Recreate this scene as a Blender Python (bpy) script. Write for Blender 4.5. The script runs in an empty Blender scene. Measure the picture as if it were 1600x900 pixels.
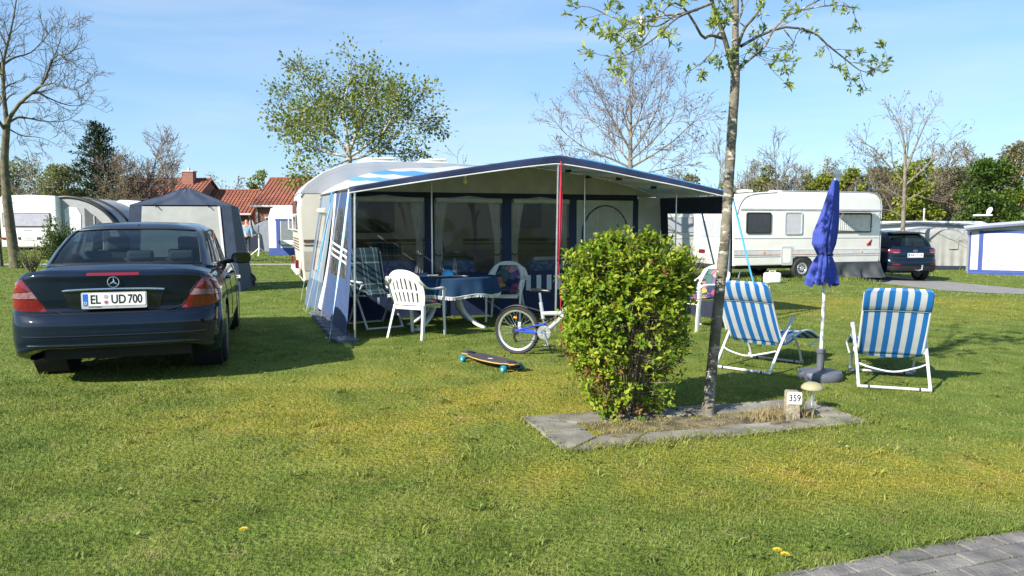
import bpy, bmesh, math, random
import numpy as np
from mathutils import Vector, Matrix, noise

R = math.radians
sc = bpy.context.scene
COL = sc.collection

# ------------------------------------------------------------------ camera
FPX = 1155.0                       # focal length in pixels of a 1600 px wide frame
HC = 1.45                          # eye height
TILT = math.atan(98 / FPX)
cam_d = bpy.data.cameras.new('camera')
cam = bpy.data.objects.new('camera', cam_d)
COL.objects.link(cam)
cam_d.sensor_width = 36
cam_d.lens = 36 * FPX / 1600
cam_d.clip_end = 3000
cam_d.clip_start = 0.05
cam.location = (0, 0, HC)
cam.rotation_euler = (R(90) - TILT, 0, 0)
sc.camera = cam

# ------------------------------------------------------------------ sky and sun
SUN_EL = 33.0
SUN_AZ = math.degrees(math.atan2(-0.76, -0.65))     # compass angle of the sun, from +Y towards +X
w = bpy.data.worlds.new('World')
sc.world = w
w.use_nodes = True
wn, wl = w.node_tree.nodes, w.node_tree.links
sky = wn.new('ShaderNodeTexSky')
sky.sky_type = 'NISHITA'
sky.sun_disc = False
sky.sun_elevation = R(SUN_EL)
sky.sun_rotation = R(SUN_AZ)
sky.altitude = 0
sky.air_density = 1.0
sky.dust_density = 0.3
sky.ozone_density = 6.0
# a phone's soft highlight roll-off: the sky's range is compressed a little
gm = wn.new('ShaderNodeGamma'); gm.inputs[1].default_value = 0.6
tint = wn.new('ShaderNodeMix'); tint.data_type = 'RGBA'; tint.blend_type = 'MULTIPLY'; tint.inputs[0].default_value = 1.0
tint.inputs[7].default_value = (0.90, 1.08, 1.24, 1)
wl.new(sky.outputs[0], gm.inputs[0]); wl.new(gm.outputs[0], tint.inputs[6]); 
# thin streaks of high cloud
wtc = wn.new('ShaderNodeTexCoord'); wmp = wn.new('ShaderNodeMapping'); wmp.inputs['Scale'].default_value = (1.2, 1.2, 7.0); wmp.inputs['Rotation'].default_value = (0.10, 0.16, 0.3)
wnz = wn.new('ShaderNodeTexNoise'); wnz.inputs['Scale'].default_value = 1.7; wnz.inputs['Detail'].default_value = 6; wnz.inputs['Distortion'].default_value = 0.7
wmr = wn.new('ShaderNodeMapRange'); wmr.inputs['From Min'].default_value = 0.46; wmr.inputs['From Max'].default_value = 0.80; wmr.inputs['To Max'].default_value = 0.42
cl = wn.new('ShaderNodeMix'); cl.data_type = 'RGBA'; cl.inputs[7].default_value = (2.9, 3.2, 3.5, 1)
wl.new(wtc.outputs['Generated'], wmp.inputs[0]); wl.new(wmp.outputs[0], wnz.inputs['Vector']); wl.new(wnz.outputs['Fac'], wmr.inputs['Value'])
wl.new(wmr.outputs[0], cl.inputs[0]); wl.new(tint.outputs[2], cl.inputs[6]); wl.new(cl.outputs[2], wn['Background'].inputs[0])
wn['Background'].inputs[1].default_value = 0.15
sun_d = bpy.data.lights.new('sun', 'SUN')
sun = bpy.data.objects.new('sun', sun_d)
COL.objects.link(sun)
sun_d.energy = 5.0
sun_d.angle = R(0.5)
sun_d.color = (1.0, 0.93, 0.82)
to_sun = Vector((-0.76, -0.65, math.tan(R(SUN_EL)))).normalized()
sun.rotation_euler = to_sun.to_track_quat('Z', 'Y').to_euler()
sun.location = (-20, -20, 30)
sc.view_settings.view_transform = 'Standard'
sc.view_settings.look = 'None'
sc.view_settings.exposure = 1.05
sc.view_settings.gamma = 1.0
sc.view_settings.use_curve_mapping = False
sc.cycles.max_bounces = 6
sc.cycles.transparent_max_bounces = 12
sc.cycles.use_denoising = True

# ------------------------------------------------------------------ ground height and pixel rays
def sm(t):
    t = max(0.0, min(1.0, t))
    return t * t * (3 - 2 * t)
def gz(x, y):
    return -0.15 * sm((y - 13) / 6) * sm((x - 2) / 4) - 0.20 * sm((x - 9.8) / 2.0) * sm((y - 15) / 6)
def ray(px, py):
    a, b = px - 800, 450 - py
    return Vector((a, FPX * math.cos(TILT) + b * math.sin(TILT), -FPX * math.sin(TILT) + b * math.cos(TILT)))
def G(px, py):
    r = ray(px, py); z = 0.0
    for _ in range(6):
        t = (z - HC) / r.z
        z = gz(r.x * t, r.y * t)
    return Vector((r.x * t, r.y * t, z))
def at(px, py, y):
    r = ray(px, py); t = y / r.y
    return Vector((r.x * t, y, HC + r.z * t))
def on(px, y):
    """ground point below picture column px at distance y"""
    p = at(px, 352, y)
    return Vector((p.x, y, gz(p.x, y)))

# ------------------------------------------------------------------ mesh collector
class MB:
    def __init__(s):
        s.v, s.f, s.uv, s.mi = [], [], {}, []
        s.cm = 0
    def add(s, vs, fs, uvs=None):
        o = len(s.v)
        s.v += [tuple(p) for p in vs]
        for f in fs:
            s.f.append(tuple(i + o for i in f)); s.mi.append(s.cm)
        if uvs:
            for i, q in enumerate(uvs): s.uv[o + i] = q
        return s
    def box(s, c, sz, rot=None):
        hx, hy, hz = sz[0] / 2, sz[1] / 2, sz[2] / 2
        P = [Vector((x, y, z)) for z in (-hz, hz) for y in (-hy, hy) for x in (-hx, hx)]
        if rot is not None:
            if isinstance(rot, (int, float)): rot = Matrix.Rotation(rot, 3, 'Z')
            P = [rot @ p for p in P]
        c = Vector(c)
        return s.add([p + c for p in P], [(0, 2, 3, 1), (4, 5, 7, 6), (0, 1, 5, 4), (1, 3, 7, 5), (3, 2, 6, 7), (2, 0, 4, 6)])
    def tube(s, pts, r, n=8, caps=True, closed=False, flat=1.0):
        pts = [Vector(p) for p in pts]
        m = len(pts)
        rr = r if isinstance(r, (list, tuple)) else [r] * m
        T = []
        for i in range(m):
            if closed: d = pts[(i + 1) % m] - pts[i - 1]
            elif i == 0: d = pts[1] - pts[0]
            elif i == m - 1: d = pts[-1] - pts[-2]
            else: d = (pts[i + 1] - pts[i]).normalized() + (pts[i] - pts[i - 1]).normalized()
            T.append(d.normalized() if d.length > 1e-9 else Vector((0, 0, 1)))
        a = Vector((0, 0, 1)) if abs(T[0].z) < 0.9 else Vector((0, 1, 0))
        N = (a - T[0] * a.dot(T[0])).normalized()
        vs = []
        for i in range(m):
            N = (N - T[i] * N.dot(T[i]))
            N = N.normalized() if N.length > 1e-9 else T[i].orthogonal().normalized()
            B = T[i].cross(N)
            for k in range(n):
                t = 2 * math.pi * k / n
                vs.append(pts[i] + (N * math.cos(t) + B * math.sin(t) * flat) * rr[i])
        fs = []
        for i in range(m if closed else m - 1):
            j = (i + 1) % m
            for k in range(n):
                k2 = (k + 1) % n
                fs.append((i * n + k, i * n + k2, j * n + k2, j * n + k))
        if caps and not closed:
            fs.append(tuple(range(n - 1, -1, -1)))
            fs.append(tuple((m - 1) * n + k for k in range(n)))
        return s.add(vs, fs)
    def lathe(s, prof, n=24, M=None):
        vs, fs = [], []
        for r_, z in prof:
            for k in range(n):
                t = 2 * math.pi * k / n
                vs.append(Vector((r_ * math.cos(t), r_ * math.sin(t), z)))
        for i in range(len(prof) - 1):
            for k in range(n):
                k2 = (k + 1) % n
                fs.append((i * n + k, i * n + k2, (i + 1) * n + k2, (i + 1) * n + k))
        ringp = prof[0] == prof[-1]
        if prof[0][0] > 1e-6 and not ringp: fs.append(tuple(range(n - 1, -1, -1)))
        if prof[-1][0] > 1e-6 and not ringp: fs.append(tuple((len(prof) - 1) * n + k for k in range(n)))
        if M is not None: vs = [M @ v for v in vs]
        return s.add(vs, fs)
    def prism(s, poly, a, b, axis='y'):
        """poly of 2D points extruded from a to b; axis x: (y,z), y: (x,z), z: (x,y)"""
        def P(p, t):
            return {'x': (t, p[0], p[1]), 'y': (p[0], t, p[1]), 'z': (p[0], p[1], t)}[axis]
        n = len(poly)
        vs = [P(p, a) for p in poly] + [P(p, b) for p in poly]
        fs = [(i, (i + 1) % n, n + (i + 1) % n, n + i) for i in range(n)]
        fs += [tuple(range(n - 1, -1, -1)), tuple(range(n, 2 * n))]
        return s.add(vs, fs)
    def surf(s, fn, nu, nv, skip=None, closeu=False):
        vs, uvs, fs = [], [], []
        for i in range(nu + 1):
            for j in range(nv + 1):
                u, v = i / nu, j / nv
                vs.append(Vector(fn(u, v))); uvs.append((u, v))
        for i in range(nu):
            for j in range(nv):
                if skip and skip((i + .5) / nu, (j + .5) / nv): continue
                fs.append((i * (nv + 1) + j, (i + 1) * (nv + 1) + j, (i + 1) * (nv + 1) + j + 1, i * (nv + 1) + j + 1))
        return s.add(vs, fs, uvs)
    def quad(s, a, b, c, d):
        return s.add([a, b, c, d], [(0, 1, 2, 3)], [(0, 0), (1, 0), (1, 1), (0, 1)])
    def extr(s, prof, w_, r=0.05, n=4, axis='x'):
        """closed profile (p,q) extruded +-w_ along x with rounded long edges"""
        m = len(prof)
        P = [Vector(p) for p in prof]
        area = sum(P[i].x * P[(i + 1) % m].y - P[(i + 1) % m].x * P[i].y for i in range(m))
        sg = 1 if area > 0 else -1
        nor = []
        for i in range(m):
            e1 = (P[i] - P[i - 1]).normalized(); e2 = (P[(i + 1) % m] - P[i]).normalized()
            t = (e1 + e2)
            t = t.normalized() if t.length > 1e-6 else e1
            nn = Vector((t.y, -t.x)) * sg
            nor.append(nn / max(0.5, abs(nn.dot(Vector((e1.y, -e1.x)) * sg))))
        rings = []
        for k in range(n + 1):
            a = math.pi / 2 * k / n
            rings.append((-w_ + r * (1 - math.sin(a)), r * (1 - math.cos(a))))
        rings = [(-w_ + r * (1 - math.cos(math.pi / 2 * k / n)), r * (1 - math.sin(math.pi / 2 * k / n))) for k in range(n + 1)]
        rings = rings + [(-x, i_) for x, i_ in reversed(rings)]
        vs, fs = [], []
        for x, ins in rings:
            for i in range(m):
                q = P[i] - nor[i] * ins
                vs.append((x, q.x, q.y) if axis == 'x' else (q.x, x, q.y))
        for a in range(len(rings) - 1):
            for i in range(m):
                j = (i + 1) % m
                fs.append((a * m + i, a * m + j, (a + 1) * m + j, (a + 1) * m + i))
        fs.append(tuple(range(m - 1, -1, -1)))
        fs.append(tuple((len(rings) - 1) * m + i for i in range(m)))
        return s.add(vs, fs)
    def xf(s, M):
        s.v = [tuple(M @ Vector(p)) for p in s.v]
        return s
    def build(s, name, mat, parent=None, smooth=35, bevel=0, solid=0, sub=0, recalc=True, label=None, segs=2):
        me = bpy.data.meshes.new(name)
        me.from_pydata(s.v, [], s.f)
        if s.uv:
            lay = me.uv_layers.new(name='UVMap')
            li = np.empty(len(me.loops), dtype=np.int32)
            me.loops.foreach_get('vertex_index', li)
            arr = np.zeros((len(s.v), 2), dtype=np.float32)
            for k, q in s.uv.items(): arr[k] = q
            lay.data.foreach_set('uv', arr[li].ravel())
        mats = mat if isinstance(mat, (list, tuple)) else [mat]
        for m_ in mats: me.materials.append(m_)
        if len(mats) > 1: me.polygons.foreach_set('material_index', s.mi)
        if recalc and len(s.f) < 60000:
            bm = bmesh.new(); bm.from_mesh(me)
            bmesh.ops.recalc_face_normals(bm, faces=bm.faces)
            bm.to_mesh(me); bm.free()
        if smooth:
            me.polygons.foreach_set('use_smooth', [True] * len(me.polygons))
            if smooth < 180: me.set_sharp_from_angle(angle=R(smooth))
        me.update()
        o = bpy.data.objects.new(name, me)
        COL.objects.link(o)
        if parent is not None: o.parent = parent
        if bevel:
            md = o.modifiers.new('bevel', 'BEVEL'); md.width = bevel; md.segments = segs
            md.limit_method = 'ANGLE'; md.angle_limit = R(40); md.use_clamp_overlap = True
        if solid:
            md = o.modifiers.new('solid', 'SOLIDIFY'); md.thickness = solid; md.offset = 0
        if sub:
            md = o.modifiers.new('sub', 'SUBSURF'); md.levels = sub; md.render_levels = sub
        if label: o['label'] = label
        return o

def npmesh(name, V, Fc, mat, parent=None, nper=3, smooth=False):
    """fast mesh from numpy arrays, every face with nper corners"""
    me = bpy.data.meshes.new(name)
    V = np.asarray(V, dtype=np.float32).reshape(-1, 3); Fc = np.asarray(Fc, dtype=np.int32).reshape(-1, nper)
    me.vertices.add(len(V)); me.vertices.foreach_set('co', V.ravel())
    me.loops.add(Fc.size); me.loops.foreach_set('vertex_index', Fc.ravel())
    me.polygons.add(len(Fc))
    me.polygons.foreach_set('loop_start', np.arange(0, Fc.size, nper, dtype=np.int32))
    me.polygons.foreach_set('loop_total', np.full(len(Fc), nper, dtype=np.int32))
    if smooth: me.polygons.foreach_set('use_smooth', np.ones(len(Fc), dtype=bool))
    me.update(calc_edges=True)
    for m_ in (mat if isinstance(mat, (list, tuple)) else [mat]): me.materials.append(m_)
    o = bpy.data.objects.new(name, me); COL.objects.link(o)
    if parent is not None: o.parent = parent
    return o

def tag(o, label=None, cat=None, group=None, kind=None):
    if label: o['label'] = label
    if cat: o['category'] = cat
    if group: o['group'] = group
    if kind: o['kind'] = kind
    return o
def thing(name, label, cat, loc=(0, 0, 0), rz=0, group=None):
    o = bpy.data.objects.new(name, None); COL.objects.link(o)
    o.empty_display_size = 0.2
    o.location = loc; o.rotation_euler = (0, 0, rz)
    return tag(o, label, cat, group)
def struct(o):
    o['kind'] = 'structure'; return o
def dup(root, loc, rz=None, label=None, scale=None):
    def cp(o, par):
        c = o.copy(); COL.objects.link(c)
        if par is not None: c.parent = par
        for ch in list(o.children): cp(ch, c)
        return c
    r = cp(root, None)
    r.location = loc
    if rz is not None: r.rotation_euler = (0, 0, rz)
    if scale: r.scale = (scale,) * 3 if isinstance(scale, (int, float)) else scale
    if label: r['label'] = label
    return r
def text_mesh(txt, size, depth=0.0, align='CENTER', sx=1.0, bold=0.0):
    cu = bpy.data.curves.new('lettering', 'FONT')
    cu.body = txt; cu.size = size; cu.align_x = align; cu.align_y = 'CENTER'; cu.extrude = depth; cu.offset = bold
    o = bpy.data.objects.new('lettering', cu); COL.objects.link(o)
    bpy.context.view_layer.update()
    me = bpy.data.meshes.new_from_object(o.evaluated_get(bpy.context.evaluated_depsgraph_get()))
    bpy.data.objects.remove(o); bpy.data.curves.remove(cu)
    v = [Vector((p.co.x * sx, p.co.y, p.co.z)) for p in me.vertices]
    f = [tuple(p.vertices) for p in me.polygons]
    bpy.data.meshes.remove(me)
    return v, f
def add_text(mb, txt, size, M, sx=1.0, bold=0.0, align='CENTER', depth=0.0006):
    v, f = text_mesh(txt, size, depth, align, sx, bold)
    mb.add([M @ p for p in v], f)
def XZ(x, y, z):
    """text plane facing -Y"""
    return Matrix.Translation((x, y, z)) @ Matrix.Rotation(R(90), 4, 'X')

def catmull(P, t):
    """Catmull-Rom through the list P, t in 0..1"""
    n = len(P) - 1
    x = min(max(t, 0), 1) * n
    i = min(int(x), n - 1); f = x - i
    p1, p2 = P[i], P[i + 1]
    p0 = P[i - 1] if i > 0 else p1 * 2 - p2
    p3 = P[i + 2] if i + 2 <= n else p2 * 2 - p1
    return 0.5 * ((2 * p1) + (p2 - p0) * f + (2 * p0 - 5 * p1 + 4 * p2 - p3) * f * f + (3 * p1 - p0 - 3 * p2 + p3) * f ** 3)
def spl(P, n):
    P = [Vector(p) for p in P]
    return [catmull(P, i / n) for i in range(n + 1)]
def rrect(w_, h, r, n=5, cx=0, cy=0):
    out = []
    for qx, qy, a0 in ((1, 1, 0), (-1, 1, 90), (-1, -1, 180), (1, -1, 270)):
        for k in range(n + 1):
            a = R(a0 + 90 * k / n)
            out.append((cx + qx * (w_ / 2 - r) + r * math.cos(a), cy + qy * (h / 2 - r) + r * math.sin(a)))
    return out

# ------------------------------------------------------------------ materials
MATS = {}
def mat(name, col, rough=0.6, metal=0.0, var=0.10, nscale=6.0, bump=0.0, bscale=40.0, coat=0.0, spec=0.5,
        col2=None, fac=(0.35, 0.65), trans=0.0, sheen=0.0, island=0.0):
    if name in MATS: return MATS[name]
    m = bpy.data.materials.new(name); m.use_nodes = True
    N, L = m.node_tree.nodes, m.node_tree.links
    b = N['Principled BSDF']
    b.inputs['Roughness'].default_value = rough
    b.inputs['Metallic'].default_value = metal
    b.inputs['Coat Weight'].default_value = coat
    b.inputs['Coat Roughness'].default_value = 0.04
    b.inputs['Specular IOR Level'].default_value = spec
    b.inputs['Sheen Weight'].default_value = sheen
    tc = N.new('ShaderNodeTexCoord')
    nz = N.new('ShaderNodeTexNoise'); nz.inputs['Scale'].default_value = nscale; nz.inputs['Detail'].default_value = 5
    L.new(tc.outputs['Object'], nz.inputs['Vector'])
    cr = N.new('ShaderNodeValToRGB')
    cr.color_ramp.elements[0].position, cr.color_ramp.elements[1].position = fac
    c = Vector(col[:3]); c2 = Vector(col2[:3]) if col2 else None
    a_, b_ = (c * (1 - var), c * (1 + var)) if c2 is None else (c, c2)
    cr.color_ramp.elements[0].color = (*[min(1, x) for x in a_], 1)
    cr.color_ramp.elements[1].color = (*[min(1, x) for x in b_], 1)
    L.new(nz.outputs['Fac'], cr.inputs['Fac'])
    out = cr.outputs['Color']
    if island:
        ge = N.new('ShaderNodeNewGeometry')
        hs = N.new('ShaderNodeHueSaturation')
        mr = N.new('ShaderNodeMapRange'); mr.inputs['To Min'].default_value = 1 - island; mr.inputs['To Max'].default_value = 1 + island
        L.new(ge.outputs['Random Per Island'], mr.inputs['Value'])
        L.new(mr.outputs['Result'], hs.inputs['Value']); L.new(out, hs.inputs['Color'])
        out = hs.outputs['Color']
    L.new(out, b.inputs['Base Color'])
    # slight wear in the gloss
    mr2 = N.new('ShaderNodeMapRange'); mr2.inputs['To Min'].default_value = max(0.02, rough * 0.85); mr2.inputs['To Max'].default_value = min(1, rough * 1.15)
    L.new(nz.outputs['Fac'], mr2.inputs['Value']); L.new(mr2.outputs['Result'], b.inputs['Roughness'])
    if bump:
        n2 = N.new('ShaderNodeTexNoise'); n2.inputs['Scale'].default_value = bscale; n2.inputs['Detail'].default_value = 4
        L.new(tc.outputs['Object'], n2.inputs['Vector'])
        bp = N.new('ShaderNodeBump'); bp.inputs['Strength'].default_value = bump; bp.inputs['Distance'].default_value = 0.02
        L.new(n2.outputs['Fac'], bp.inputs['Height']); L.new(bp.outputs['Normal'], b.inputs['Normal'])
    if trans:
        tl = N.new('ShaderNodeBsdfTranslucent'); L.new(out, tl.inputs['Color'])
        mx = N.new('ShaderNodeMixShader'); mx.inputs[0].default_value = trans
        L.new(b.outputs[0], mx.inputs[1]); L.new(tl.outputs[0], mx.inputs[2])
        L.new(mx.outputs[0], N['Material Output'].inputs['Surface'])
    MATS[name] = m
    return m
def glass_mat(name, tint=(0.6, 0.7, 0.7), rough=0.02, alpha=0.5, wav=0.0, spec=0.07):
    """thin pane: see-through tint under a glossy surface"""
    if name in MATS: return MATS[name]
    m = bpy.data.materials.new(name); m.use_nodes = True
    N, L = m.node_tree.nodes, m.node_tree.links
    N.remove(N['Principled BSDF'])
    tr = N.new('ShaderNodeBsdfTransparent'); tr.inputs[0].default_value = (*tint, 1)
    df = N.new('ShaderNodeBsdfDiffuse'); df.inputs[0].default_value = (*[t * 0.5 for t in tint], 1)
    gl = N.new('ShaderNodeBsdfGlossy'); gl.inputs['Roughness'].default_value = rough
    lw_ = N.new('ShaderNodeLayerWeight'); lw_.inputs[0].default_value = 0.5
    pw = N.new('ShaderNodeMath'); pw.operation = 'POWER'; pw.inputs[1].default_value = 5; L.new(lw_.outputs['Facing'], pw.inputs[0])
    fr = N.new('ShaderNodeMath'); fr.operation = 'MULTIPLY_ADD'; fr.inputs[1].default_value = 0.92; fr.inputs[2].default_value = spec; L.new(pw.outputs[0], fr.inputs[0])
    m1 = N.new('ShaderNodeMixShader'); m1.inputs[0].default_value = alpha
    m2 = N.new('ShaderNodeMixShader')
    L.new(tr.outputs[0], m1.inputs[1]); L.new(df.outputs[0], m1.inputs[2])
    L.new(fr.outputs[0], m2.inputs[0]); L.new(m1.outputs[0], m2.inputs[1]); L.new(gl.outputs[0], m2.inputs[2])
    if wav:
        tc = N.new('ShaderNodeTexCoord'); nz = N.new('ShaderNodeTexNoise'); nz.inputs['Scale'].default_value = 5; nz.inputs['Detail'].default_value = 3
        mp = N.new('ShaderNodeMapping'); mp.inputs['Scale'].default_value = (2.5, 2.5, 0.6)
        L.new(tc.outputs['Object'], mp.inputs[0]); L.new(mp.outputs[0], nz.inputs['Vector'])
        bp = N.new('ShaderNodeBump'); bp.inputs['Strength'].default_value = wav; bp.inputs['Distance'].default_value = 0.08
        L.new(nz.outputs['Fac'], bp.inputs['Height'])
        L.new(bp.outputs[0], gl.inputs['Normal']); L.new(bp.outputs[0], lw_.inputs['Normal'])
    L.new(m2.outputs[0], N['Material Output'].inputs['Surface'])
    MATS[name] = m
    return m
def uv_stripes(name, cols, count, axis='U', rough=0.7, bump=0.15, plaid=None, trans=0.0, weave=200, off=0.0):
    """repeating list of (width share, colour) along U or V of the mesh's own UV map; plaid: a second list along the other axis"""
    if name in MATS: return MATS[name]
    m = bpy.data.materials.new(name); m.use_nodes = True
    N, L = m.node_tree.nodes, m.node_tree.links
    b = N['Principled BSDF']; b.inputs['Roughness'].default_value = rough
    uv = N.new('ShaderNodeTexCoord'); sp = N.new('ShaderNodeSeparateXYZ'); L.new(uv.outputs['UV'], sp.inputs[0])
    def band(sock, lst, n):
        mu = N.new('ShaderNodeMath'); mu.operation = 'MULTIPLY_ADD'; mu.inputs[1].default_value = n; mu.inputs[2].default_value = off
        L.new(sock, mu.inputs[0])
        fr = N.new('ShaderNodeMath'); fr.operation = 'FRACT'; L.new(mu.outputs[0], fr.inputs[0])
        cr = N.new('ShaderNodeValToRGB'); cr.color_ramp.interpolation = 'CONSTANT'
        el = cr.color_ramp.elements
        el.remove(el[1])
        el[0].position = 0; el[0].color = (*lst[0][1], 1)
        x = lst[0][0]
        for wd, c in lst[1:]:
            e = el.new(x); e.color = (*c, 1); x += wd
        L.new(fr.outputs[0], cr.inputs[0])
        return cr.outputs[0]
    s0, s1 = (sp.outputs[0], sp.outputs[1]) if axis == 'U' else (sp.outputs[1], sp.outputs[0])
    out = band(s0, cols, count)
    if plaid:
        mx = N.new('ShaderNodeMix'); mx.data_type = 'RGBA'; mx.inputs[0].default_value = 0.5
        L.new(out, mx.inputs[6]); L.new(band(s1, plaid[0], plaid[1]), mx.inputs[7]); out = mx.outputs[2]
    nz = N.new('ShaderNodeTexNoise'); nz.inputs['Scale'].default_value = 9; nz.inputs['Detail'].default_value = 4
    L.new(uv.outputs['Object'], nz.inputs['Vector'])
    hs = N.new('ShaderNodeHueSaturation'); mr = N.new('ShaderNodeMapRange'); mr.inputs['To Min'].default_value = 0.85; mr.inputs['To Max'].default_value = 1.12
    L.new(nz.outputs['Fac'], mr.inputs['Value']); L.new(mr.outputs[0], hs.inputs['Value']); L.new(out, hs.inputs['Color'])
    L.new(hs.outputs[0], b.inputs['Base Color'])
    n2 = N.new('ShaderNodeTexNoise'); n2.inputs['Scale'].default_value = weave; L.new(uv.outputs['Object'], n2.inputs['Vector'])
    bp = N.new('ShaderNodeBump'); bp.inputs['Strength'].default_value = bump; bp.inputs['Distance'].default_value = 0.004
    L.new(n2.outputs['Fac'], bp.inputs['Height']); L.new(bp.outputs[0], b.inputs['Normal'])
    if trans:
        tl = N.new('ShaderNodeBsdfTranslucent'); L.new(hs.outputs[0], tl.inputs['Color'])
        mx2 = N.new('ShaderNodeMixShader'); mx2.inputs[0].default_value = trans
        L.new(b.outputs[0], mx2.inputs[1]); L.new(tl.outputs[0], mx2.inputs[2])
        L.new(mx2.outputs[0], N['Material Output'].inputs['Surface'])
    MATS[name] = m
    return m

WHITE_PL = mat('white plastic', (0.70, 0.70, 0.67), 0.38, var=0.05, nscale=3, bump=0.02)
BLACK_PL = mat('black plastic', (0.018, 0.018, 0.02), 0.45, var=0.2)
DGREY_PL = mat('dark grey plastic', (0.09, 0.10, 0.12), 0.5, var=0.15, bump=0.05, bscale=150)
GREY_PL = mat('grey plastic', (0.45, 0.46, 0.47), 0.45, var=0.08)
STEEL = mat('steel tube', (0.72, 0.73, 0.74), 0.28, 0.9, var=0.08, nscale=15)
CHROME = mat('chrome', (0.85, 0.85, 0.86), 0.08, 1.0, var=0.03)
RUBBER = mat('rubber', (0.022, 0.022, 0.023), 0.8, var=0.25, bump=0.2, bscale=90)
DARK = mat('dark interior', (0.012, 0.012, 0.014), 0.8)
# ================================================================== ground
def lawn_nodes(m, blades):
    N, L = m.node_tree.nodes, m.node_tree.links
    b = N['Principled BSDF']
    ge = N.new('ShaderNodeNewGeometry')
    def nz(scale, detail=4, dist=0.0):
        n = N.new('ShaderNodeTexNoise'); n.inputs['Scale'].default_value = scale; n.inputs['Detail'].default_value = detail
        n.inputs['Distortion'].default_value = dist
        L.new(ge.outputs['Position'], n.inputs['Vector']); return n.outputs['Fac']
    def ramp(sock, stops):
        cr = N.new('ShaderNodeValToRGB'); el = cr.color_ramp.elements
        el.remove(el[1]); el[0].position = stops[0][0]; el[0].color = (*stops[0][1], 1)
        for p, c in stops[1:]: e = el.new(p); e.color = (*c, 1)
        L.new(sock, cr.inputs[0]); return cr.outputs[0]
    def mix(f, a, c):
        mx = N.new('ShaderNodeMix'); mx.data_type = 'RGBA'; L.new(f, mx.inputs[0]); L.new(a, mx.inputs[6]); L.new(c, mx.inputs[7]); return mx.outputs[2]
    def math_(op, a, c):
        n = N.new('ShaderNodeMath'); n.operation = op; n.use_clamp = True
        for i, q in enumerate((a, c)):
            if hasattr(q, 'links'): L.new(q, n.inputs[i])
            else: n.inputs[i].default_value = q
        return n.outputs[0]
    green = ramp(nz(2.6, 6), [(0.3, (0.070, 0.114, 0.020)), (0.5, (0.114, 0.166, 0.030)), (0.7, (0.172, 0.208, 0.050))])
    moss = ramp(nz(3.4, 6), [(0.3, (0.17, 0.18, 0.026)), (0.55, (0.25, 0.24, 0.036)), (0.75, (0.29, 0.225, 0.06))])
    # moss grows in a broad patch in front of the awning and in lesser ones elsewhere
    sp = N.new('ShaderNodeSeparateXYZ'); L.new(ge.outputs['Position'], sp.inputs[0])
    def bump_at(cx, cy, rx, ry):
        n = N.new('ShaderNodeVectorMath'); n.operation = 'SUBTRACT'; n.inputs[1].default_value = (cx, cy, 0); L.new(ge.outputs['Position'], n.inputs[0])
        d = N.new('ShaderNodeVectorMath'); d.operation = 'MULTIPLY'; d.inputs[1].default_value = (1 / rx, 1 / ry, 0); L.new(n.outputs[0], d.inputs[0])
        l = N.new('ShaderNodeVectorMath'); l.operation = 'LENGTH'; L.new(d.outputs[0], l.inputs[0])
        r = N.new('ShaderNodeMapRange'); r.interpolation_type = 'SMOOTHSTEP'; r.inputs['From Min'].default_value = 1.3; r.inputs['From Max'].default_value = 0.1
        L.new(l.outputs['Value'], r.inputs['Value']); return r.outputs[0]
    field = math_('MAXIMUM', bump_at(-0.4, 5.9, 3.2, 2.3), bump_at(1.7, 4.3, 3.0, 0.7))
    field = math_('MAXIMUM', field, math_('MULTIPLY', bump_at(6.5, 13.5, 7, 2.6), 0.75))
    big = N.new('ShaderNodeMapRange'); big.inputs['From Min'].default_value = 0.36; big.inputs['From Max'].default_value = 0.64
    L.new(nz(1.15, 5, 0.6), big.inputs['Value'])
    f = math_('MULTIPLY', math_('ADD', field, 0.10), math_('ADD', big.outputs[0], 0.25))
    col = mix(f, green, moss)
    # dry straw specks
    dry = N.new('ShaderNodeMapRange'); dry.inputs['From Min'].default_value = 0.60; dry.inputs['From Max'].default_value = 0.74; dry.inputs['To Max'].default_value = 0.5
    L.new(nz(5.5, 7), dry.inputs['Value'])
    st = N.new('ShaderNodeRGB'); st.outputs[0].default_value = (0.27, 0.22, 0.10, 1)
    col = mix(dry.outputs[0], col, st.outputs[0])
    hs = N.new('ShaderNodeHueSaturation'); L.new(col, hs.inputs['Color'])
    mr = N.new('ShaderNodeMapRange')
    if blades:
        mr.inputs['To Min'].default_value = 0.78; mr.inputs['To Max'].default_value = 1.50
        L.new(ge.outputs['Random Per Island'], mr.inputs['Value'])
        hr = N.new('ShaderNodeMapRange'); hr.inputs['To Min'].default_value = 0.475; hr.inputs['To Max'].default_value = 0.515
        ml = N.new('ShaderNodeMath'); ml.operation = 'MULTIPLY'; ml.inputs[1].default_value = 7.31; L.new(ge.outputs['Random Per Island'], ml.inputs[0])
        fr = N.new('ShaderNodeMath'); fr.operation = 'FRACT'; L.new(ml.outputs[0], fr.inputs[0])
        L.new(fr.outputs[0], hr.inputs['Value']); L.new(hr.outputs[0], hs.inputs['Hue'])
    else:
        mr.inputs['To Min'].default_value = 0.5; mr.inputs['To Max'].default_value = 1.35
        L.new(nz(45, 5), mr.inputs['Value'])
    L.new(mr.outputs[0], hs.inputs['Value'])
    L.new(hs.outputs[0], b.inputs['Base Color'])
    b.inputs['Roughness'].default_value = 0.6 if blades else 0.9
    b.inputs['Specular IOR Level'].default_value = 0.35 if blades else 0.1
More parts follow.
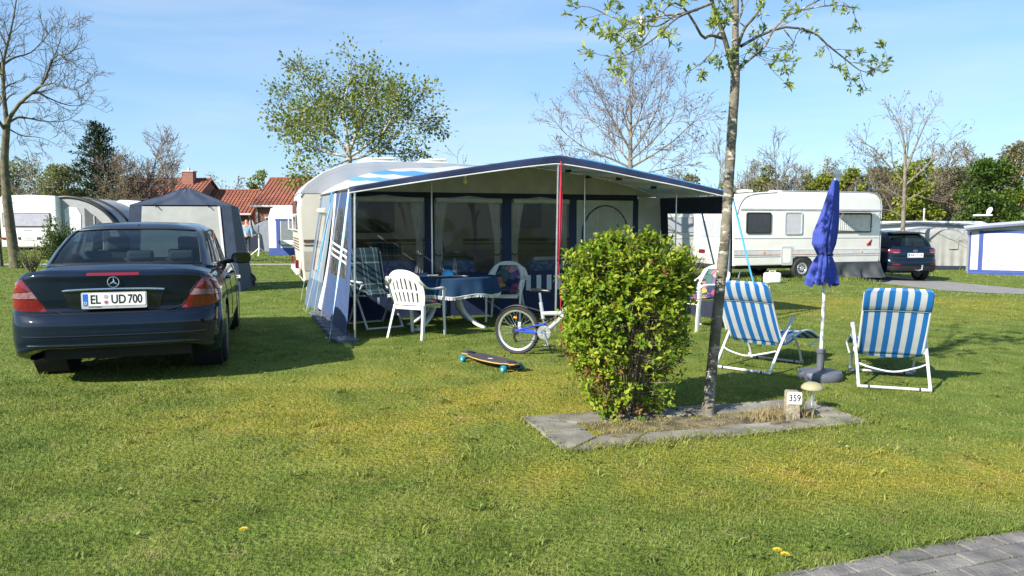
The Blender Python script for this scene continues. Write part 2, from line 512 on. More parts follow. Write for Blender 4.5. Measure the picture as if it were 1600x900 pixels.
    if blades:
        tl = N.new('ShaderNodeBsdfTranslucent'); L.new(hs.outputs[0], tl.inputs['Color'])
        mx = N.new('ShaderNodeMixShader'); mx.inputs[0].default_value = 0.3
        L.new(b.outputs[0], mx.inputs[1]); L.new(tl.outputs[0], mx.inputs[2]); L.new(mx.outputs[0], N['Material Output'].inputs['Surface'])
    else:
        bp = N.new('ShaderNodeBump'); bp.inputs['Strength'].default_value = 0.9; bp.inputs['Distance'].default_value = 0.04
        L.new(nz(28, 6), bp.inputs['Height']); L.new(bp.outputs[0], b.inputs['Normal'])
LAWN = bpy.data.materials.new('lawn'); LAWN.use_nodes = True; lawn_nodes(LAWN, False)
BLADE = bpy.data.materials.new('grass blade'); BLADE.use_nodes = True; lawn_nodes(BLADE, True)

xs = [-900, -500, -250, -120, -70] + list(np.linspace(-40, 40, 81)) + [70, 120, 250, 500, 900]
ys = [-60, -20, -8] + list(np.linspace(-3, 32, 71)) + [36, 42, 50, 60, 80, 120, 200, 400, 900, 1600]
g = MB()
vs = [(x, y, gz(x, y)) for y in ys for x in xs]
nx = len(xs)
g.add(vs, [(j * nx + i, j * nx + i + 1, (j + 1) * nx + i + 1, (j + 1) * nx + i) for j in range(len(ys) - 1) for i in range(nx - 1)])
struct(g.build('ground', LAWN, smooth=180, recalc=False))

# ------------------------------------------------------------------ hard surfaces
ASPHALT = mat('asphalt', (0.20, 0.195, 0.185), 0.9, var=0.12, nscale=3, bump=0.25, bscale=120)
SLAB = mat('concrete slab', (0.105, 0.10, 0.085), 0.9, col2=(0.27, 0.25, 0.20), nscale=5, fac=(.3, .7), bump=0.35, bscale=55, island=0.16)
PAVER = mat('paving stone', (0.105, 0.10, 0.095), 0.85, col2=(0.19, 0.18, 0.165), nscale=9, bump=0.4, bscale=60, island=0.22)
SOIL = mat('soil', (0.050, 0.042, 0.024), 0.95, col2=(0.19, 0.155, 0.080), nscale=9, bump=0.8, bscale=40)

def sheet(name, pts, m, dz=0.004):
    b = MB()
    b.add([(p[0], p[1], gz(p[0], p[1]) + dz) for p in pts], [tuple(range(len(pts)))])
    return struct(b.build(name, m, smooth=0))
def strip_sheet(name, A, B, m, dz=0.012):
    """two polylines of equal count"""
    b = MB()
    for i in range(len(A) - 1):
        for k in range(6):
            t0, t1 = k / 6, (k + 1) / 6
            q = [Vector(A[i]).lerp(Vector(A[i + 1]), t0), Vector(A[i]).lerp(Vector(A[i + 1]), t1), Vector(B[i]).lerp(Vector(B[i + 1]), t1), Vector(B[i]).lerp(Vector(B[i + 1]), t0)]
            b.add([(p.x, p.y, gz(p.x, p.y) + dz) for p in q], [(0, 1, 2, 3)])
    return struct(b.build(name, m, smooth=0))
road_near = [(10.4, 27), (11.2, 21.8), (12.0, 19.8), (12.5, 17.5), (13.3, 14), (15.5, 8)]
road_far = [(13.0, 28.5), (13.7, 24.2), (14.3, 21.5), (15.0, 18.5), (15.9, 14.5), (18.2, 8)]
strip_sheet('road', road_near, road_far, ASPHALT)
path_a = [(-30, 27.0), (-12, 26.9), (-4, 26.9), (0, 27)]
path_b = [(-30, 27.8), (-12, 27.75), (-4, 27.75), (0, 27.8)]
strip_sheet('path', path_a, path_b, mat('pale path', (0.30, 0.28, 0.24), 0.9, bump=0.2))

# bed edged with concrete slabs round the bush and the young tree
BA, BB, BC, BD = [G(*p) for p in ((812, 653), (884, 707), (1364, 661), (1262, 625))]
cen = (BA + BB + BC + BD) / 4
def inset(p, k): return p + (cen - p).normalized() * k
inn = [BA.lerp(BD, 0.135).lerp(BB.lerp(BC, 0.135), 0.30), BB.lerp(BC, 0.135).lerp(BA.lerp(BD, 0.135), 0.27),
       BC.lerp(BB, 0.10).lerp(BD.lerp(BA, 0.10), 0.27), BD.lerp(BA, 0.10).lerp(BC.lerp(BB, 0.10), 0.33)]
rng = random.Random(5)
sl = MB()
def slab_run(o0, o1, i0, i1, n):
    o0, o1, i0, i1 = [Vector((p.x, p.y, 0)) for p in (o0, o1, i0, i1)]
    for k in range(n):
        a, b_ = k / n + 0.003, (k + 1) / n - 0.003
        q = [o0.lerp(o1, a), o0.lerp(o1, b_), i0.lerp(i1, b_), i0.lerp(i1, a)]
        j = [Vector((rng.uniform(-.012, .012), rng.uniform(-.012, .012), 0)) for _ in q]
        q = [p + d for p, d in zip(q, j)]
        tz = [0.012 + rng.uniform(-.006, .007) for _ in q]
        vs = [(p.x, p.y, -0.03) for p in q] + [(p.x, p.y, t) for p, t in zip(q, tz)]
        sl.add(vs, [(4, 5, 6, 7), (0, 1, 5, 4), (1, 2, 6, 5), (2, 3, 7, 6), (3, 0, 4, 7)])
fo = lambda P, Q, t: P.lerp(Q, t)
slab_run(BA, BB, inn[0], inn[1], 2)
slab_run(BB, BC, inn[1], inn[2], 5)
slab_run(BC, BD, inn[2], inn[3], 2)
slab_run(BD, BA, inn[3], inn[0], 4)
struct(sl.build('kerb_slabs', SLAB, smooth=0, bevel=0.008))
sb = MB()
def bedpt(u, v): return inn[0].lerp(inn[3], u).lerp(inn[1].lerp(inn[2], u), v)
def soilz(u, v):
    U, V = -.10 + 1.20 * u, -.35 + 1.85 * v
    p = bedpt(U, V); e_ = min(U + .10, 1.10 - U) * 6; f_ = min(V + .35, 1.5 - V) * 3
    k = max(0, min(1, min(e_, f_)))
    z = 0.004 + 0.008 * max(0, math.sin(math.pi * min(1, max(0, U)))) * max(0, math.sin(math.pi * min(1, max(0, V)))) + 0.012 * noise.noise(p * 5) + 0.008 * noise.noise(p * 17)
    if V > .9: z += .006
    return (p.x, p.y, z * k - .012 * (1 - k))
sb.surf(soilz, 110, 60)
struct(sb.build('bed_soil', SOIL, smooth=180))

# paved pitch road in the near right corner
PE = [G(1180, 915), G(1230, 899), G(1400, 862), G(1600, 832)]
P0, P1 = PE[1], PE[3]
e = (P1 - P0); e.z = 0; e.normalize()
nrm = Vector((e.y, -e.x, 0))
def pav(s_, t_):   # s along the kerb, t away from the lawn, gently curved
    return P0 + e * s_ + nrm * (t_ - 0.018 * math.sin(max(-1.0, min(2.2, s_)) / 1.35 * math.pi) * 0.8)
pv = MB()
for row in range(18):
    wdt, ln = 0.105, 0.21
    t0 = row * wdt + (0.0)
    s0 = -1.6 + (0.105 if row % 2 else 0)
    for k in range(24):
        a = s0 + k * ln + rng.uniform(-.004, .004); b_ = a + ln - 0.008
        q = [pav(a, t0), pav(b_, t0), pav(b_, t0 + wdt - 0.007), pav(a, t0 + wdt - 0.007)]
        h0 = 0.016 + rng.uniform(-.003, .003)
        tz = [h0 + rng.uniform(-.002, .002) for _ in q]
        pv.add([(p.x, p.y, -0.03) for p in q] + [(p.x, p.y, t) for p, t in zip(q, tz)],
               [(4, 5, 6, 7), (0, 1, 5, 4), (1, 2, 6, 5), (2, 3, 7, 6), (3, 0, 4, 7)])
struct(pv.build('paving', PAVER, smooth=0, bevel=0.006))
jn = MB()
jn.surf(lambda u, v: (*pav(-1.65 + 5.1 * u, 0.0 + 1.9 * v)[:2], 0.007), 30, 8)
struct(jn.build('paving_joints', mat('joint sand', (0.085, 0.075, 0.055), 0.95, col2=(0.16, 0.15, 0.08), nscale=14), smooth=180))

# ------------------------------------------------------------------ grass
nr = np.random.default_rng(11)
def inside(poly, X, Y):
    c = np.zeros(len(X), bool); n = len(poly)
    for i in range(n):
        x0, y0 = poly[i][0], poly[i][1]; x1, y1 = poly[i - 1][0], poly[i - 1][1]
        cond = ((y0 > Y) != (y1 > Y)) & (X < (x1 - x0) * (Y - y0) / (y1 - y0 + 1e-12) + x0)
        c ^= cond
    return c
def shrink(poly, k):
    c = sum((Vector(p[:2]) for p in poly), Vector((0, 0))) / len(poly)
    return [Vector(p[:2]) + (c - Vector(p[:2])).normalized() * k for p in poly]
BED_OUT = shrink([BA, BB, BC, BD], 0.02)
BED_IN = shrink(inn, -0.01)
PAV_POLY = [pav(-1.65 + 5.1 * i / 20, 0.02)[:2] for i in range(21)] + [pav(3.4, 1.9)[:2], pav(-1.65, 1.9)[:2]]
ROAD_POLY = road_near + road_far[::-1]
PATH_POLY = path_a + path_b[::-1]
def ngz(X, Y):
    a = np.clip((Y - 13) / 6, 0, 1); a = a * a * (3 - 2 * a); b_ = np.clip((X - 2) / 4, 0, 1); b_ = b_ * b_ * (3 - 2 * b_)
    c = np.clip((X - 9.8) / 2, 0, 1); c = c * c * (3 - 2 * c); d = np.clip((Y - 15) / 6, 0, 1); d = d * d * (3 - 2 * d)
    return -0.15 * a * b_ - 0.20 * c * d
def scatter(y0, y1, dens):
    n = int(dens * (0.72 * (y1 ** 2 - y0 ** 2) + 2.4 * (y1 - y0)))
    Y = np.sqrt(nr.uniform(y0 * y0, y1 * y1, n)); X = nr.uniform(-1, 1, n) * (0.72 * Y + 1.2)
    keep = ~inside(PAV_POLY, X, Y) & ~inside(ROAD_POLY, X, Y) & ~inside(PATH_POLY, X, Y)
    keep &= ~(inside(BED_OUT, X, Y) & ~inside(BED_IN, X, Y) & (nr.random(n) > 0.015))
    ib = inside(BED_IN, X, Y)
    keep &= ~(ib & (nr.random(n) > 0.85))
    return X[keep], Y[keep]
GV, GF = [], []
off = 0
def add_blades(X, Y, w_, h_, segs, lean=0.75):
    global off
    n = len(X)
    # patchy height
    ph = 0.75 + 0.5 * np.sin(X * 3.1 + 1.7 * np.sin(Y * 2.3)) * np.sin(Y * 2.7 + 1.3 * np.sin(X * 1.9)) * 0.5
    H = h_ * nr.uniform(0.45, 1.25, n) * ph
    A = nr.uniform(0, 2 * np.pi, n); Bd = nr.uniform(0, 2 * np.pi, n)
    ln = lean * nr.uniform(0.3, 1.6, n) * H
    W = w_ * nr.uniform(0.6, 1.3, n)
    Z = ngz(X, Y)
    wx, wy = np.cos(A) * W / 2, np.sin(A) * W / 2
    dx, dy = np.cos(Bd) * ln, np.sin(Bd) * ln
    if segs == 2:
        V = np.stack([np.stack([X - wx, Y - wy, Z - .004], 1), np.stack([X + wx, Y + wy, Z - .004], 1),
                      np.stack([X + dx * .35 + wx * .8, Y + dy * .35 + wy * .8, Z + H * .62], 1), np.stack([X + dx * .35 - wx * .8, Y + dy * .35 - wy * .8, Z + H * .62], 1),
                      np.stack([X + dx, Y + dy, Z + H], 1)], 1)
        T = np.array([[0, 1, 2], [0, 2, 3], [3, 2, 4]])
    else:
        V = np.stack([np.stack([X - wx, Y - wy, Z - .004], 1), np.stack([X + wx, Y + wy, Z - .004], 1), np.stack([X + dx, Y + dy, Z + H], 1)], 1)
        T = np.array([[0, 1, 2]])
    k = V.shape[1]
    GF.append((T[None] + (np.arange(n) * k)[:, None, None] + off).reshape(-1, 3)); GV.append(V.reshape(-1, 3)); off += n * k
for y0, y1, dens, w_, h_, sg in ((2.3, 4.2, 8500, .0032, .023, 2), (4.2, 6.5, 4600, .0044, .022, 2), (6.5, 10, 1900, .007, .023, 1),
                                 (10, 16, 520, .014, .028, 1), (16, 26, 130, .028, .035, 1), (26, 45, 26, .07, .06, 1)):
    X, Y = scatter(y0, y1, dens); add_blades(X, Y, w_, h_, sg)
# longer tufts: broad weeds, along slab edges, at the post and at the wheels
def tufts(cx, cy, n, spread, w_, h_, lean=0.6):
    X = np.array(cx)[:, None] + nr.normal(0, spread, (len(cx), n)); Y = np.array(cy)[:, None] + nr.normal(0, spread, (len(cx), n))
    add_blades(X.ravel(), Y.ravel(), w_, h_, 2, lean)
n = 240
Y = np.sqrt(nr.uniform(2.8 ** 2, 9 ** 2, n)); X = nr.uniform(-1, 1, n) * .72 * Y
k = ~inside(PAV_POLY, X, Y) & ~inside(BED_OUT, X, Y)
tufts(X[k], Y[k], 16, 0.025, .009, .042, 1.1)
ed = [BA.lerp(BB, t) for t in np.linspace(0, 1, 14)] + [BB.lerp(BC, t) for t in np.linspace(0, 1, 50)] + [BC.lerp(BD, t) for t in np.linspace(0, 1, 10)]
tufts([p.x for p in ed], [p.y for p in ed], 22, 0.035, .006, .05, 1.0)
jt = []
for o0, o1, i0, i1, n_ in ((BA, BB, inn[0], inn[1], 2), (BB, BC, inn[1], inn[2], 5), (BC, BD, inn[2], inn[3], 2), (BD, BA, inn[3], inn[0], 4)):
    for k_ in range(n_ + 1):
        for _ in range(4): jt.append(o0.lerp(o1, k_ / n_).lerp(i0.lerp(i1, k_ / n_), nr.uniform(0, 1)))
tufts([p.x for p in jt], [p.y for p in jt], 9, 0.012, .004, .030, 1.0)
ed = [pav(s_, -0.01) for s_ in np.linspace(-1.4, 2.6, 90)]
tufts([p.x for p in ed], [p.y for p in ed], 26, 0.022, .005, .05, 1.0)
PB = G(1236, 655)
KV, KF, koff = GV, GF, off
GV, GF, off = [], [], 0
tufts([PB.x - .16, PB.x - .09, PB.x - .22, PB.x + .10, PB.x - .30, PB.x - .05], [PB.y + .03, PB.y - .02, PB.y + .0, PB.y + .05, PB.y - .03, PB.y + .08], 120, 0.05, .005, .11, 0.6)
q_ = [bedpt(nr.uniform(.02, .98), nr.uniform(.1, .95)) for _ in range(70)]
tufts([p.x for p in q_], [p.y for p in q_], 22, 0.035, .004, .035, 1.2)
DV, DF = np.concatenate(GV), np.concatenate(GF)
GV, GF, off = KV, KF, koff
for px, y in ((1170, 21.0), (1225, 21.3), (1195, 21.1), (1250, 21.4), (1290, 21.6), (1330, 21.9), (1520, 30), (1550, 30), (1580, 30)):
    c = on(px, y); X = c.x + nr.normal(0, .45, 260); Y = c.y + nr.normal(0, .12, 260)
    add_blades(X, Y, .02, .16, 2, 0.5)
go = npmesh('grass', np.concatenate(GV), np.concatenate(GF), BLADE)
tag(npmesh('dry_grass', DV, DF, mat('straw', (.30, .24, .12), .7, island=.35, trans=.2)), 'dry straw coloured grass in the slab edged bed', 'grass', kind='stuff')
tag(go, 'short mown lawn grass mixed with yellow moss', 'grass', kind='stuff')

# daisies: countless white specks in the lawn
nd = 1000
Y = np.sqrt(nr.uniform(7.5 ** 2, 24 ** 2, nd)); X = nr.uniform(.05, .72, nd) * Y
e2 = 90
Y = np.concatenate([Y, nr.uniform(4, 9, e2)]); X = np.concatenate([X, nr.uniform(-.68, .68, e2) * Y[-e2:]])
k = ~inside(ROAD_POLY, X, Y) & ~inside(BED_OUT, X, Y); X, Y = X[k], Y[k]
ang = np.arange(6) * np.pi / 3
r_ = nr.uniform(.006, .010, len(X)) * np.clip(Y / 8, .8, 1.6)
V = np.stack([X[:, None] + np.cos(ang) * r_[:, None], Y[:, None] + np.sin(ang) * r_[:, None], (ngz(X, Y) + .042)[:, None] + 0.5 * r_[:, None] * np.sin(ang + 3.5)], 2)
Fc = (np.array([[0, 1, 2, 3], [0, 3, 4, 5]])[None] + (np.arange(len(X)) * 6)[:, None, None]).reshape(-1, 4)
tag(npmesh('daisies', V, Fc, mat('daisy white', (0.8, 0.8, 0.76), 0.6), nper=4), 'tiny white daisies scattered over the lawn', 'flowers', kind='stuff')

# dandelions one can count
DAND = mat('dandelion yellow', (0.75, 0.50, 0.02), 0.6, island=0.2)
STALK = mat('stalk', (0.12, 0.2, 0.04), 0.6)
def dandelion(px, py, label, r=0.014):
    p = G(px, py)
    t = thing('dandelion', label, 'flower', p, rng.uniform(0, 6), 'dandelions in the lawn')
    b = MB(); b.tube([(0, 0, 0), (0.004, 0, 0.03), (0.003, 0.002, 0.055)], 0.0022, 6); b.build('stalk', STALK, t)
    b = MB()
    for k in range(26):
        a = k * 2.4; rr = r * math.sqrt((k + 1) / 26)
        c = Vector((math.cos(a) * rr, math.sin(a) * rr, 0.058 + 0.008 * (1 - rr / r)))
        d = Vector((-math.sin(a), math.cos(a), 0)) * 0.004; o = Vector((math.cos(a), math.sin(a), 0.25)) * 0.008
        b.add([c - d, c + d, c + o + d * .7, c + o - d * .7], [(0, 1, 2, 3)])
    b.build('flower_head', DAND, t, smooth=0, recalc=False)
for q in ((1226, 887, 'yellow dandelion near the paving stones, the one closer to them'), (1214, 880, 'yellow dandelion near the paving stones, the one farther from them'),
          (381, 846, 'lone yellow dandelion in the near lawn below the dark car'), (1078, 557, 'yellow dandelion behind the leafy bush, near the white bicycle'),
          (1496, 492, 'lone yellow dandelion in the lawn behind the right-hand lounger')):
    dandelion(*q)
# ================================================================== cars
def hermite(kn, val, t):
    """smooth curve through val at knots kn, vectorised over trailing axes"""
    kn = np.asarray(kn, float); val = np.asarray(val, float)
    d = np.diff(val, axis=0) / np.diff(kn).reshape(-1, *([1] * (val.ndim - 1)))
    m = np.empty_like(val); m[0], m[-1] = d[0], d[-1]
    h = np.diff(kn).reshape(-1, *([1] * (val.ndim - 1)))
    m[1:-1] = (d[:-1] * h[1:] + d[1:] * h[:-1]) / (h[:-1] + h[1:])
    i = int(min(max(np.searchsorted(kn, t) - 1, 0), len(kn) - 2)); hh = kn[i + 1] - kn[i]
    s = (t - kn[i]) / hh
    return ((2 * s ** 3 - 3 * s ** 2 + 1) * val[i] + (s ** 3 - 2 * s ** 2 + s) * hh * m[i]
            + (-2 * s ** 3 + 3 * s ** 2) * val[i + 1] + (s ** 3 - s ** 2) * hh * m[i + 1])
class Net:
    """smooth shell through rows of (half) outline points, mirrored in x; u runs front, left side, rear (0.5), right side, front"""
    def __init__(s, rows, vk=None):
        A = np.array(rows, float)                       # row, col, xyz (right half, rear centre first)
        L = A[:, ::-1].copy(); L[:, :, 0] *= -1
        s.A = np.concatenate([L[:, :-1], A], axis=1)
        base = s.A[min(1, len(rows) - 1)]
        dk = np.linalg.norm(np.diff(base, axis=0), axis=1); s.uk = np.concatenate([[0], np.cumsum(dk)]); s.uk /= s.uk[-1]
        s.vk = np.array(vk if vk else np.linspace(0, 1, len(rows)))
        s.nc = A.shape[1]
    def ucol(s, c):                                     # u of half-column c (float), right side
        c = s.nc - 1 + c; i = int(math.floor(c)); f = c - i
        return s.uk[i] if f < 1e-9 else s.uk[i] * (1 - f) + s.uk[i + 1] * f
    def ev(s, u, v):
        line = hermite(s.vk, s.A, v)
        return Vector(hermite(s.uk, line, u))
    def nrm(s, u, v):
        e_ = 0.002
        a = s.ev(min(1, u + e_), v) - s.ev(max(0, u - e_), v); b_ = s.ev(u, min(1, v + e_)) - s.ev(u, max(0, v - e_))
        n = a.cross(b_)
        return n.normalized() if n.length > 1e-12 else Vector((0, 0, 1))
    def find(s, x, z, lo=0.25, hi=0.75, y=None):
        """u, v on the rear face with the given x and z (Newton by sampling)"""
        u, v = 0.5, 0.5
        for _ in range(40):
            p = s.ev(u, v); e_ = 1e-3
            du = s.ev(u + e_, v) - p; dv = s.ev(u, min(1, v + e_)) - p
            J = np.array([[du.x, dv.x], [du.z, dv.z]]) / e_
            try: st = np.linalg.solve(J + np.eye(2) * 1e-6, [x - p.x, z - p.z])
            except Exception: break
            u = min(hi, max(lo, u + 0.6 * float(np.clip(st[0], -.05, .05)))); v = min(0.999, max(0.001, v + 0.6 * float(np.clip(st[1], -.15, .15))))
        return u, v
    def line(s, uvs, off=0.001, n=10):
        out = []
        for (a, b_) in zip(uvs[:-1], uvs[1:]):
            for k in range(n):
                t = k / n; u = a[0] + (b_[0] - a[0]) * t; v = a[1] + (b_[1] - a[1]) * t
                out.append(s.ev(u, v) + s.nrm(u, v) * off)
        out.append(s.ev(*uvs[-1]) + s.nrm(*uvs[-1]) * off)
        return out
def outline_rows(cols, rows):
    """cols: (x, y, weights rear/side/front); rows: (z_r, z_s, z_f, inset_r, inset_s, inset_f)"""
    out = []
    for zr, zs, zf, ir, is_, if_ in rows:
        ring = []
        for x, y, wr, ws, wf in cols:
            z = zr * wr + zs * ws + zf * wf
            xx = x - (is_ * ws + 0.4 * is_ * (wr + wf) * (x > .3)) if x > 0 else 0
            ring.append((max(0, xx), y + ir * wr - if_ * wf, z))
        out.append(ring)
    return out
PAINT_BLUE = mat('dark blue car paint', (0.0030, 0.0085, 0.022), 0.45, 0.0, var=0.12, nscale=2, coat=0.9, spec=0.04)
CAR_GLASS = glass_mat('car glass', (0.30, 0.38, 0.40), 0.0, 0.0, spec=.06)
LAMP_RED = mat('red lamp glass', (0.16, 0.002, 0.012), 0.12, var=0.3, nscale=30, coat=1.0)
LAMP_CLEAR = mat('clear lamp glass', (0.22, 0.11, 0.13), 0.1, var=0.25, nscale=40, coat=1.0)
ALLOY = mat('alloy rim', (0.55, 0.56, 0.58), 0.25, 0.9)
PLATE_W = mat('plate white', (0.80, 0.80, 0.79), 0.35, var=0.04)
PLATE_B = mat('plate blue', (0.02, 0.16, 0.60), 0.4)
INK = mat('black ink', (0.012, 0.012, 0.014), 0.5)
SEAT_GREY = mat('grey seat cloth', (0.16, 0.17, 0.185), 0.9)
SEAM = mat('panel gap', (0.004, 0.004, 0.005), 0.7)

def shell(net, nu, nv, skip, v0=0.0, v1=1.0, u0=0.0, u1=1.0, off=0.0, snap=None):
    b = MB()
    def fn(u, v):
        uu, vv = u0 + (u1 - u0) * u, v0 + (v1 - v0) * v
        p = net.ev(uu, vv)
        if off: p = p + net.nrm(uu, vv) * off
        return snap(p) if snap else p
    b.surf(fn, nu, nv, (lambda u, v: skip(u0 + (u1 - u0) * u, v0 + (v1 - v0) * v)) if skip else None)
    return b
def wheel(parent, loc, r, wd, spokes, side):
    t = MB()
    M = Matrix.Translation(loc) @ Matrix.Rotation(R(90) * side, 4, 'Y')
    h = wd / 2; ri = r * 0.66
    t.lathe([(ri, -h * .92), (r * .90, -h), (r * .975, -h * .82), (r, -h * .45), (r, h * .45), (r * .975, h * .82), (r * .90, h), (ri, h * .92), (ri, -h * .92)], 40, M)
    for k in range(44):
        a = 2 * math.pi * k / 44
        for q in (-.55, -.1, .35):
            t.box(M @ Vector((math.cos(a) * r, math.sin(a) * r, h * q * .9)), (.010, .030, .030), (M.to_3x3() @ Matrix.Rotation(a, 3, 'Z')))
    w_ = t.build('wheel', RUBBER, parent)
    m_ = MB()
    m_.lathe([(ri, -h * .9), (ri * .95, -h * .8), (ri * .93, h * .55), (ri * .97, h * .9), (ri * 1.0, h * .93)], 36, M)
    m_.lathe([(0, h * .62), (ri * .22, h * .60), (ri * .24, h * .3), (0, h * .25)], 20, M)
    for k in range(spokes):
        a = 2 * math.pi * k / spokes
        Q = M @ Matrix.Rotation(a, 4, 'Z')
        pts = [(ri * .12, -.035 * r / .3, h * .55), (ri * .95, -.028 * r / .3, h * .72), (ri * .95, .028 * r / .3, h * .72), (ri * .12, .035 * r / .3, h * .55)]
        vs = [Q @ Vector(p) for p in pts] + [Q @ (Vector(p) - Vector((0, 0, .03))) for p in pts]
        m_.add(vs, [(0, 1, 2, 3), (7, 6, 5, 4), (0, 4, 5, 1), (1, 5, 6, 2), (2, 6, 7, 3), (3, 7, 4, 0)])
    m_.build('rim', ALLOY, w_)
    d = MB(); d.lathe([(0, -h * .1), (ri * .92, -h * .1), (ri * .92, -h * .2), (0, -h * .2)], 24, M)
    d.build('brake_disc', BLACK_PL, w_)
    return w_
def plate(parent, M, w_, h_, left, right, band=True):
    b = MB(); b.prism(rrect(w_ + .02, h_ + .034, .012, 3, 0, -.008), 0, -.012, 'y'); b.xf(M)
    pf = b.build('number_plate', GREY_PL, parent, smooth=0)
    b = MB(); b.prism(rrect(w_, h_, .01, 3), -.0125, -.015, 'y'); b.xf(M); b.build('plate_face', PLATE_W, pf, smooth=0)
    b = MB(); b.prism(rrect(.042, h_ - .008, .004, 2, -w_ / 2 + .025, 0), -.0152, -.0165, 'y'); b.xf(M); b.build('country_band', PLATE_B, pf, smooth=0)
    b = MB()
    add_text(b, 'D', .034, M @ XZ(-w_ / 2 + .025, -.0172, -h_ * .27))
    for k in range(12):
        a = k * math.pi / 6
        b.prism(rrect(.0035, .0035, .001, 1, -w_ / 2 + .025 + .0125 * math.cos(a), h_ * .16 + .0125 * math.sin(a)), -.0165, -.0172, 'y') if False else None
    b.build('country_letter', PLATE_W, pf, smooth=0)
    b = MB()
    for txt, x, sx in left: add_text(b, txt, h_ * .98, M @ XZ(x, -.0158, -.002), sx, 0.0022)
    b.build('lettering', INK, pf, smooth=0)
    return pf

def make_sedan():
    t = thing('parked_car', 'dark blue saloon car seen from behind on the lawn in front of the grey tent', 'car', (-3.54, 6.52, 0), R(18))
    t.scale = (.975, .975, 1.0)
    cols = [(0, 0, 1, 0, 0), (.40, .012, 1, 0, 0), (.66, .055, .95, .05, 0), (.81, .14, .65, .35, 0), (.885, .30, .28, .72, 0), (.902, .60, 0, 1, 0),
            (.908, 1.13, 0, 1, 0), (.911, 1.75, 0, 1, 0), (.911, 2.5, 0, 1, 0), (.908, 3.2, 0, 1, 0), (.902, 3.9, 0, 1, 0), (.87, 4.30, 0, .7, .3), (.76, 4.58, 0, .3, .7), (.45, 4.75, 0, 0, 1), (0, 4.82, 0, 0, 1)]
    rows = [(.345, .20, .22, .16, .14, .12), (.362, .23, .25, .045, .05, .03), (.42, .32, .34, .012, .015, .01), (.52, .45, .47, .0, .0, .0), (.625, .60, .56, .018, .0, .02),
            (.665, .68, .60, .055, .004, .05), (.685, .72, .63, .098, .008, .08), (.80, .79, .68, .090, .018, .12), (.94, .87, .72, .075, .040, .17), (1.025, .94, .76, .070, .075, .25), (1.052, .975, .78, .115, .11, .36)]
    vk = [0, .05, .14, .28, .42, .47, .52, .66, .82, .94, 1]
    net = Net(outline_rows(cols, rows), vk)
    ax = (1.13, 3.985); Rw = .372; zc = .315
    def snap(p):
        if abs(p.x) > .55:
            for a in ax:
                d = math.hypot(p.y - a, p.z - zc)
                if abs(d - Rw) < .035 and d > 1e-6:
                    return Vector((p.x, a + (p.y - a) * Rw / d, zc + (p.z - zc) * Rw / d))
        return p
    def inarch(u, v):
        p = net.ev(u, v)
        return abs(p.x) > .55 and any(math.hypot(p.y - a, p.z - zc) < Rw for a in ax)
    def isb(u, v):
        return v < .47 and net.ev(u, v).y < .72
    # cabin
    belt = [(0, .67, 1.066), (.45, .69, 1.064), (.70, .80, 1.055), (.795, 1.08, 1.03), (.805, 1.7, 1.005), (.805, 2.4, .985), (.795, 3.15, .965), (.66, 3.55, .965), (0, 3.75, .985)]
    edge = [(0, 1.50, 1.405), (.38, 1.515, 1.40), (.575, 1.58, 1.385), (.635, 1.76, 1.38), (.650, 2.05, 1.39), (.655, 2.4, 1.395), (.635, 2.75, 1.38), (.53, 2.85, 1.385), (0, 2.80, 1.41)]
    shld = [(0, 1.66, 1.445), (.34, 1.67, 1.44), (.47, 1.74, 1.43), (.525, 1.87, 1.43), (.535, 2.08, 1.44), (.54, 2.4, 1.445), (.515, 2.62, 1.44), (.42, 2.70, 1.44), (0, 2.68, 1.452)]
    top = [(0, 2.0, 1.468)] * 3 + [(0, 2.03, 1.469), (0, 2.15, 1.47), (0, 2.3, 1.47), (0, 2.45, 1.469), (0, 2.48, 1.468), (0, 2.5, 1.467)]
    mid = [((a[0] + b_[0]) / 2 + (.018 if a[0] > .3 else 0), (a[1] + b_[1]) / 2 - (.03 if i < 3 else (-.03 if i > 6 else 0)), (a[2] + b_[2]) / 2 + .012) for i, (a, b_) in enumerate(zip(belt, edge))]
    lift = lambda ring: [(p[0], p[1], 1.03 + (p[2] - 1.03) * 1.05) for p in ring]
    mid, edge, shld, top = lift(mid), lift(edge), lift(shld), lift(top)
    cab = Net([belt, mid, edge, shld, top], [0, .3, .6, .74, 1])
    uC, uD, uA, uW = cab.ucol(1.95), cab.ucol(2.85), cab.ucol(6.0), cab.ucol(6.7)
    def win(u, v):
        r_ = abs(u - .5) + .5
        if .025 < v < .575 and r_ < uC: return 1
        if .05 < v < .56 and uD < r_ < uA: return 2
        if .03 < v < .575 and r_ > uW: return 3
        return 0
    b = shell(net, 220, 70, lambda u, v: inarch(u, v) or isb(u, v), snap=snap)
    # boot deck and bonnet: two sheets between the top ring's sides, left open under the cabin
    ring = [net.ev(net.ucol(c / 20), 1.0) for c in range(0, 281)]
    def halfw(y): return max(0.02, np.interp(y, [p.y for p in ring], [p.x for p in ring]))
    def zt(y): return float(np.interp(y, [p.y for p in ring], [p.z for p in ring]))
    y_r, y_f = ring[0].y, ring[-1].y
    def deck(ya, yb, n):
        def fn(u, v):
            y = ya + (yb - ya) * u; hw = halfw(y); s_ = 2 * v - 1
            z = zt(y) + .022 * (1 - s_ ** 4) * min(1, (y - y_r) * 8, (y_f - y) * 8) - .001
            if y < 1.2:
                k = sm((y - .25) / .45); z = z * (1 - k) + k * max(z, 1.085 - .03 * s_ * s_ - .05 * max(0, abs(s_) - .78) * 4)
            return (hw * s_, y, z)
        b.surf(fn, n, 26)
    deck(y_r, 1.05, 26); deck(3.2, y_f, 20)
    b.surf(lambda u, v: cab.ev(u, v), 132, 44, lambda u, v: win(u, v) > 0)
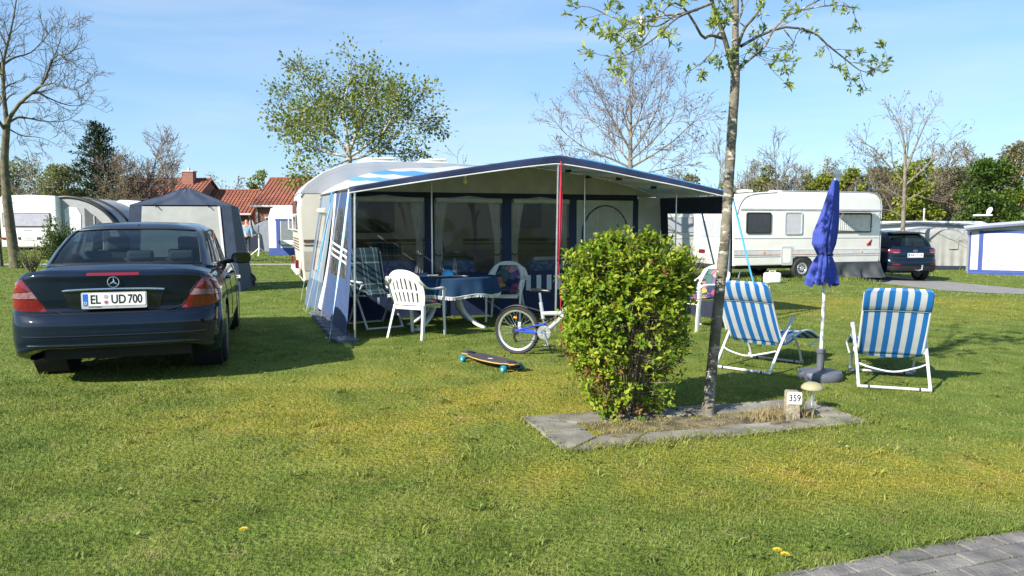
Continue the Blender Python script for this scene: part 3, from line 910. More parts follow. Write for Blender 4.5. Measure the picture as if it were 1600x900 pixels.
    # filler between belt of the body and base of the cabin along the doors
    for s_ in (-1, 1):
        b.surf(lambda u, v: (s_ * (halfw(.8 + 2.9 * u) * (1 - v) + .70 * v), .8 + 2.9 * u, zt(.8 + 2.9 * u) * (1 - v) + (1.02) * v), 30, 3)
    b.build('body', PAINT_BLUE, t, smooth=50)
    bb = shell(net, 220, 60, lambda u, v: inarch(u, v) or not isb(u, v), v1=.47, snap=snap)
    bb.build('bumper', PAINT_BLUE, t, smooth=50)
    # dark lower edge of the bumper and its rub strip
    u0, u1 = net.ucol(-4.6), net.ucol(4.6)
    # glass
    shell(cab, 40, 24, None, .025, .575, 1 - uC, uC, -.004).build('rear_window', CAR_GLASS, t, smooth=180)
    fb = MB()
    fr = [(1 - uC, .025), (uC, .025), (uC, .575), (1 - uC, .575), (1 - uC, .025)]
    fb.tube(cab.line(fr, 0.0, 14), .010, 6); fb.build('window_seal', BLACK_PL, t)
    for s_ in (0, 1):
        a, c = (uD, uA) if s_ else (1 - uA, 1 - uD)
        shell(cab, 40, 16, None, .05, .56, a, c, -.003).build('side_window', CAR_GLASS, t, smooth=180)
        pb = MB()
        for cc in (3.35, 4.85):
            uu = cab.ucol(cc); uu = uu if s_ else 1 - uu
            w0 = .011
            pb.surf(lambda u, v: cab.ev(uu - w0 + 2 * w0 * u, .05 + .51 * v) + cab.nrm(uu, .05 + .51 * v) * .002, 3, 10)
        pb.tube(cab.line([(a, .05), (c, .05), (c, .56), (a, .56), (a, .05)], .001, 12), .009, 6)
        pb.build('window_trim', BLACK_PL, t)
        m_ = MB()
        pts = cab.line([(a, .045), (c, .045)], .004, 30)
        m_.tube(pts, .006, 6); m_.build('chrome_strip', CHROME, t)
    for a, c in ((0.0, 1 - uW), (uW, 1.0)):
        shell(cab, 16, 16, None, .03, .575, a, c, -.004).build('windscreen', CAR_GLASS, t, smooth=180)
    # interior
    ib = MB()
    ib.box((0, 2.35, .55), (1.24, 4.2, .62)); ib.box((0, 1.35, .93), (1.30, 1.1, .16)); ib.box((0, 3.35, .90), (1.25, .55, .12))
    ib.box((0, .60, .60), (1.2, .8, .5)); ib.box((0, 4.4, .5), (1.2, .5, .3))
    for a in ax:
        for s_ in (-1, 1): ib.lathe([(Rw + .004, -.16), (Rw + .004, .12)], 36, Matrix.Translation((s_ * .74, a, zc)) @ Matrix.Rotation(R(90) * s_, 4, 'Y'))
    ib.build('interior', DARK, t)
    sb_ = MB()
    sb_.box((0, 1.70, 1.02), (1.22, .14, .16)); sb_.build('rear_seat', SEAT_GREY, t, bevel=.04, segs=3)
    for x in (-.40, .40): sb_ = MB(); sb_.box((x, 2.72, .95), (.50, .16, .42)); sb_.build('front_seat', SEAT_GREY, t, bevel=.04, segs=3)
    for x in (-.42, 0, .42):
        hb = MB(); hb.box((x, 1.60, 1.125), (.27, .09, .11)); hb.build('headrest', SEAT_GREY, t, bevel=.035, segs=3)
    for x in (-.40, .40):
        hb = MB(); hb.box((x, 2.66, 1.23), (.26, .09, .17)); hb.build('headrest', SEAT_GREY, t, bevel=.035, segs=3)
    pb = MB(); pb.surf(lambda u, v: (-.66 + 1.32 * u, .78 + .75 * v, 1.018 + .02 * math.sin(u * math.pi)), 12, 4); pb.build('parcel_shelf', SEAT_GREY, t)
    wb = MB(); wb.tube([(-.37, 3.02, .98), (-.30, 3.02, 1.09), (-.37, 3.03, 1.17), (-.46, 3.02, 1.09), (-.37, 3.02, .98)], .016, 8);
    wb.build('steering_wheel', BLACK_PL, t)
    # tail lamps, wrapped round the corners
    for s_ in (-1, 1):
        def uvof(x, z):
            u, v = net.find(abs(x), z, .5, .75); return (u, v) if s_ > 0 else (1 - u, v)
        uo = net.ucol(4.75)
        def zrow(v): return .690 + .285 * v
        # inner edge leans outwards towards the top
        inner = [net.find(.56 + .19 * (k / 12) ** 1.1, zrow(k / 12), .5, .75) for k in range(13)]
        def uvlamp(a, v):
            x = v * 12; i = min(11, int(x)); f = x - i
            ui = inner[i][0] * (1 - f) + inner[i + 1][0] * f; vi = inner[i][1] * (1 - f) + inner[i + 1][1] * f
            uo2 = uo - .012 * abs(v - .45) * 2
            u = ui + (uo2 - ui) * a
            return (u if s_ > 0 else 1 - u), vi
        def lamp(v0, v1, off, nv=8):
            lb = MB()
            def fn(a, q):
                v = v0 + (v1 - v0) * q
                u, vv = uvlamp(a, v)
                e_ = min(1, min(a, 1 - a) * 9) * min(1, min(v + .001, 1.001 - v) * 14)
                n = net.nrm(u, vv)
                return net.ev(u, vv) + n * (off * (0.15 + .85 * e_))
            lb.surf(fn, 22, nv)
            return lb
        tl = lamp(0, 1, .012, 22).build('tail_light', LAMP_RED, t, smooth=60)
        lamp(.42, .62, .0155, 5).build('reversing_lens', LAMP_CLEAR, tl, smooth=60)
        lb = MB()
        for v in (.40, .64): lb.tube([net.ev(*uvlamp(a / 14, v)) + net.nrm(*uvlamp(a / 14, v)) * .014 for a in range(1, 14)], .003, 5)
        lb.build('lens_rib', mat('dark red rib', (0.06, 0.004, 0.006), 0.3), tl)
    # panel gaps
    def gap(pts, r=.0038): q = MB(); q.tube(pts, r, 5); q.build('panel_gap', SEAM, t)
    def P(x, z, o=.0005):
        u, v = net.find(abs(x), z, .5, .75); u = u if x >= 0 else 1 - u
        return net.ev(u, v) + net.nrm(u, v) * o
    pth = [P(.74, .985), P(.65, .85), P(.57, .72), P(.52, .700)] + [P(x, .672 - .0 * x) for x in np.linspace(.42, -.42, 16)] + [P(-.52, .700), P(-.57, .72), P(-.65, .85), P(-.74, .985)]
    gap(pth, .0042)
    gap([P(x, .665) for x in np.linspace(-.80, .80, 30)], .005)
    for s_ in (-1, 1):
        for cc in (6.35, 7.55, 9.3):
            u = net.ucol(cc) if s_ > 0 else 1 - net.ucol(cc)
            gap([net.ev(u, v) + net.nrm(u, v) * .0005 for v in np.linspace(.22, 1, 14)])
    cb = MB(); cb.tube([P(x, .478, .004) for x in np.linspace(-.76, .76, 30)], .004, 5); cb.tube([P(x, .395, .002) for x in np.linspace(-.72, .72, 30)], .007, 5)
    cb.build('bumper_strip', mat('bumper trim', (0.02, 0.03, 0.05), .25, .3, coat=1), t)
    # plate recess, chrome bar, plate, star, high brake lamp
    rb = MB(); yy = net.ev(*net.find(0, .78)).y
    rb.surf(lambda u, v: (lambda x, z: (lambda q: P(x, z, .0025))(0))(-.42 + .84 * u + (.05 * (1 - v) * (1 - 2 * u)), .705 + .165 * v), 24, 6)
    rb.build('plate_recess', mat('recess shadowed paint', (0.006, 0.010, 0.018), .35, .2, coat=.6), t)
    cb = MB(); cb.tube([P(x, .885 - .012 * abs(x / .42) ** 3, .010) for x in np.linspace(-.42, .42, 24)], [.004] + [.011] * 23 + [.004], 8); cb.build('chrome_bar', CHROME, t)
    yp = P(0, .78).y
    plate(t, Matrix.Translation((0, yp - .006, .790)), .52, .112, [('EL', -.155, .78), ('UD', .035, .78), ('700', .172, .74)], None)
    pf = [c for c in t.children if c.name.startswith('number_plate')][0]
    b2 = MB(); M0 = Matrix.Translation((0, yp - .006, .790))
    for dz, mm, nm in ((.026, GREY_PL, 'inspection_seal'), (-.024, GREY_PL, 'registration_seal')):
        q = MB(); q.lathe([(0, 0), (.019, 0), (.019, .001), (0, .0012)], 18, M0 @ Matrix.Translation((-.068, -.0155, dz)) @ Matrix.Rotation(R(90), 4, 'X')); q.build(nm, mm, pf, smooth=0)
    q = MB(); q.prism([(-.010, .010), (.010, .010), (.010, -.003), (0, -.012), (-.010, -.003)], -.0172, -.0180, 'y'); q.xf(M0 @ Matrix.Translation((-.068, 0, -.024))); q.build('coat_of_arms', mat('seal red', (0.6, 0.03, 0.04), .5), pf, smooth=0)
    q = MB(); add_text(q, 'AUTOMOBILE', .014, M0 @ XZ(-.16, -.0128, -.067), 1.2); add_text(q, '\u2022 \u2022 \u2022', .014, M0 @ XZ(.02, -.0128, -.067), 1.2); q.build('dealer_lettering', INK, pf, smooth=0)
    st = MB(); ys = P(0, .945).y - .010
    ringp = [(.047 * math.cos(a), ys, .945 + .047 * math.sin(a)) for a in np.linspace(0, 2 * math.pi, 33)[:-1]]
    st.tube(ringp, .0042, 8, closed=True)
    for k in range(3):
        a = R(90 + 120 * k); d = Vector((math.cos(a), 0, math.sin(a))); n = Vector((-math.sin(a), 0, math.cos(a)))
        c = Vector((0, ys, .945))
        st.add([c - n * .010, c + n * .010, c + d * .046, c + Vector((0, -.009, 0))], [(0, 3, 2), (3, 1, 2), (0, 2, 1)])
    st.build('star_emblem', CHROME, t)
    bl = MB(); bl.surf(lambda u, v: P(-.215 + .43 * u, 1.005 + .022 * v, .004), 16, 2); bl.build('brake_light', mat('brake lamp', (0.20, 0.006, 0.012), .15, coat=1), t)
    # mirrors, handles, wheels, lock
    for s_ in (-1, 1):
        mb_ = MB()
        def mf(u, v):
            a, p_ = 2 * math.pi * u, math.pi * (v - .5)
            cx, cy, cz = math.cos(a) * math.cos(p_), math.sin(a) * math.cos(p_), math.sin(p_)
            sg = lambda q, e_: math.copysign(abs(q) ** e_, q)
            return (s_ * (1.0 + .125 * sg(cx, .7)), 2.98 + .085 * sg(cy, .6), 1.035 + .075 * sg(cz, .7))
        mb_.surf(mf, 24, 14); mb_.tube([(s_ * .80, 3.02, .985), (s_ * .92, 3.0, 1.0)], .03, 8)
        m = mb_.build('door_mirror', BLACK_PL, t)
        gb_ = MB(); gb_.prism(rrect(.20, .115, .035, 4, s_ * 1.0, 1.035), 2.893, 2.888, 'y'); gb_.build('mirror_glass', mat('mirror', (0.06, 0.065, 0.07), .02, 1.0, var=0), m, smooth=0)
        for cc in (7.1, 8.6):
            u = net.ucol(cc); u = u if s_ > 0 else 1 - u
            h = MB(); p = net.ev(u, .80); h.tube([p + Vector((s_ * .0, -.10, 0)), p + Vector((s_ * .035, -.07, 0)), p + Vector((s_ * .035, .07, 0)), p + Vector((0, .10, 0))], .013, 8); h.build('door_handle', PAINT_BLUE, t)
        for a in ax:
            wheel(t, (s_ * .795, a, .315), .315, .225, 7, s_)
    ab = MB(); ab.tube([(0, 1.64, 1.44), (0, 1.60, 1.455)], .012, 8); ab.build('antenna', BLACK_PL, t)
    return t
make_sedan()

def make_suv():
    p = on(1434, 23.2)
    t = thing('parked_car', 'dark blue compact off-roader with roof spoiler and tow bar, parked behind the white caravan', 'car', p, R(8))
    cols = [(0, 0, 1, 0, 0), (.42, .015, 1, 0, 0), (.68, .07, .9, .1, 0), (.83, .18, .55, .45, 0), (.895, .38, .15, .85, 0), (.905, .84, 0, 1, 0), (.91, 1.5, 0, 1, 0), (.91, 2.3, 0, 1, 0), (.905, 3.0, 0, 1, 0), (.90, 3.5, 0, 1, 0),
            (.86, 3.95, 0, .6, .4), (.70, 4.25, 0, .2, .8), (.4, 4.36, 0, 0, 1), (0, 4.41, 0, 0, 1)]
    rows = [(.34, .28, .25, .22, .12, .10), (.38, .31, .28, .06, .04, .03), (.50, .45, .45, .0, .0, .0), (.68, .62, .65, .0, -.01, .0), (.74, .74, .75, .05, .0, .05), (.90, .90, .85, .055, .012, .12), (1.02, 1.0, .95, .07, .03, .25), (1.10, 1.07, 1.0, .11, .07, .40)]
    net = Net(outline_rows(cols, rows))
    ax = (.86, 3.5); Rw = .40; zc = .345
    def snap(p):
        if abs(p.x) > .55:
            for a in ax:
                d = math.hypot(p.y - a, p.z - zc)
                if abs(d - Rw) < .045 and d > 1e-6: return Vector((p.x, a + (p.y - a) * Rw / d, zc + (p.z - zc) * Rw / d))
        return p
    def inarch(u, v):
        p = net.ev(u, v); return abs(p.x) > .55 and any(math.hypot(p.y - a, p.z - zc) < Rw for a in ax)
    belt = [(0, .13, 1.10), (.45, .15, 1.10), (.68, .22, 1.10), (.80, .50, 1.10), (.825, 1.3, 1.08), (.825, 2.0, 1.06), (.81, 2.7, 1.03), (.66, 3.05, 1.03), (0, 3.25, 1.05)]
    edge = [(0, .52, 1.52), (.38, .53, 1.515), (.56, .58, 1.50), (.64, .78, 1.50), (.665, 1.3, 1.53), (.665, 1.8, 1.535), (.64, 2.2, 1.50), (.53, 2.32, 1.50), (0, 2.30, 1.53)]
    shld = [(0, .62, 1.58), (.36, .63, 1.575), (.48, .70, 1.57), (.54, .88, 1.57), (.555, 1.3, 1.60), (.555, 1.8, 1.60), (.53, 2.08, 1.57), (.42, 2.18, 1.57), (0, 2.16, 1.585)]
    top = [(0, 1.0, 1.62)] * 3 + [(0, 1.1, 1.63), (0, 1.3, 1.635), (0, 1.6, 1.635), (0, 1.8, 1.63), (0, 1.9, 1.625), (0, 1.95, 1.62)]
    mid = [((a[0] + b_[0]) / 2 + (.025 if a[0] > .3 else 0), (a[1] + b_[1]) / 2 - (.04 if i < 3 else 0), (a[2] + b_[2]) / 2) for i, (a, b_) in enumerate(zip(belt, edge))]
    cab = Net([belt, mid, edge, shld, top], [0, .3, .6, .74, 1])
    uC, uD, uA, uW = cab.ucol(2.0), cab.ucol(3.1), cab.ucol(6.0), cab.ucol(6.7)
    def win(u, v):
        r_ = abs(u - .5) + .5
        if .06 < v < .54 and r_ < uC: return 1
        if .06 < v < .55 and uD < r_ < uA: return 2
        if .03 < v < .575 and r_ > uW: return 3
        return 0
    b = shell(net, 140, 36, inarch, snap=snap)
    b.surf(lambda u, v: cab.ev(u, v), 100, 36, lambda u, v: win(u, v) > 0)
    ring = [net.ev(net.ucol(c / 10), 1.0) for c in range(0, 131)]
    hw = lambda y: max(.02, np.interp(y, [q.y for q in ring], [q.x for q in ring])); zt = lambda y: float(np.interp(y, [q.y for q in ring], [q.z for q in ring]))
    for ya, yb in ((ring[0].y, .6), (2.6, ring[-1].y)):
        b.surf(lambda u, v: (hw(ya + (yb - ya) * u) * (2 * v - 1), ya + (yb - ya) * u, zt(ya + (yb - ya) * u)), 12, 12)
    for s_ in (-1, 1):
        b.surf(lambda u, v: (s_ * (hw(.5 + 2.6 * u) * (1 - v) + .7 * v), .5 + 2.6 * u, zt(.5 + 2.6 * u) + .01 * v), 16, 2)
    b.build('body', PAINT_BLUE, t, smooth=50)
    shell(cab, 24, 14, None, .06, .54, 1 - uC, uC, -.003).build('rear_window', glass_mat('privacy glass', (.12, .16, .17), 0, 0, spec=.06), t, smooth=180)
    for s_ in (0, 1):
        a, c = (uD, uA) if s_ else (1 - uA, 1 - uD)
        shell(cab, 30, 10, None, .06, .55, a, c, -.003).build('side_window', CAR_GLASS, t, smooth=180)
        a, c = (uW, 1.0) if s_ else (0.0, 1 - uW)
        shell(cab, 12, 10, None, .03, .575, a, c, -.003).build('windscreen', CAR_GLASS, t, smooth=180)
    ib = MB(); ib.box((0, 2.2, .62), (1.22, 3.8, .66)); ib.box((0, .5, .7), (1.2, .6, .5)); ib.box((0, 1.6, 1.12), (1.1, .2, .5)); ib.build('interior', DARK, t)
    sp_ = MB(); sp_.surf(lambda u, v: (-.58 + 1.16 * u, .38 + .28 * v - .0, 1.535 + .035 * v + .012 * (1 - (2 * u - 1) ** 2)), 14, 4); sp_.build('roof_spoiler', BLACK_PL, t, solid=.03)
    def P(x, z, o=.002):
        u, v = net.find(abs(x), z, .5, .78); u = u if x >= 0 else 1 - u
        return net.ev(u, v) + net.nrm(u, v) * o
    lo = MB(); lo.surf(lambda u, v: P(-.84 + 1.68 * u, .39 + .13 * v, .004), 26, 4); lo.build('bumper_cladding', BLACK_PL, t)
    for s_ in (-1, 1):
        tl = MB(); tl.surf(lambda u, v: P(s_ * (.50 + .38 * u), .925 + .03 * u + (.115 - .03 * u) * v, .014), 14, 6); o = tl.build('tail_light', LAMP_RED, t)
        tl = MB(); tl.surf(lambda u, v: P(s_ * (.54 + .16 * u), .930 + .030 * v, .018), 8, 3); tl.build('reversing_lens', LAMP_CLEAR, o)
        tl = MB(); tl.surf(lambda u, v: P(s_ * (.52 + .22 * u), .555 + .04 * v, .006), 8, 3); tl.build('reflector', LAMP_RED, t)
        m_ = MB(); m_.tube([(s_ * .84, 2.55, 1.09), (s_ * .94, 2.56, 1.11), (s_ * 1.03, 2.57, 1.12)], [.03, .075, .06], 10); m_.build('door_mirror', PAINT_BLUE, t)
        for a in ax: wheel(t, (s_ * .79, a, .345), .345, .22, 5, s_)
        for cc in (6.0, 7.1):
            u = net.ucol(cc); u = u if s_ > 0 else 1 - u
            h = MB(); q = net.ev(u, .86); h.tube([q + Vector((0, -.1, 0)), q + Vector((s_ * .03, 0, 0)), q + Vector((0, .1, 0))], .013, 6); h.build('door_handle', PAINT_BLUE, t)
    gb = MB(); gb.tube([P(x, .735, .0) for x in np.linspace(-.78, .78, 20)], .006, 5)
    gb.build('panel_gap', SEAM, t)
    yp = P(0, .86).y
    plate(t, Matrix.Translation((0, yp - .006, .865)), .52, .112, [('HGR', -.13, .72), ('LT', .03, .75), ('114', .155, .70)], None)
    em = MB(); em.tube([(.075 * math.cos(a), P(0, 1.0).y - .008, 1.0 + .032 * math.sin(a)) for a in np.linspace(0, 2 * math.pi, 25)[:-1]], .006, 6, closed=True)
    em.tube([(-.035, P(0, 1.).y - .008, .975), (-.012, P(0, 1.).y - .008, 1.025)], .006, 6); em.tube([(.012, P(0, 1.).y - .008, .975), (.035, P(0, 1.).y - .008, 1.025)], .006, 6); em.tube([(-.024, P(0, 1.).y - .008, 1.0), (.024, P(0, 1.).y - .008, 1.0)], .005, 6)
    em.build('oval_emblem', CHROME, t)
    wp = MB(); wp.tube([(.0, .14, 1.14), (.22, .16, 1.155), (.36, .17, 1.15)], .012, 6); wp.build('rear_wiper', BLACK_PL, t)
    tb = MB(); tb.tube([(.02, .12, .40), (.02, -.10, .39), (.12, -.12, .42), (.13, -.12, .52)], .022, 8); tb.tube([(.13, -.12, .52), (.13, -.12, .56)], .03, 8); tb.build('tow_bar', STEEL, t)
    an = MB(); an.tube([(0, .85, 1.60), (0, .62, 1.75)], .008, 6); an.build('antenna', BLACK_PL, t)
make_suv()
# ================================================================== main caravan and its awning
AW_O = Vector((-1.975, 9.2, 0)); AW_R = R(19)
AW_M = Matrix.Translation(AW_O) @ Matrix.Rotation(AW_R, 4, 'Z')
AW_I = AW_M.inverted()
NAVY = mat('navy cloth', (0.016, 0.030, 0.085), 0.8, var=0.18, bump=0.15, bscale=25)
NAVY_D = mat('dark navy cloth', (0.012, 0.018, 0.040), 0.85, var=0.18, bump=0.15, bscale=25)
STEELBLUE = mat('grey blue cloth', (0.07, 0.105, 0.165), 0.8, var=0.12, bump=0.15, bscale=25)
MIDBLUE = mat('mid blue cloth', (0.032, 0.062, 0.150), 0.75, var=0.12, bump=0.15, bscale=25)
CREAM = mat('cream cloth', (0.50, 0.48, 0.40), 0.85, var=0.08, bump=0.2, bscale=14, trans=.3)
OFFWHITE = mat('off white cloth', (0.72, 0.72, 0.70), 0.8, var=0.06, bump=0.15, bscale=14)
GREYCLOTH = mat('light grey cloth', (0.42, 0.43, 0.42), 0.85, var=0.1, bump=0.2, bscale=14)
FOIL = glass_mat('clear window foil', (0.90, 0.91, 0.92), 0.03, 0.05, wav=0.25)
FOIL_D = glass_mat('smoked window foil', (0.74, 0.74, 0.72), 0.02, 0.03, spec=.03)
CURTAIN = mat('curtain net', (0.78, 0.78, 0.76), 0.85, var=0.08, trans=0.4)
STRAP = mat('light blue strap', (0.06, 0.32, 0.62), 0.6, var=0.1)
STRAP_P = mat('pale blue strap', (0.38, 0.60, 0.80), 0.6, var=0.1)
ROPE = mat('guy rope', (0.62, 0.62, 0.60), 0.8)
RED = mat('red strap', (0.36, 0.012, 0.035), 0.6, var=0.15)
CARAVAN_W = mat('caravan white', (0.70, 0.69, 0.645), 0.35, var=0.05, nscale=2, coat=.2)
CARAVAN_B = mat('caravan beige', (0.47, 0.445, 0.375), 0.45, var=0.06, nscale=2)
CARAVAN_R = mat('caravan roof', (0.36, 0.375, 0.40), 0.5, var=0.06, nscale=2)
BROWN = mat('brown stripe', (0.085, 0.05, 0.03), 0.5)
PANE = glass_mat('caravan window', (0.10, 0.11, 0.12), 0.03, 0.5)
PANE_G = mat('grey acrylic pane', (0.46, 0.47, 0.50), 0.2, var=0.04)
DKPANE = mat('dark acrylic pane', (0.035, 0.04, 0.048), 0.08, var=0.1)

def caravan_window(parent, x, y, z, w_, h_, face=-1, pane=None, curtain=True, frame=None):
    """window on a wall facing face*Y"""
    b = MB()
    o_, i_ = rrect(w_, h_, .06, 4), rrect(w_ - .07, h_ - .07, .05, 4)
    n = len(o_); f = face
    vs = [(x + p[0], y + f * .002, z + p[1]) for p in o_] + [(x + p[0], y + f * .028, z + p[1]) for p in o_] + [(x + p[0], y + f * .028, z + p[1]) for p in i_] + [(x + p[0], y + f * .012, z + p[1]) for p in i_]
    b.add(vs, [(k * n + i, k * n + (i + 1) % n, (k + 1) * n + (i + 1) % n, (k + 1) * n + i) for k in range(3) for i in range(n)])
    fr = b.build('window_frame', frame or BLACK_PL, parent)
    b = MB(); b.prism(i_, y + f * .004, y + f * .016, 'y'); b.xf(Matrix.Translation((x, 0, z))); b.build('pane', pane or DKPANE, fr)
    return fr

def main_caravan():
    loc = AW_M @ Vector((-.40, 4.62, 0))
    t = thing('caravan', 'older beige caravan with grey rounded roof behind the big blue awning', 'caravan', loc, AW_R)
    L = 5.6; Wd = 2.15
    prof = [(0.06, .42), (L - .06, .42), (L, 1.1), (L - .02, 1.9), (L - .12, 2.25), (L - .40, 2.50), (L - .9, 2.60), (2.6, 2.64), (1.4, 2.63), (.85, 2.575), (.45, 2.42), (.15, 2.20), (.03, 2.04), (-.02, 1.75), (0, 1.05)]
    b = MB(); b.extr(prof, Wd / 2, .07, 4, axis='y'); b.xf(Matrix.Translation((0, Wd / 2, 0)))
    body = b.build('body', CARAVAN_B, t, smooth=40)
    # roof skin, 4 mm proud, in grey
    top = [p for p in prof if p[1] > 1.99]
    top = sorted(top, key=lambda p: p[0])
    b = MB()
    n = len(top)
    def roof(u, v):
        x = u * (n - 1); i = min(n - 2, int(x)); f = x - i
        p = Vector(top[i]).lerp(Vector(top[i + 1]), f); e_ = (Vector(top[i + 1]) - Vector(top[i])).normalized()
        q = p + Vector((-e_.y, e_.x)) * .012
        yy = -.012 + (Wd + .024) * v; dr = 0
        ed = min(v, 1 - v)
        if ed < .05: dr = .10 * (1 - ed / .05) ** 2
        return (q.x, yy, q.y - dr)
    b.surf(roof, 60, 40)
    b.build('roof', CARAVAN_R, t)
    up = [(p[0], p[1] - .004) for p in sorted([q for q in prof if q[1] > 1.99], key=lambda q: q[0])]
    b = MB(); b.prism([(.03, 2.03)] + [(p[0] + (.01 if p[0] < 1 else -.01), p[1]) for p in up[1:-1]] + [(L - .04, 2.03)], -.010, .03, 'y'); b.build('roof_side', CARAVAN_R, t, smooth=0)
    b = MB(); b.box((L / 2, -.008, 1.165), (L - .15, .012, .05)); b.box((L / 2, -.008, 1.09), (L - .15, .010, .02)); b.build('brown_moulding', BROWN, t)
    b = MB(); b.box((L / 2, -.006, .80), (L - .15, .008, .35)); b.build('lower_panel', mat('caravan lower', (0.33, 0.30, 0.25), .5), t)
    caravan_window(t, 1.15, 0, 1.62, 1.15, .62); caravan_window(t, 4.2, 0, 1.66, 1.0, .52)
    # entrance door with rounded top corners, between the windows
    b = MB(); b.prism(rrect(.62, 1.75, .10, 5, 2.75, 1.38), -.022, -.004, 'y'); d = b.build('door', CARAVAN_B, t)
    b = MB(); b.tube([(2.52, -.02, 1.25), (2.52, -.06, 1.25), (2.52, -.06, 1.38), (2.52, -.02, 1.38)], .012, 6); b.build('handle', BLACK_PL, d)
    # tail end: bumper strip, lamps, grab handles, roof hatches
    b = MB(); b.box((-.03, Wd / 2, .60), (.08, Wd - .06, .12)); b.build('rear_bumper', CARAVAN_W, t, bevel=.02)
    for y in (.16, Wd - .16):
        b = MB(); b.box((-.045, y, .74), (.06, .16, .16)); b.build('tail_light', LAMP_RED, t, bevel=.015)
        b = MB(); b.tube([(-.01, y + .05, 1.35), (-.10, y + .05, 1.38), (-.10, y + .05, 1.62), (-.01, y + .05, 1.65)], .014, 8); b.build('grab_handle', WHITE_PL, t)
    b = MB()
    for k in range(5): b.box((-.012, Wd / 2, 1.0 + .05 * k), (.012, Wd - .25, .018))
    b.build('rear_trim', BROWN, t, bevel=.003)
    b = MB(); b.prism(rrect(1.45, .58, .08, 4, Wd / 2, 1.62), -.030, -.012, 'x'); b.build('rear_window', DKPANE, t)
    for x, y, w_, dz in ((1.55, 1.25, .62, .07), (2.62, 1.1, .50, .05)):
        b = MB(); b.box((x, y - .35, 2.675), (w_ + .1, w_ * .8 + .1, .07)); b.box((x + .02, y - .35, 2.745), (w_, w_ * .8, .04), Matrix.Rotation(R(-3), 3, 'Y'))
        b.build('roof_hatch', WHITE_PL, t, bevel=.015)
    for x in (2.5, ):
        for y in (.12, Wd - .12):
            b = MB(); M = Matrix.Translation((x, y, .32)) @ Matrix.Rotation(R(90), 4, 'X')
            b.lathe([(.19, -.09), (.31, -.09), (.32, 0), (.31, .09), (.19, .09), (0, .07)], 28, M); b.build('wheel', RUBBER, t)
    b = MB(); b.box((L / 2, Wd / 2, .36), (L - .4, Wd - .5, .14)); b.build('chassis', DARK, t)
    b = MB(); b.tube([(L - .1, Wd / 2, .40), (L + 1.2, Wd / 2, .42)], .05, 8); b.build('drawbar', STEEL, t)
main_caravan()

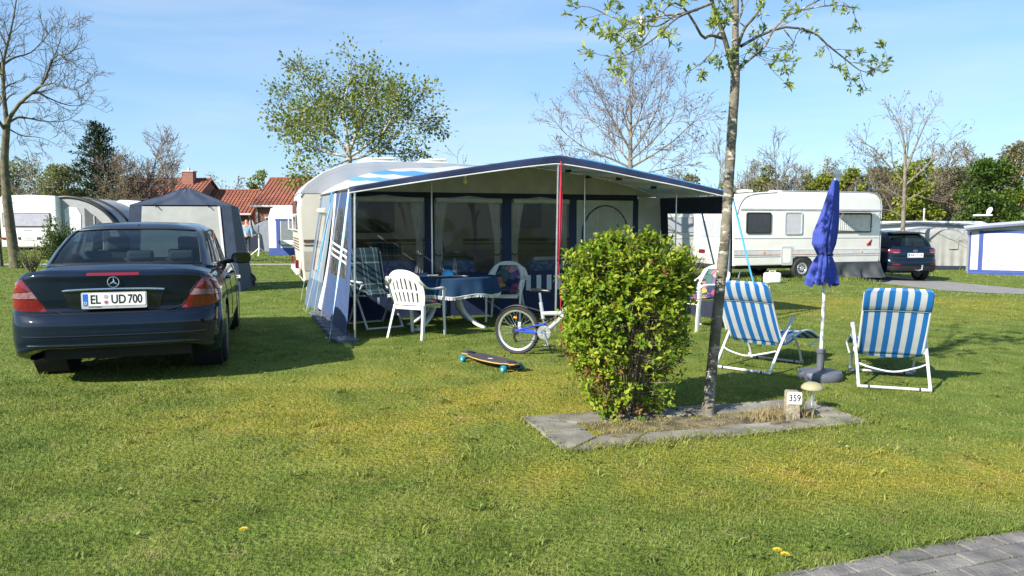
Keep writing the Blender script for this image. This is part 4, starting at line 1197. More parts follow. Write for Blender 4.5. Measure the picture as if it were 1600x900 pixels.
def L2(px, py):
    p = AW_I @ G(px, py); return Vector((p.x, p.y, 0))
W_ = 5.5; D1 = 2.1; D2 = 4.6
def roofz(x, y):
    t = x / W_
    r_ = abs(2 * t - 1)
    zf = 2.37 - .47 * (r_ ** 1.12); zb = 1.99 + .55 * (1 - r_ ** 3.5)
    z = zf + (zb - zf) * y / D2
    z += .025 * (1 - r_ ** 8) * 0 - .020 * math.sin(math.pi * min(1, y / D1) if y < D1 else math.pi * (y - D1) / (D2 - D1)) * (1 - r_ ** 6)
    return z
def awning():
    t = thing('awning', 'large blue and white caravan awning with open gabled canopy and clear windows', 'awning', AW_O, AW_R)
    ROOF = uv_stripes('striped roof cloth', [(.36, (.56, .57, .58)), (.14, (.12, .36, .60)), (.16, (.56, .57, .58)), (.22, (.08, .30, .55)), (.12, (.56, .57, .58))], 4.0, axis='V', rough=.7, bump=.05, trans=.3)
    b = MB(); b.surf(lambda u, v: (-.03 + (W_ + .06) * v, -.02 + (D2 + .05) * u, roofz(W_ * v, D2 * u) + .012), 40, 48)
    b.build('roof', ROOF, t, smooth=60)
    b = MB(); b.surf(lambda u, v: (.0 + W_ * v, .0 + D2 * u, roofz(W_ * v, D2 * u) - .004 + .004 * noise.noise((W_ * v * 4, D2 * u * 2, 0))), 40, 48)
    b.build('roof_lining', CREAM, t, smooth=60)
    # front valance with white piping
    b = MB()
    def val(u, v):
        x = -.04 + (W_ + .08) * u; r_ = abs(2 * u - 1)
        h = .072 + .038 * (1 - r_)
        return (x, -.03 + .012 * math.sin(9 * u * math.pi) * v, roofz(W_ * u, 0) + .02 - h * v)
    b.surf(val, 60, 4); b.build('valance', NAVY, t, solid=.006)
    b = MB(); b.tube([val(u, 1.0) for u in np.linspace(0, 1, 50)], .009, 6); b.build('piping', OFFWHITE, t)
    # light blue edge on the roof, right slope
    b = MB(); b.tube([(W_ * u, .05, roofz(W_ * u, 0) + .032) for u in np.linspace(.56, 1.0, 24)], .018, 6); b.build('edge_tape', STRAP, t)
    # poles
    def pole(name, pts, r=.013, m=STEEL):
        q = MB(); q.tube(pts, r, 8); return q.build(name, m, t)
    pole('front_pole', [(.0, .0, -.01), (.03, .0, roofz(0, 0) - .02)], .015)
    pole('front_pole', [(W_ / 2 - .04, -.02, -.01), (W_ / 2, 0, roofz(W_ / 2, 0) - .02)], .015)
    pole('front_pole', [(W_ - .03, -.02, -.01), (W_, 0, roofz(W_, 0) - .02)], .017)
    for x in (1.45, 4.05): pole('inner_pole', [(x, D1 - .12, 0), (x, D1 - .12, roofz(x, D1) - .02)])
    pole('inner_pole', [(W_ - .30, 1.0, 0), (W_ - .30, 1.0, roofz(W_ - .3, 1.0) - .02)])
    for y in (.03, D1 - .08):
        pole('roof_pole', [(x, y, roofz(x, y) - .025) for x in np.linspace(.02, W_ - .02, 30)], .011)
    for x in (.03, W_ * .25, W_ / 2, W_ * .75, W_ - .03):
        pole('roof_pole', [(x, y, roofz(x, y) - .028) for y in np.linspace(.02, D1, 10)], .010)
    for x, y in ((1.45, D1 - .1), (W_ / 2, .9), (W_ * .75, .9), (W_ * .62, 1.2), (W_ * .87, 1.0), (W_ * .75, D1 - .1)):
        q = MB(); q.box((x, y, roofz(x, y) - .045), (.09, .05, .045)); q.build('pole_clamp', BLACK_PL, t, bevel=.008)
    # ---- front wall of the closed room
    wz = lambda x, z: (x, D1 + .012 * math.sin(x * 5) * (z < 1.9), z)
    def panel(name, x0, x1, z0, z1, m, dy=0.0, n=10, k=4, top=None):
        q = MB()
        q.surf(lambda u, v: (x0 + (x1 - x0) * u, D1 + dy + .006 * noise.noise((x0 + u * 7, v * 3, 1.0)), z0 + ((top(x0 + (x1 - x0) * u) if top else z1) - z0) * v), n, k)
        return q.build(name, m, t, smooth=80)
    panel('gable_cloth', 0, W_, 1.96, 2, CREAM, n=40, k=5, top=lambda x: max(1.962, roofz(x, D1) - .01))
    panel('head_band', 0, 5.10, 1.87, 1.965, NAVY_D, -.008, 30, 3)
    wins = [(.12, 1.36), (1.52, 2.64), (2.80, 3.82)]
    for a, c in ((0, .12), (1.36, 1.52), (2.64, 2.80), (3.82, 3.96), (5.02, 5.12)): panel('wall_post', a, c, .02, 1.875, NAVY, -.006, 3, 10)
    panel('wall_skirt', 0, 5.12, .0, .70, NAVY, -.004, 30, 6)
    ST = uv_stripes('skirt stripes', [(.55, (.02, .035, .10)), (.45, (.62, .68, .74))], 6.0, axis='U', rough=.8)
    q = MB(); q.surf(lambda u, v: (2.95 + 1.1 * u, D1 - .022, .38 + .25 * v), 30, 4); q.build('striped_skirt', ST, t)
    for a, c in wins:
        f = panel('window', a, c, .70, 1.86, FOIL_D, 0.0, 12, 10)
        q = MB(); q.tube([(a + .02, D1 - .035, 1.84), ((a + c) / 2, D1 - .035, 1.848), (c - .02, D1 - .035, 1.84)], .042, 10); q.build('rolled_blind', GREYCLOTH, f)
        q = MB()
        q.add([(a + .1, D1 - .014, 1.87), (c - .1, D1 - .014, 1.87), ((a + c) / 2, D1 - .014, 1.915)], [(0, 1, 2)]); q.build('blind_flap', GREYCLOTH, f, smooth=0)
        for s_, x in ((1, a), (-1, c)):
            q = MB()
            def cur(u, v):
                z = 1.83 - 1.13 * v
                wd_ = .22 - .11 * math.sin(min(1, v / .75) * math.pi / 2) + .05 * max(0, v - .85) * 6
                return (x + s_ * (.01 + wd_ * u), D1 + .05 + .022 * math.cos(u * math.pi * 7), z)
            q.surf(cur, 42, 14); cu = q.build('curtain', CURTAIN, f, smooth=180)
            q = MB(); q.tube([(x, D1 + .02, 1.0), (x + s_ * .07, D1 + .02, .965), (x + s_ * .13, D1 + .05, .985)], .010, 6); q.build('tie_back', BLACK_PL, cu)
    # arched door panel
    panel('door_panel', 3.96, 5.02, .70, 1.875, GREYCLOTH, 0.002, 6, 6)
    q = MB()
    arc = [(4.49 + .43 * math.cos(a), 1.28 + .50 * math.sin(a)) for a in np.linspace(0, math.pi, 25)]
    def acur(u, v):
        x = 4.06 + .86 * u; zt = 1.28 + .50 * math.sqrt(max(0, 1 - ((x - 4.49) / .43) ** 2))
        return (x, D1 - .018 + .009 * math.cos(u * math.pi * 34), .72 + (zt - .72) * v)
    q.surf(acur, 130, 6); q.build('arched_curtain', GREYCLOTH, t, smooth=180)
    q = MB(); q.tube([(4.92, D1 - .02, .72)] + [(p[0], D1 - .02, p[1]) for p in arc] + [(4.06, D1 - .02, .72)], .010, 6); q.build('arch_piping', NAVY_D, t)
    panel('corner_cloth', 5.12, W_ + .07, .0, 1.93, GREYCLOTH, 0.0, 6, 10)
    # ---- left side of the canopy: flared panel with clear window and three white stripes
    fb, bb = L2(541, 533), L2(497, 486); ft, bt = Vector((-.01, .0, roofz(0, 0) - .03)), Vector((-.01, D1, roofz(0, D1) - .02))
    fb.z, bb.z = .09, .07
    def lp(u, v):      # u front..back, v bottom..top
        p = fb.lerp(bb, u).lerp(ft.lerp(bt, u), v)
        p.x += .05 * math.sin(math.pi * v) * (.6 + .4 * math.sin(u * 7)) + .006 * noise.noise((u * 5, v * 4, 3)); return p
    hole = lambda u, v: .20 < u < .76 and .36 < v < .88
    q = MB(); q.surf(lp, 50, 50, lambda u, v: hole(u, v) or u > .86 or v < .36)
    q.build('side_panel', MIDBLUE, t, smooth=80)
    q = MB(); q.surf(lambda u, v: lp(u, .36 * v), 50, 20, lambda u, v: u > .86); q.build('side_panel_skirt', MIDBLUE, t, smooth=80)
    q = MB(); q.surf(lambda u, v: lp(.86 + .14 * u, v), 8, 30); q.build('white_border', OFFWHITE, t, smooth=80)
    FOILW = glass_mat('rippled side foil', (0.70, 0.73, 0.77), 0.05, 0.02, wav=0.12, spec=.045)
    q = MB(); q.surf(lambda u, v: lp(.195 + .57 * u, .355 + .53 * v), 26, 26); sw = q.build('side_window', FOILW, t, smooth=80)
    for k in range(3):
        q = MB(); q.surf(lambda u, v: lp(.20 + .56 * u, .47 + .045 * k + .016 * v + .05 * u) + Vector((-.008, 0, 0)), 20, 1); q.build('white_stripe', OFFWHITE, sw)
    # ---- left wall of the closed room
    fb2, bb2 = L2(496, 486) + Vector((.02, .02, 0)), L2(468, 463)
    bb2.y = min(max(bb2.y, 4.2), 4.7); ft2, bt2 = Vector((0, D1, roofz(0, D1) - .02)), Vector((0, D2, roofz(0, D2) - .02))
    def lw(u, v):
        p = fb2.lerp(bb2, u).lerp(ft2.lerp(bt2, u), v); p.x += .006 * noise.noise((u * 5, v * 4, 7)); return p
    h2 = lambda u, v: .30 < u < .78 and .33 < v < .86
    q = MB(); q.surf(lw, 50, 50, lambda u, v: h2(u, v) or v < .26 or u > .86); q.build('room_side_wall', mat('pale grey blue cloth', (0.21, 0.255, 0.30), .8, var=.1, bump=.15, bscale=20, trans=.2), t, smooth=80)
    q = MB(); q.surf(lambda u, v: lw(u, .26 * v), 50, 12); q.surf(lambda u, v: lw(.86 + .14 * u, .26 + .74 * v), 8, 30); q.build('room_side_border', STEELBLUE, t, smooth=80)
    q = MB(); q.surf(lambda u, v: lw(.295 + .49 * u, .325 + .54 * v), 12, 12); rw_ = q.build('room_side_window', FOIL_D, t, smooth=80)
    for a, c in ((.30, .44), (.62, .78)):
        q = MB(); q.surf(lambda u, v: lw(a + (c - a) * u, .34 + .5 * v) + Vector((.03 + .012 * math.cos(u * 20), 0, 0)), 30, 8); q.build('side_curtain', OFFWHITE, rw_, smooth=180)
    q = MB(); q.tube([lw(.24, .87) + Vector((-.03, 0, 0)), lw(.84, .87) + Vector((-.03, 0, 0))], .045, 10); q.build('side_rolled_blind', GREYCLOTH, rw_)
    # right wall of the room
    q = MB(); q.surf(lambda u, v: (W_, D1 + (D2 - D1) * u, (roofz(W_, D1 + (D2 - D1) * u) - .01) * v), 10, 10); q.build('room_far_wall', GREYCLOTH, t, smooth=80)
    # ---- right side of the canopy
    fr0, br0 = Vector((W_ + .02, 0, 0)), Vector((W_ + .04, D1, 0))
    def rp(u, v): return fr0.lerp(br0, u) + Vector((.04 * math.sin(math.pi * v), 0, (roofz(W_, D1 * u) - .02) * v))
    hr = lambda u, v: .03 < u < .88 and .33 < v < .86
    q = MB(); q.surf(rp, 50, 50, hr); q.build('far_side_panel', NAVY_D, t, smooth=80)
    q = MB(); q.surf(lambda u, v: rp(.03 + .86 * u, .325 + .54 * v), 16, 16); q.build('far_side_window', FOIL, t, smooth=80)
    # ---- straps, ropes, pegs
    def ribbon(name, a, c, w_, m, sag=.0, tw=2.0):
        q = MB(); a, c = Vector(a), Vector(c); d = (c - a).normalized(); sx = d.cross(Vector((0, 1, 0))).normalized(); sy = d.cross(sx)
        q.surf(lambda u, v: a.lerp(c, u) + (sx * math.cos(tw * u) + sy * math.sin(tw * u)) * w_ * (v - .5) - Vector((0, 0, sag * math.sin(math.pi * u))), 24, 1)
        return q.build(name, m, t, solid=.002)
    ribbon('storm_strap', bt + Vector((-.03, -.02, .03)), L2(484, 487), .035, STRAP, .03)
    ribbon('storm_strap', ft + Vector((-.02, .0, .02)), L2(514, 536), .035, STRAP_P, .02)
    ribbon('storm_strap', (W_ + .03, 0, roofz(W_, 0)), (W_ + .45, -.25, 0), .03, STRAP, .02)
    ribbon('storm_strap', (W_ + .03, .9, roofz(W_, 0.9)), (W_ + .75, 1.1, 0), .03, STRAP, .02)
    for a, px, py in ((bt, 478, 488), (bt + Vector((0, .1, 0)), 490, 492), (ft.lerp(bt, .5), 500, 505), (bt2, 470, 470)):
        q = MB(); q.tube([a + Vector((-.02, 0, 0)), L2(px, py)], .004, 5); q.build('guy_rope', ROPE, t)
    for px, py in ((484, 487), (478, 488), (490, 492), (500, 505), (514, 536), (541, 535)):
        c = L2(px, py); q = MB(); q.tube([c + Vector((.0, 0, -.05)), c + Vector((-.02, -.02, .07)), c + Vector((-.035, -.02, .075)), c + Vector((-.04, -.02, .055))], .005, 6); q.build('peg', STEEL, t)
    # rope springs and knots hanging at the corner
    c = L2(484, 470)
    q = MB()
    for k in range(5):
        z0 = .05 + .03 * k
        q.tube([c + Vector((.06 * math.sin(a * 2 + k), .05 * math.cos(a + 2 * k), .16 + .10 * math.sin(a + k))) for a in np.linspace(0, 6, 22)], .006, 5)
    q.build('rope_knot', ROPE, t)
    # red strap down the middle pole
    q = MB()
    def rs(u, v):
        z = roofz(W_ / 2, 0) - .06 - u * 1.35
        wd_ = .014 + .024 * math.sin(min(1, u * 1.2) * math.pi) ** .8 * (1 if u < .85 else .5)
        return (W_ / 2 + .018 + wd_ * (v - .1) - .02 * u, -.035 + .012 * math.sin(v * 9 + u * 3), z)
    q.surf(rs, 26, 6); q.build('red_strap', RED, t, solid=.003)
    q = MB(); q.tube([rs(1, .5), (W_ / 2 + .03, -.04, .40), (W_ / 2 + .02, -.05, 0)], .006, 6); q.build('red_cord', RED, t)
    return t
awning()
b = MB(); b.surf(lambda u, v: AW_M @ Vector((.08 + (W_ - .2) * u, D1 + .03 + 2.4 * v, .012)), 10, 6)
tag(b.build('groundsheet', mat('groundsheet', (0.10, 0.12, 0.16), .9), smooth=0), 'dark groundsheet on the floor inside the closed awning room', 'groundsheet')
TILE = mat('dark floor tile', (0.085, 0.095, 0.115), .7, var=.2, bump=.1)
p0_, p1_ = L2(498, 490), L2(541, 537)
for k in range(8):
    c = AW_M @ p0_.lerp(p1_, (k + .5) / 8)
    q = MB(); q.box((0, 0, .022), (.27, (p1_ - p0_).length / 8 - .055, .044))
    for j in range(4): q.box((-.09 + .06 * j, 0, .046), (.012, .2, .006))
    o = q.build('floor_tile', TILE, smooth=0, bevel=.006)
    o.location = c; o.rotation_euler = (0, 0, AW_R + R(10))
    tag(o, 'dark grey ribbed floor tile in the row along the inside of the left canopy panel', 'floor tile', 'floor tiles along the awning')

# ------------------------------------------------------------------ furniture
def white_chair(t):
    """stacking garden chair facing +Y; seat at 0.42"""
    b = MB()
    def seat(u, v):
        x = (u - .5); y = -.22 + .45 * v
        return (x * (.42 + .06 * v), y, .425 - .02 * math.cos(x * math.pi) * math.sin(v * math.pi) - .035 * max(0, v - .85) * 5 + .01 * (1 - v))
    b.surf(seat, 18, 16); b.build('seat', WHITE_PL, t, solid=.008, smooth=60)
    b = MB()
    def back(u, v):
        x = 2 * u - 1
        wd_ = .235 + .035 * math.sin(v * math.pi) - .02 * max(0, v - .7)
        topz = .89 - .085 * abs(x) ** 2.6
        z = .42 + (topz - .42) * v
        y = -.21 - .16 * v ** 1.1 + .075 * x * x * (.35 + .65 * v)
        return (x * wd_, y, z)
    def slots(u, v):
        x = 2 * u - 1
        k = (abs(x) * 5.2) % 1.0
        inn = abs(x) < .72
        rowa, rowb = .10 < v < .38, .46 < v < .78 - .18 * abs(x)
        return inn and .36 < ((x + 1) * 4.0) % 1.0 < .70 and (rowa or rowb)
    b.surf(back, 96, 40, slots); b.build('backrest', WHITE_PL, t, solid=.010, smooth=60)
    for s_ in (-1, 1):
        b = MB()
        pts = spl([(s_ * .225, -.345, .80), (s_ * .262, -.30, .735), (s_ * .285, -.20, .665), (s_ * .295, -.02, .645), (s_ * .285, .16, .645), (s_ * .275, .235, .61)], 18)
        for i in range(len(pts) - 1): pass
        b.surf(lambda u, v: (lambda p: (p.x + s_ * (.052 + .012 * math.sin(u * math.pi)) * (v - .5), p.y, p.z - .012 * (2 * v - 1) ** 2))(catmull(pts, u)), 24, 6)
        b.build('armrest', WHITE_PL, t, solid=.012, smooth=60)
        for fy in (1, -1):
            b = MB()
            if fy > 0: P = [(s_ * .275, .235, .615), (s_ * .268, .235, .42), (s_ * .262, .25, .22), (s_ * .262, .265, 0)]
            else: P = [(s_ * .225, -.20, .43), (s_ * .245, -.235, .28), (s_ * .262, -.275, .12), (s_ * .272, -.305, 0)]
            P = spl(P, 10)
            w0 = .034 if fy > 0 else .036
            for i in range(len(P) - 1):
                a, c = P[i], P[i + 1]
                wa, wc = w0 - .010 * i / 10, w0 - .010 * (i + 1) / 10
                def Lp(p, wd_): return [p + Vector((-s_ * wd_ * .8, fy * .004, 0)), p + Vector((s_ * .006, fy * .010, 0)), p + Vector((s_ * .010, -fy * .004, 0)), p + Vector((s_ * .004, -fy * wd_ * 1.5, 0)), p + Vector((-s_ * .004, -fy * wd_ * 1.4, 0)), p + Vector((-s_ * .004, -fy * .008, 0)), p + Vector((-s_ * wd_ * .8, -fy * .008, 0))]
                A, C = Lp(a, wa), Lp(c, wc)
                b.add(A + C, [(k, (k + 1) % 7, 7 + (k + 1) % 7, 7 + k) for k in range(7)] + ([tuple(range(6, -1, -1))] if i == 0 else []) + ([tuple(range(7, 14))] if i == len(P) - 2 else []))
            b.build('leg', WHITE_PL, t)
    b = MB(); b.box((0, .215, .385), (.44, .012, .05)); b.box((0, -.2, .395), (.40, .012, .05)); b.build('seat_apron', WHITE_PL, t, bevel=.004)
    return t
fr_ = G(662, 531) * .25 + G(615, 527) * .25 + G(690, 523) * .25 + G(644, 519) * .25
wc = thing('garden_chair', 'white plastic garden chair with its slotted back to the camera, in the sun', 'chair', fr_, R(-27), 'white plastic garden chairs')
white_chair(wc)
c2 = Vector((-.10, 11.25, 0)); dup(wc, c2, R(172), 'white plastic garden chair facing the camera behind the draped table')
c3 = Vector((2.62, 10.35, 0)); dup(wc, c3, R(118), 'white plastic garden chair half hidden behind the leafy bush, beside the young tree')

# patterned cushions: patches of colour
def patch_mat(name):
    m = bpy.data.materials.new(name); m.use_nodes = True; N, L = m.node_tree.nodes, m.node_tree.links; b = N['Principled BSDF']; b.inputs['Roughness'].default_value = .9
    tc = N.new('ShaderNodeTexCoord'); nz = N.new('ShaderNodeTexNoise'); nz.inputs['Scale'].default_value = 4
    mx = N.new('ShaderNodeVectorMath'); mx.operation = 'ADD'; sc_ = N.new('ShaderNodeVectorMath'); sc_.operation = 'SCALE'; sc_.inputs['Scale'].default_value = .12
    L.new(tc.outputs['Object'], nz.inputs['Vector']); L.new(nz.outputs['Color'], sc_.inputs[0]); L.new(tc.outputs['Object'], mx.inputs[0]); L.new(sc_.outputs[0], mx.inputs[1])
    vo = N.new('ShaderNodeTexVoronoi'); vo.inputs['Scale'].default_value = 8.5; L.new(mx.outputs[0], vo.inputs['Vector'])
    sp = N.new('ShaderNodeSeparateColor'); L.new(vo.outputs['Color'], sp.inputs[0])
    cr = N.new('ShaderNodeValToRGB'); cr.color_ramp.interpolation = 'CONSTANT'; el = cr.color_ramp.elements; el.remove(el[1])
    cols = [(.02, .03, .08), (.30, .05, .16), (.03, .16, .14), (.42, .26, .08), (.12, .08, .22), (.38, .12, .12), (.05, .10, .10), (.35, .22, .25)]
    el[0].position = 0; el[0].color = (*cols[0], 1)
    for i, c in enumerate(cols[1:]): e_ = el.new((i + 1) / 8); e_.color = (*c, 1)
    L.new(sp.outputs[0], cr.inputs[0])
    v2 = N.new('ShaderNodeTexVoronoi'); v2.feature = 'DISTANCE_TO_EDGE'; v2.inputs['Scale'].default_value = 8.5; L.new(mx.outputs[0], v2.inputs['Vector'])
    ma = N.new('ShaderNodeMath'); ma.operation = 'GREATER_THAN'; ma.inputs[1].default_value = .035; L.new(v2.outputs[0], ma.inputs[0])
    wv = N.new('ShaderNodeTexWave'); wv.inputs['Scale'].default_value = 14; wv.inputs['Distortion'].default_value = 3; L.new(mx.outputs[0], wv.inputs['Vector'])
    m2 = N.new('ShaderNodeMix'); m2.data_type = 'RGBA'; m2.inputs[6].default_value = (.015, .02, .04, 1); L.new(ma.outputs[0], m2.inputs[0])
    hs = N.new('ShaderNodeHueSaturation'); mr = N.new('ShaderNodeMapRange'); mr.inputs['To Min'].default_value = .7; mr.inputs['To Max'].default_value = 1.3; L.new(wv.outputs['Fac'], mr.inputs['Value']); L.new(mr.outputs[0], hs.inputs['Value'])
    L.new(cr.outputs[0], hs.inputs['Color']); L.new(hs.outputs[0], m2.inputs[7]); L.new(m2.outputs[2], b.inputs['Base Color'])
    return m
PATCH = patch_mat('patterned cushion cloth')
def pillow(b, fn, thick, nu=16, nv=16):
    """soft slab about the surface fn(u,v) -> (point, normal)"""
    for s_ in (-1, 1):
        def q(u, v):
            p, n = fn(u, v); e_ = max(0, 1 - (2 * u - 1) ** 6) * max(0, 1 - (2 * v - 1) ** 6)
            return Vector(p) + Vector(n) * s_ * thick / 2 * (e_ ** .5)
        b.surf(q, nu, nv)
def chair_cushion(loc, rz, label, back=True):
    t = thing('seat_cushion', label, 'cushion', loc, rz, 'patterned chair cushions')
    b = MB(); pillow(b, lambda u, v: ((.40 * (u - .5), -.18 + .40 * v, .452 + .0 * v), (0, 0, 1)), .05); b.build('seat_pad', PATCH, t, smooth=180)
    if back:
        b = MB()
        def bk(u, v):
            x = (2 * u - 1) * (.165 + .03 * math.sin(v * math.pi)) * (1 - .35 * max(0, v - .6)); z = .47 + .36 * v
            return ((x, -.185 - .135 * v + .5 * x * x, z), (0, .93, .36))
        pillow(b, bk, .055); b.build('back_pad', PATCH, t, smooth=180)
    return t
chair_cushion(fr_, R(-27), 'dark patterned seat pad on the white chair turned away from the camera', back=False)
chair_cushion(c2, R(172), 'dark multicoloured cushion on the white chair facing the camera')
chair_cushion(c3, R(118), 'multicoloured cushion on the white chair beside the young tree')

# table, tablecloth and what lies on it
TC = Vector((-.95, 10.55, 0)); TR = R(17)
t = thing('garden_table', 'oval white plastic garden table with curved legs under a blue cloth', 'table', TC, TR)
b = MB(); b.prism([(.72 * math.cos(a), .47 * math.sin(a)) for a in np.linspace(0, 2 * math.pi, 41)[:-1]], .69, .715, 'z'); b.build('tabletop', WHITE_PL, t, bevel=.008)
for sx in (-1, 1):
    for sy in (-1, 1):
        b = MB(); P = spl([(sx * .16, sy * .09, .69), (sx * .17, sy * .10, .48), (sx * .22, sy * .15, .25), (sx * .36, sy * .26, .08), (sx * .50, sy * .33, .0)], 14)
        b.surf(lambda u, v: catmull(P, u) + Vector((-sy * .6, sx * .8, 0)).normalized() * .075 * (v - .5), 20, 3)
        b.build('leg', WHITE_PL, t, solid=.035)
b = MB(); b.tube([(-.2, 0, .42), (.2, 0, .42)], .03, 8); b.build('brace', WHITE_PL, t)
b = MB()
def cloth(u, v):
    a = 2 * math.pi * u
    if v < .5:
        k = v / .5; return (.74 * k * math.cos(a), .49 * k * math.sin(a), .722 + .002 * noise.noise((k * math.cos(a) * 4, k * math.sin(a) * 4, 0)))
    k = (v - .5) / .5
    fl = (.035 * math.sin(11 * a + .7 * math.sin(3 * a)) + .015 * math.sin(23 * a)) * k
    r_ = 1 + (.075 * k + fl)
    dz = .225 + .015 * math.sin(7 * a)
    return (.745 * math.cos(a) * r_, .495 * math.sin(a) * r_, .722 - .012 * min(1, k * 6) - dz * k)
b.surf(cloth, 200, 28); b.xf(Matrix.Translation(TC) @ Matrix.Rotation(TR, 4, 'Z'))
o = b.build('tablecloth', mat('blue tablecloth', (0.020, 0.050, 0.105), .9, var=.12, bump=.15, bscale=60, spec=.1), smooth=180, solid=.003)
tag(o, 'dark blue tablecloth with white fringe hanging over the oval table', 'tablecloth')
b = MB()
for k in range(260):
    u = k / 260; p = Vector(cloth(u, 1.0)); q = Vector(cloth(u + .0022, 1.0)); j = rng.uniform(-.006, .006)
    b.add([p, q, q + Vector((j, 0, -.042 + rng.uniform(-.006, .006))), p + Vector((j, 0, -.042))], [(0, 1, 2, 3)])
b.tube([Vector(cloth(k / 120, 1.0)) for k in range(120)], .006, 5, closed=True)
b.xf(Matrix.Translation(TC) @ Matrix.Rotation(TR, 4, 'Z')); b.build('fringe', OFFWHITE, None, recalc=False).parent = o
TM = Matrix.Translation(TC) @ Matrix.Rotation(TR, 4, 'Z')
def ontable(x, y, z=.727): return TM @ Vector((x, y, z))
tb = thing('bowl', 'light blue plastic bowl turned over on the tablecloth', 'bowl', ontable(.02, -.05))
b = MB(); b.lathe([(.005, .085), (.045, .083), (.066, .070), (.080, .045), (.084, .01), (.084, 0), (.078, 0)], 28); b.build('shell', mat('sky blue plastic', (0.06, 0.42, 0.80), .35), tb, smooth=60)
b = MB(); b.lathe([(.040, .083), (.042, .092), (.036, .092), (.034, .083)], 24); b.build('foot_ring', mat('sky blue plastic', (0, 0, 0)), tb)
def paper(x, y, w_, h_, rz, label, m, th=.006, z=.727):
    q = MB(); q.surf(lambda u, v: (w_ * (u - .5), h_ * (v - .5), th + .008 * (abs(2 * u - 1)) ** 2), 8, 4)
    q.surf(lambda u, v: (w_ * (u - .5), h_ * (v - .5), 0.0), 2, 2)
    o = q.build('magazine', m, smooth=60); o.location = ontable(x, y, z); o.rotation_euler = (0, 0, rz)
    tag(o, label, 'magazine', 'papers on the table')
paper(-.13, -.16, .28, .20, .5, 'yellowish magazine lying open on the tablecloth left of the blue bowl', mat('yellow paper', (0.62, 0.45, 0.20), .6, col2=(.75, .70, .55), nscale=14), .010)
paper(.16, -.13, .27, .19, -.1, 'white paper lying on the tablecloth to the right of the blue bowl', mat('white paper', (0.72, 0.70, 0.66), .6, var=.1, nscale=18))
paper(-.16, .12, .16, .11, .2, 'small white paper at the far edge of the table', mat('white paper', (0, 0, 0)))
bt_ = thing('bottle', 'clear plastic water bottle standing on the far side of the table', 'bottle', ontable(.18, .20))
b = MB(); b.lathe([(0, 0), (.034, 0), (.036, .01), (.036, .07), (.033, .09), (.036, .11), (.036, .15), (.030, .18), (.014, .205), (.013, .225)], 20); b.build('flask', glass_mat('bottle plastic', (.75, .8, .85), .05, .15), bt_, smooth=60)
b = MB(); b.lathe([(.015, .222), (.015, .240), (0, .241)], 14); b.build('cap', mat('blue cap', (0.05, .15, .5), .4), bt_)

# folding recliners with plaid pads
PLAID = uv_stripes('plaid cloth', [(.28, (.02, .05, .07)), (.06, (.30, .36, .34)), (.16, (.03, .09, .10)), (.06, (.015, .03, .05)), (.10, (.26, .30, .30)), (.34, (.015, .035, .055))], 2.6, axis='U', rough=.9,
                   plaid=([(.30, (.02, .06, .07)), (.07, (.32, .38, .36)), (.20, (.015, .03, .05)), (.12, (.05, .12, .12)), (.31, (.015, .035, .055))], 5.0))
def recliner(t):
    for s_ in (-1, 1):
        x = s_ * .27
        b = MB(); b.tube(spl([(x, -.42, 1.06), (x, -.28, .62), (x, -.22, .42)], 8), .014, 8); b.build('back_rail', WHITE_PL, t)
        b = MB(); b.tube([(x, -.24, .42), (x, .28, .47)], .014, 8); b.build('seat_rail', WHITE_PL, t)
        b = MB(); b.tube([(x, .20, .62), (x, -.08, .36), (x, -.36, .0)], .016, 8); b.build('leg', WHITE_PL, t)
        b = MB(); b.tube([(x, -.30, .64), (x, .02, .40), (x, .36, .0)], .016, 8); b.build('leg', WHITE_PL, t)
        b = MB(); b.box((s_ * .285, -.03, .65), (.05, .48, .025)); b.build('armrest', WHITE_PL, t, bevel=.01)
    b = MB(); b.tube([(-.27, .36, .015), (.27, .36, .015)], .013, 8); b.build('front_foot_bar', WHITE_PL, t)
    b = MB(); b.tube([(-.27, -.36, .015), (.27, -.36, .015)], .013, 8); b.build('rear_foot_bar', WHITE_PL, t)
    return t
def recl_pad(t):
    def f(u, v):   # v 0 front edge .. 1 top
        P = [Vector((0, .34, .44)), Vector((0, .26, .50)), Vector((0, .0, .475)), Vector((0, -.17, .45)), Vector((0, -.24, .56)), Vector((0, -.33, .82)), Vector((0, -.41, 1.10))]
        p = catmull(P, v); d = (catmull(P, min(1, v + .01)) - catmull(P, max(0, v - .01))).normalized()
        n = Vector((0, d.z, -d.y)) * -1
        puff = .012 * abs(math.sin(v * math.pi * 7))
        return (Vector(((u - .5) * .50, p.y, p.z)) - n * puff * 0 + Vector((0, .03 if v > .55 else 0, .02)), -n if n.z < 0 and v < .5 else n)
    b = MB(); pillow(b, f, .075, 14, 40); b.build('quilted_pad', PLAID, t, smooth=180)
    b = MB(); b.box((.1, .36, .40), (.03, .004, .09)); b.build('care_tag', OFFWHITE, t)
    return t
r1 = Vector((-1.98, 10.62, 0)); r1z = R(-146)
rc = thing('reclining_chair', 'white framed folding recliner at the left end of the table', 'chair', r1, r1z, 'folding recliners'); recliner(rc)
pd = thing('plaid_pad', 'green and blue plaid pad on the recliner at the left end of the table', 'chair pad', r1, r1z, 'plaid recliner pads'); recl_pad(pd)
r2 = AW_M @ Vector((1.02, 3.35, .015)); r2z = AW_R + R(178)
dup(rc, r2, r2z, 'folding recliner inside the closed awning room, seen through the left window')
dup(pd, r2, r2z, 'dark plaid pad on the recliner inside the awning room, behind the left window')

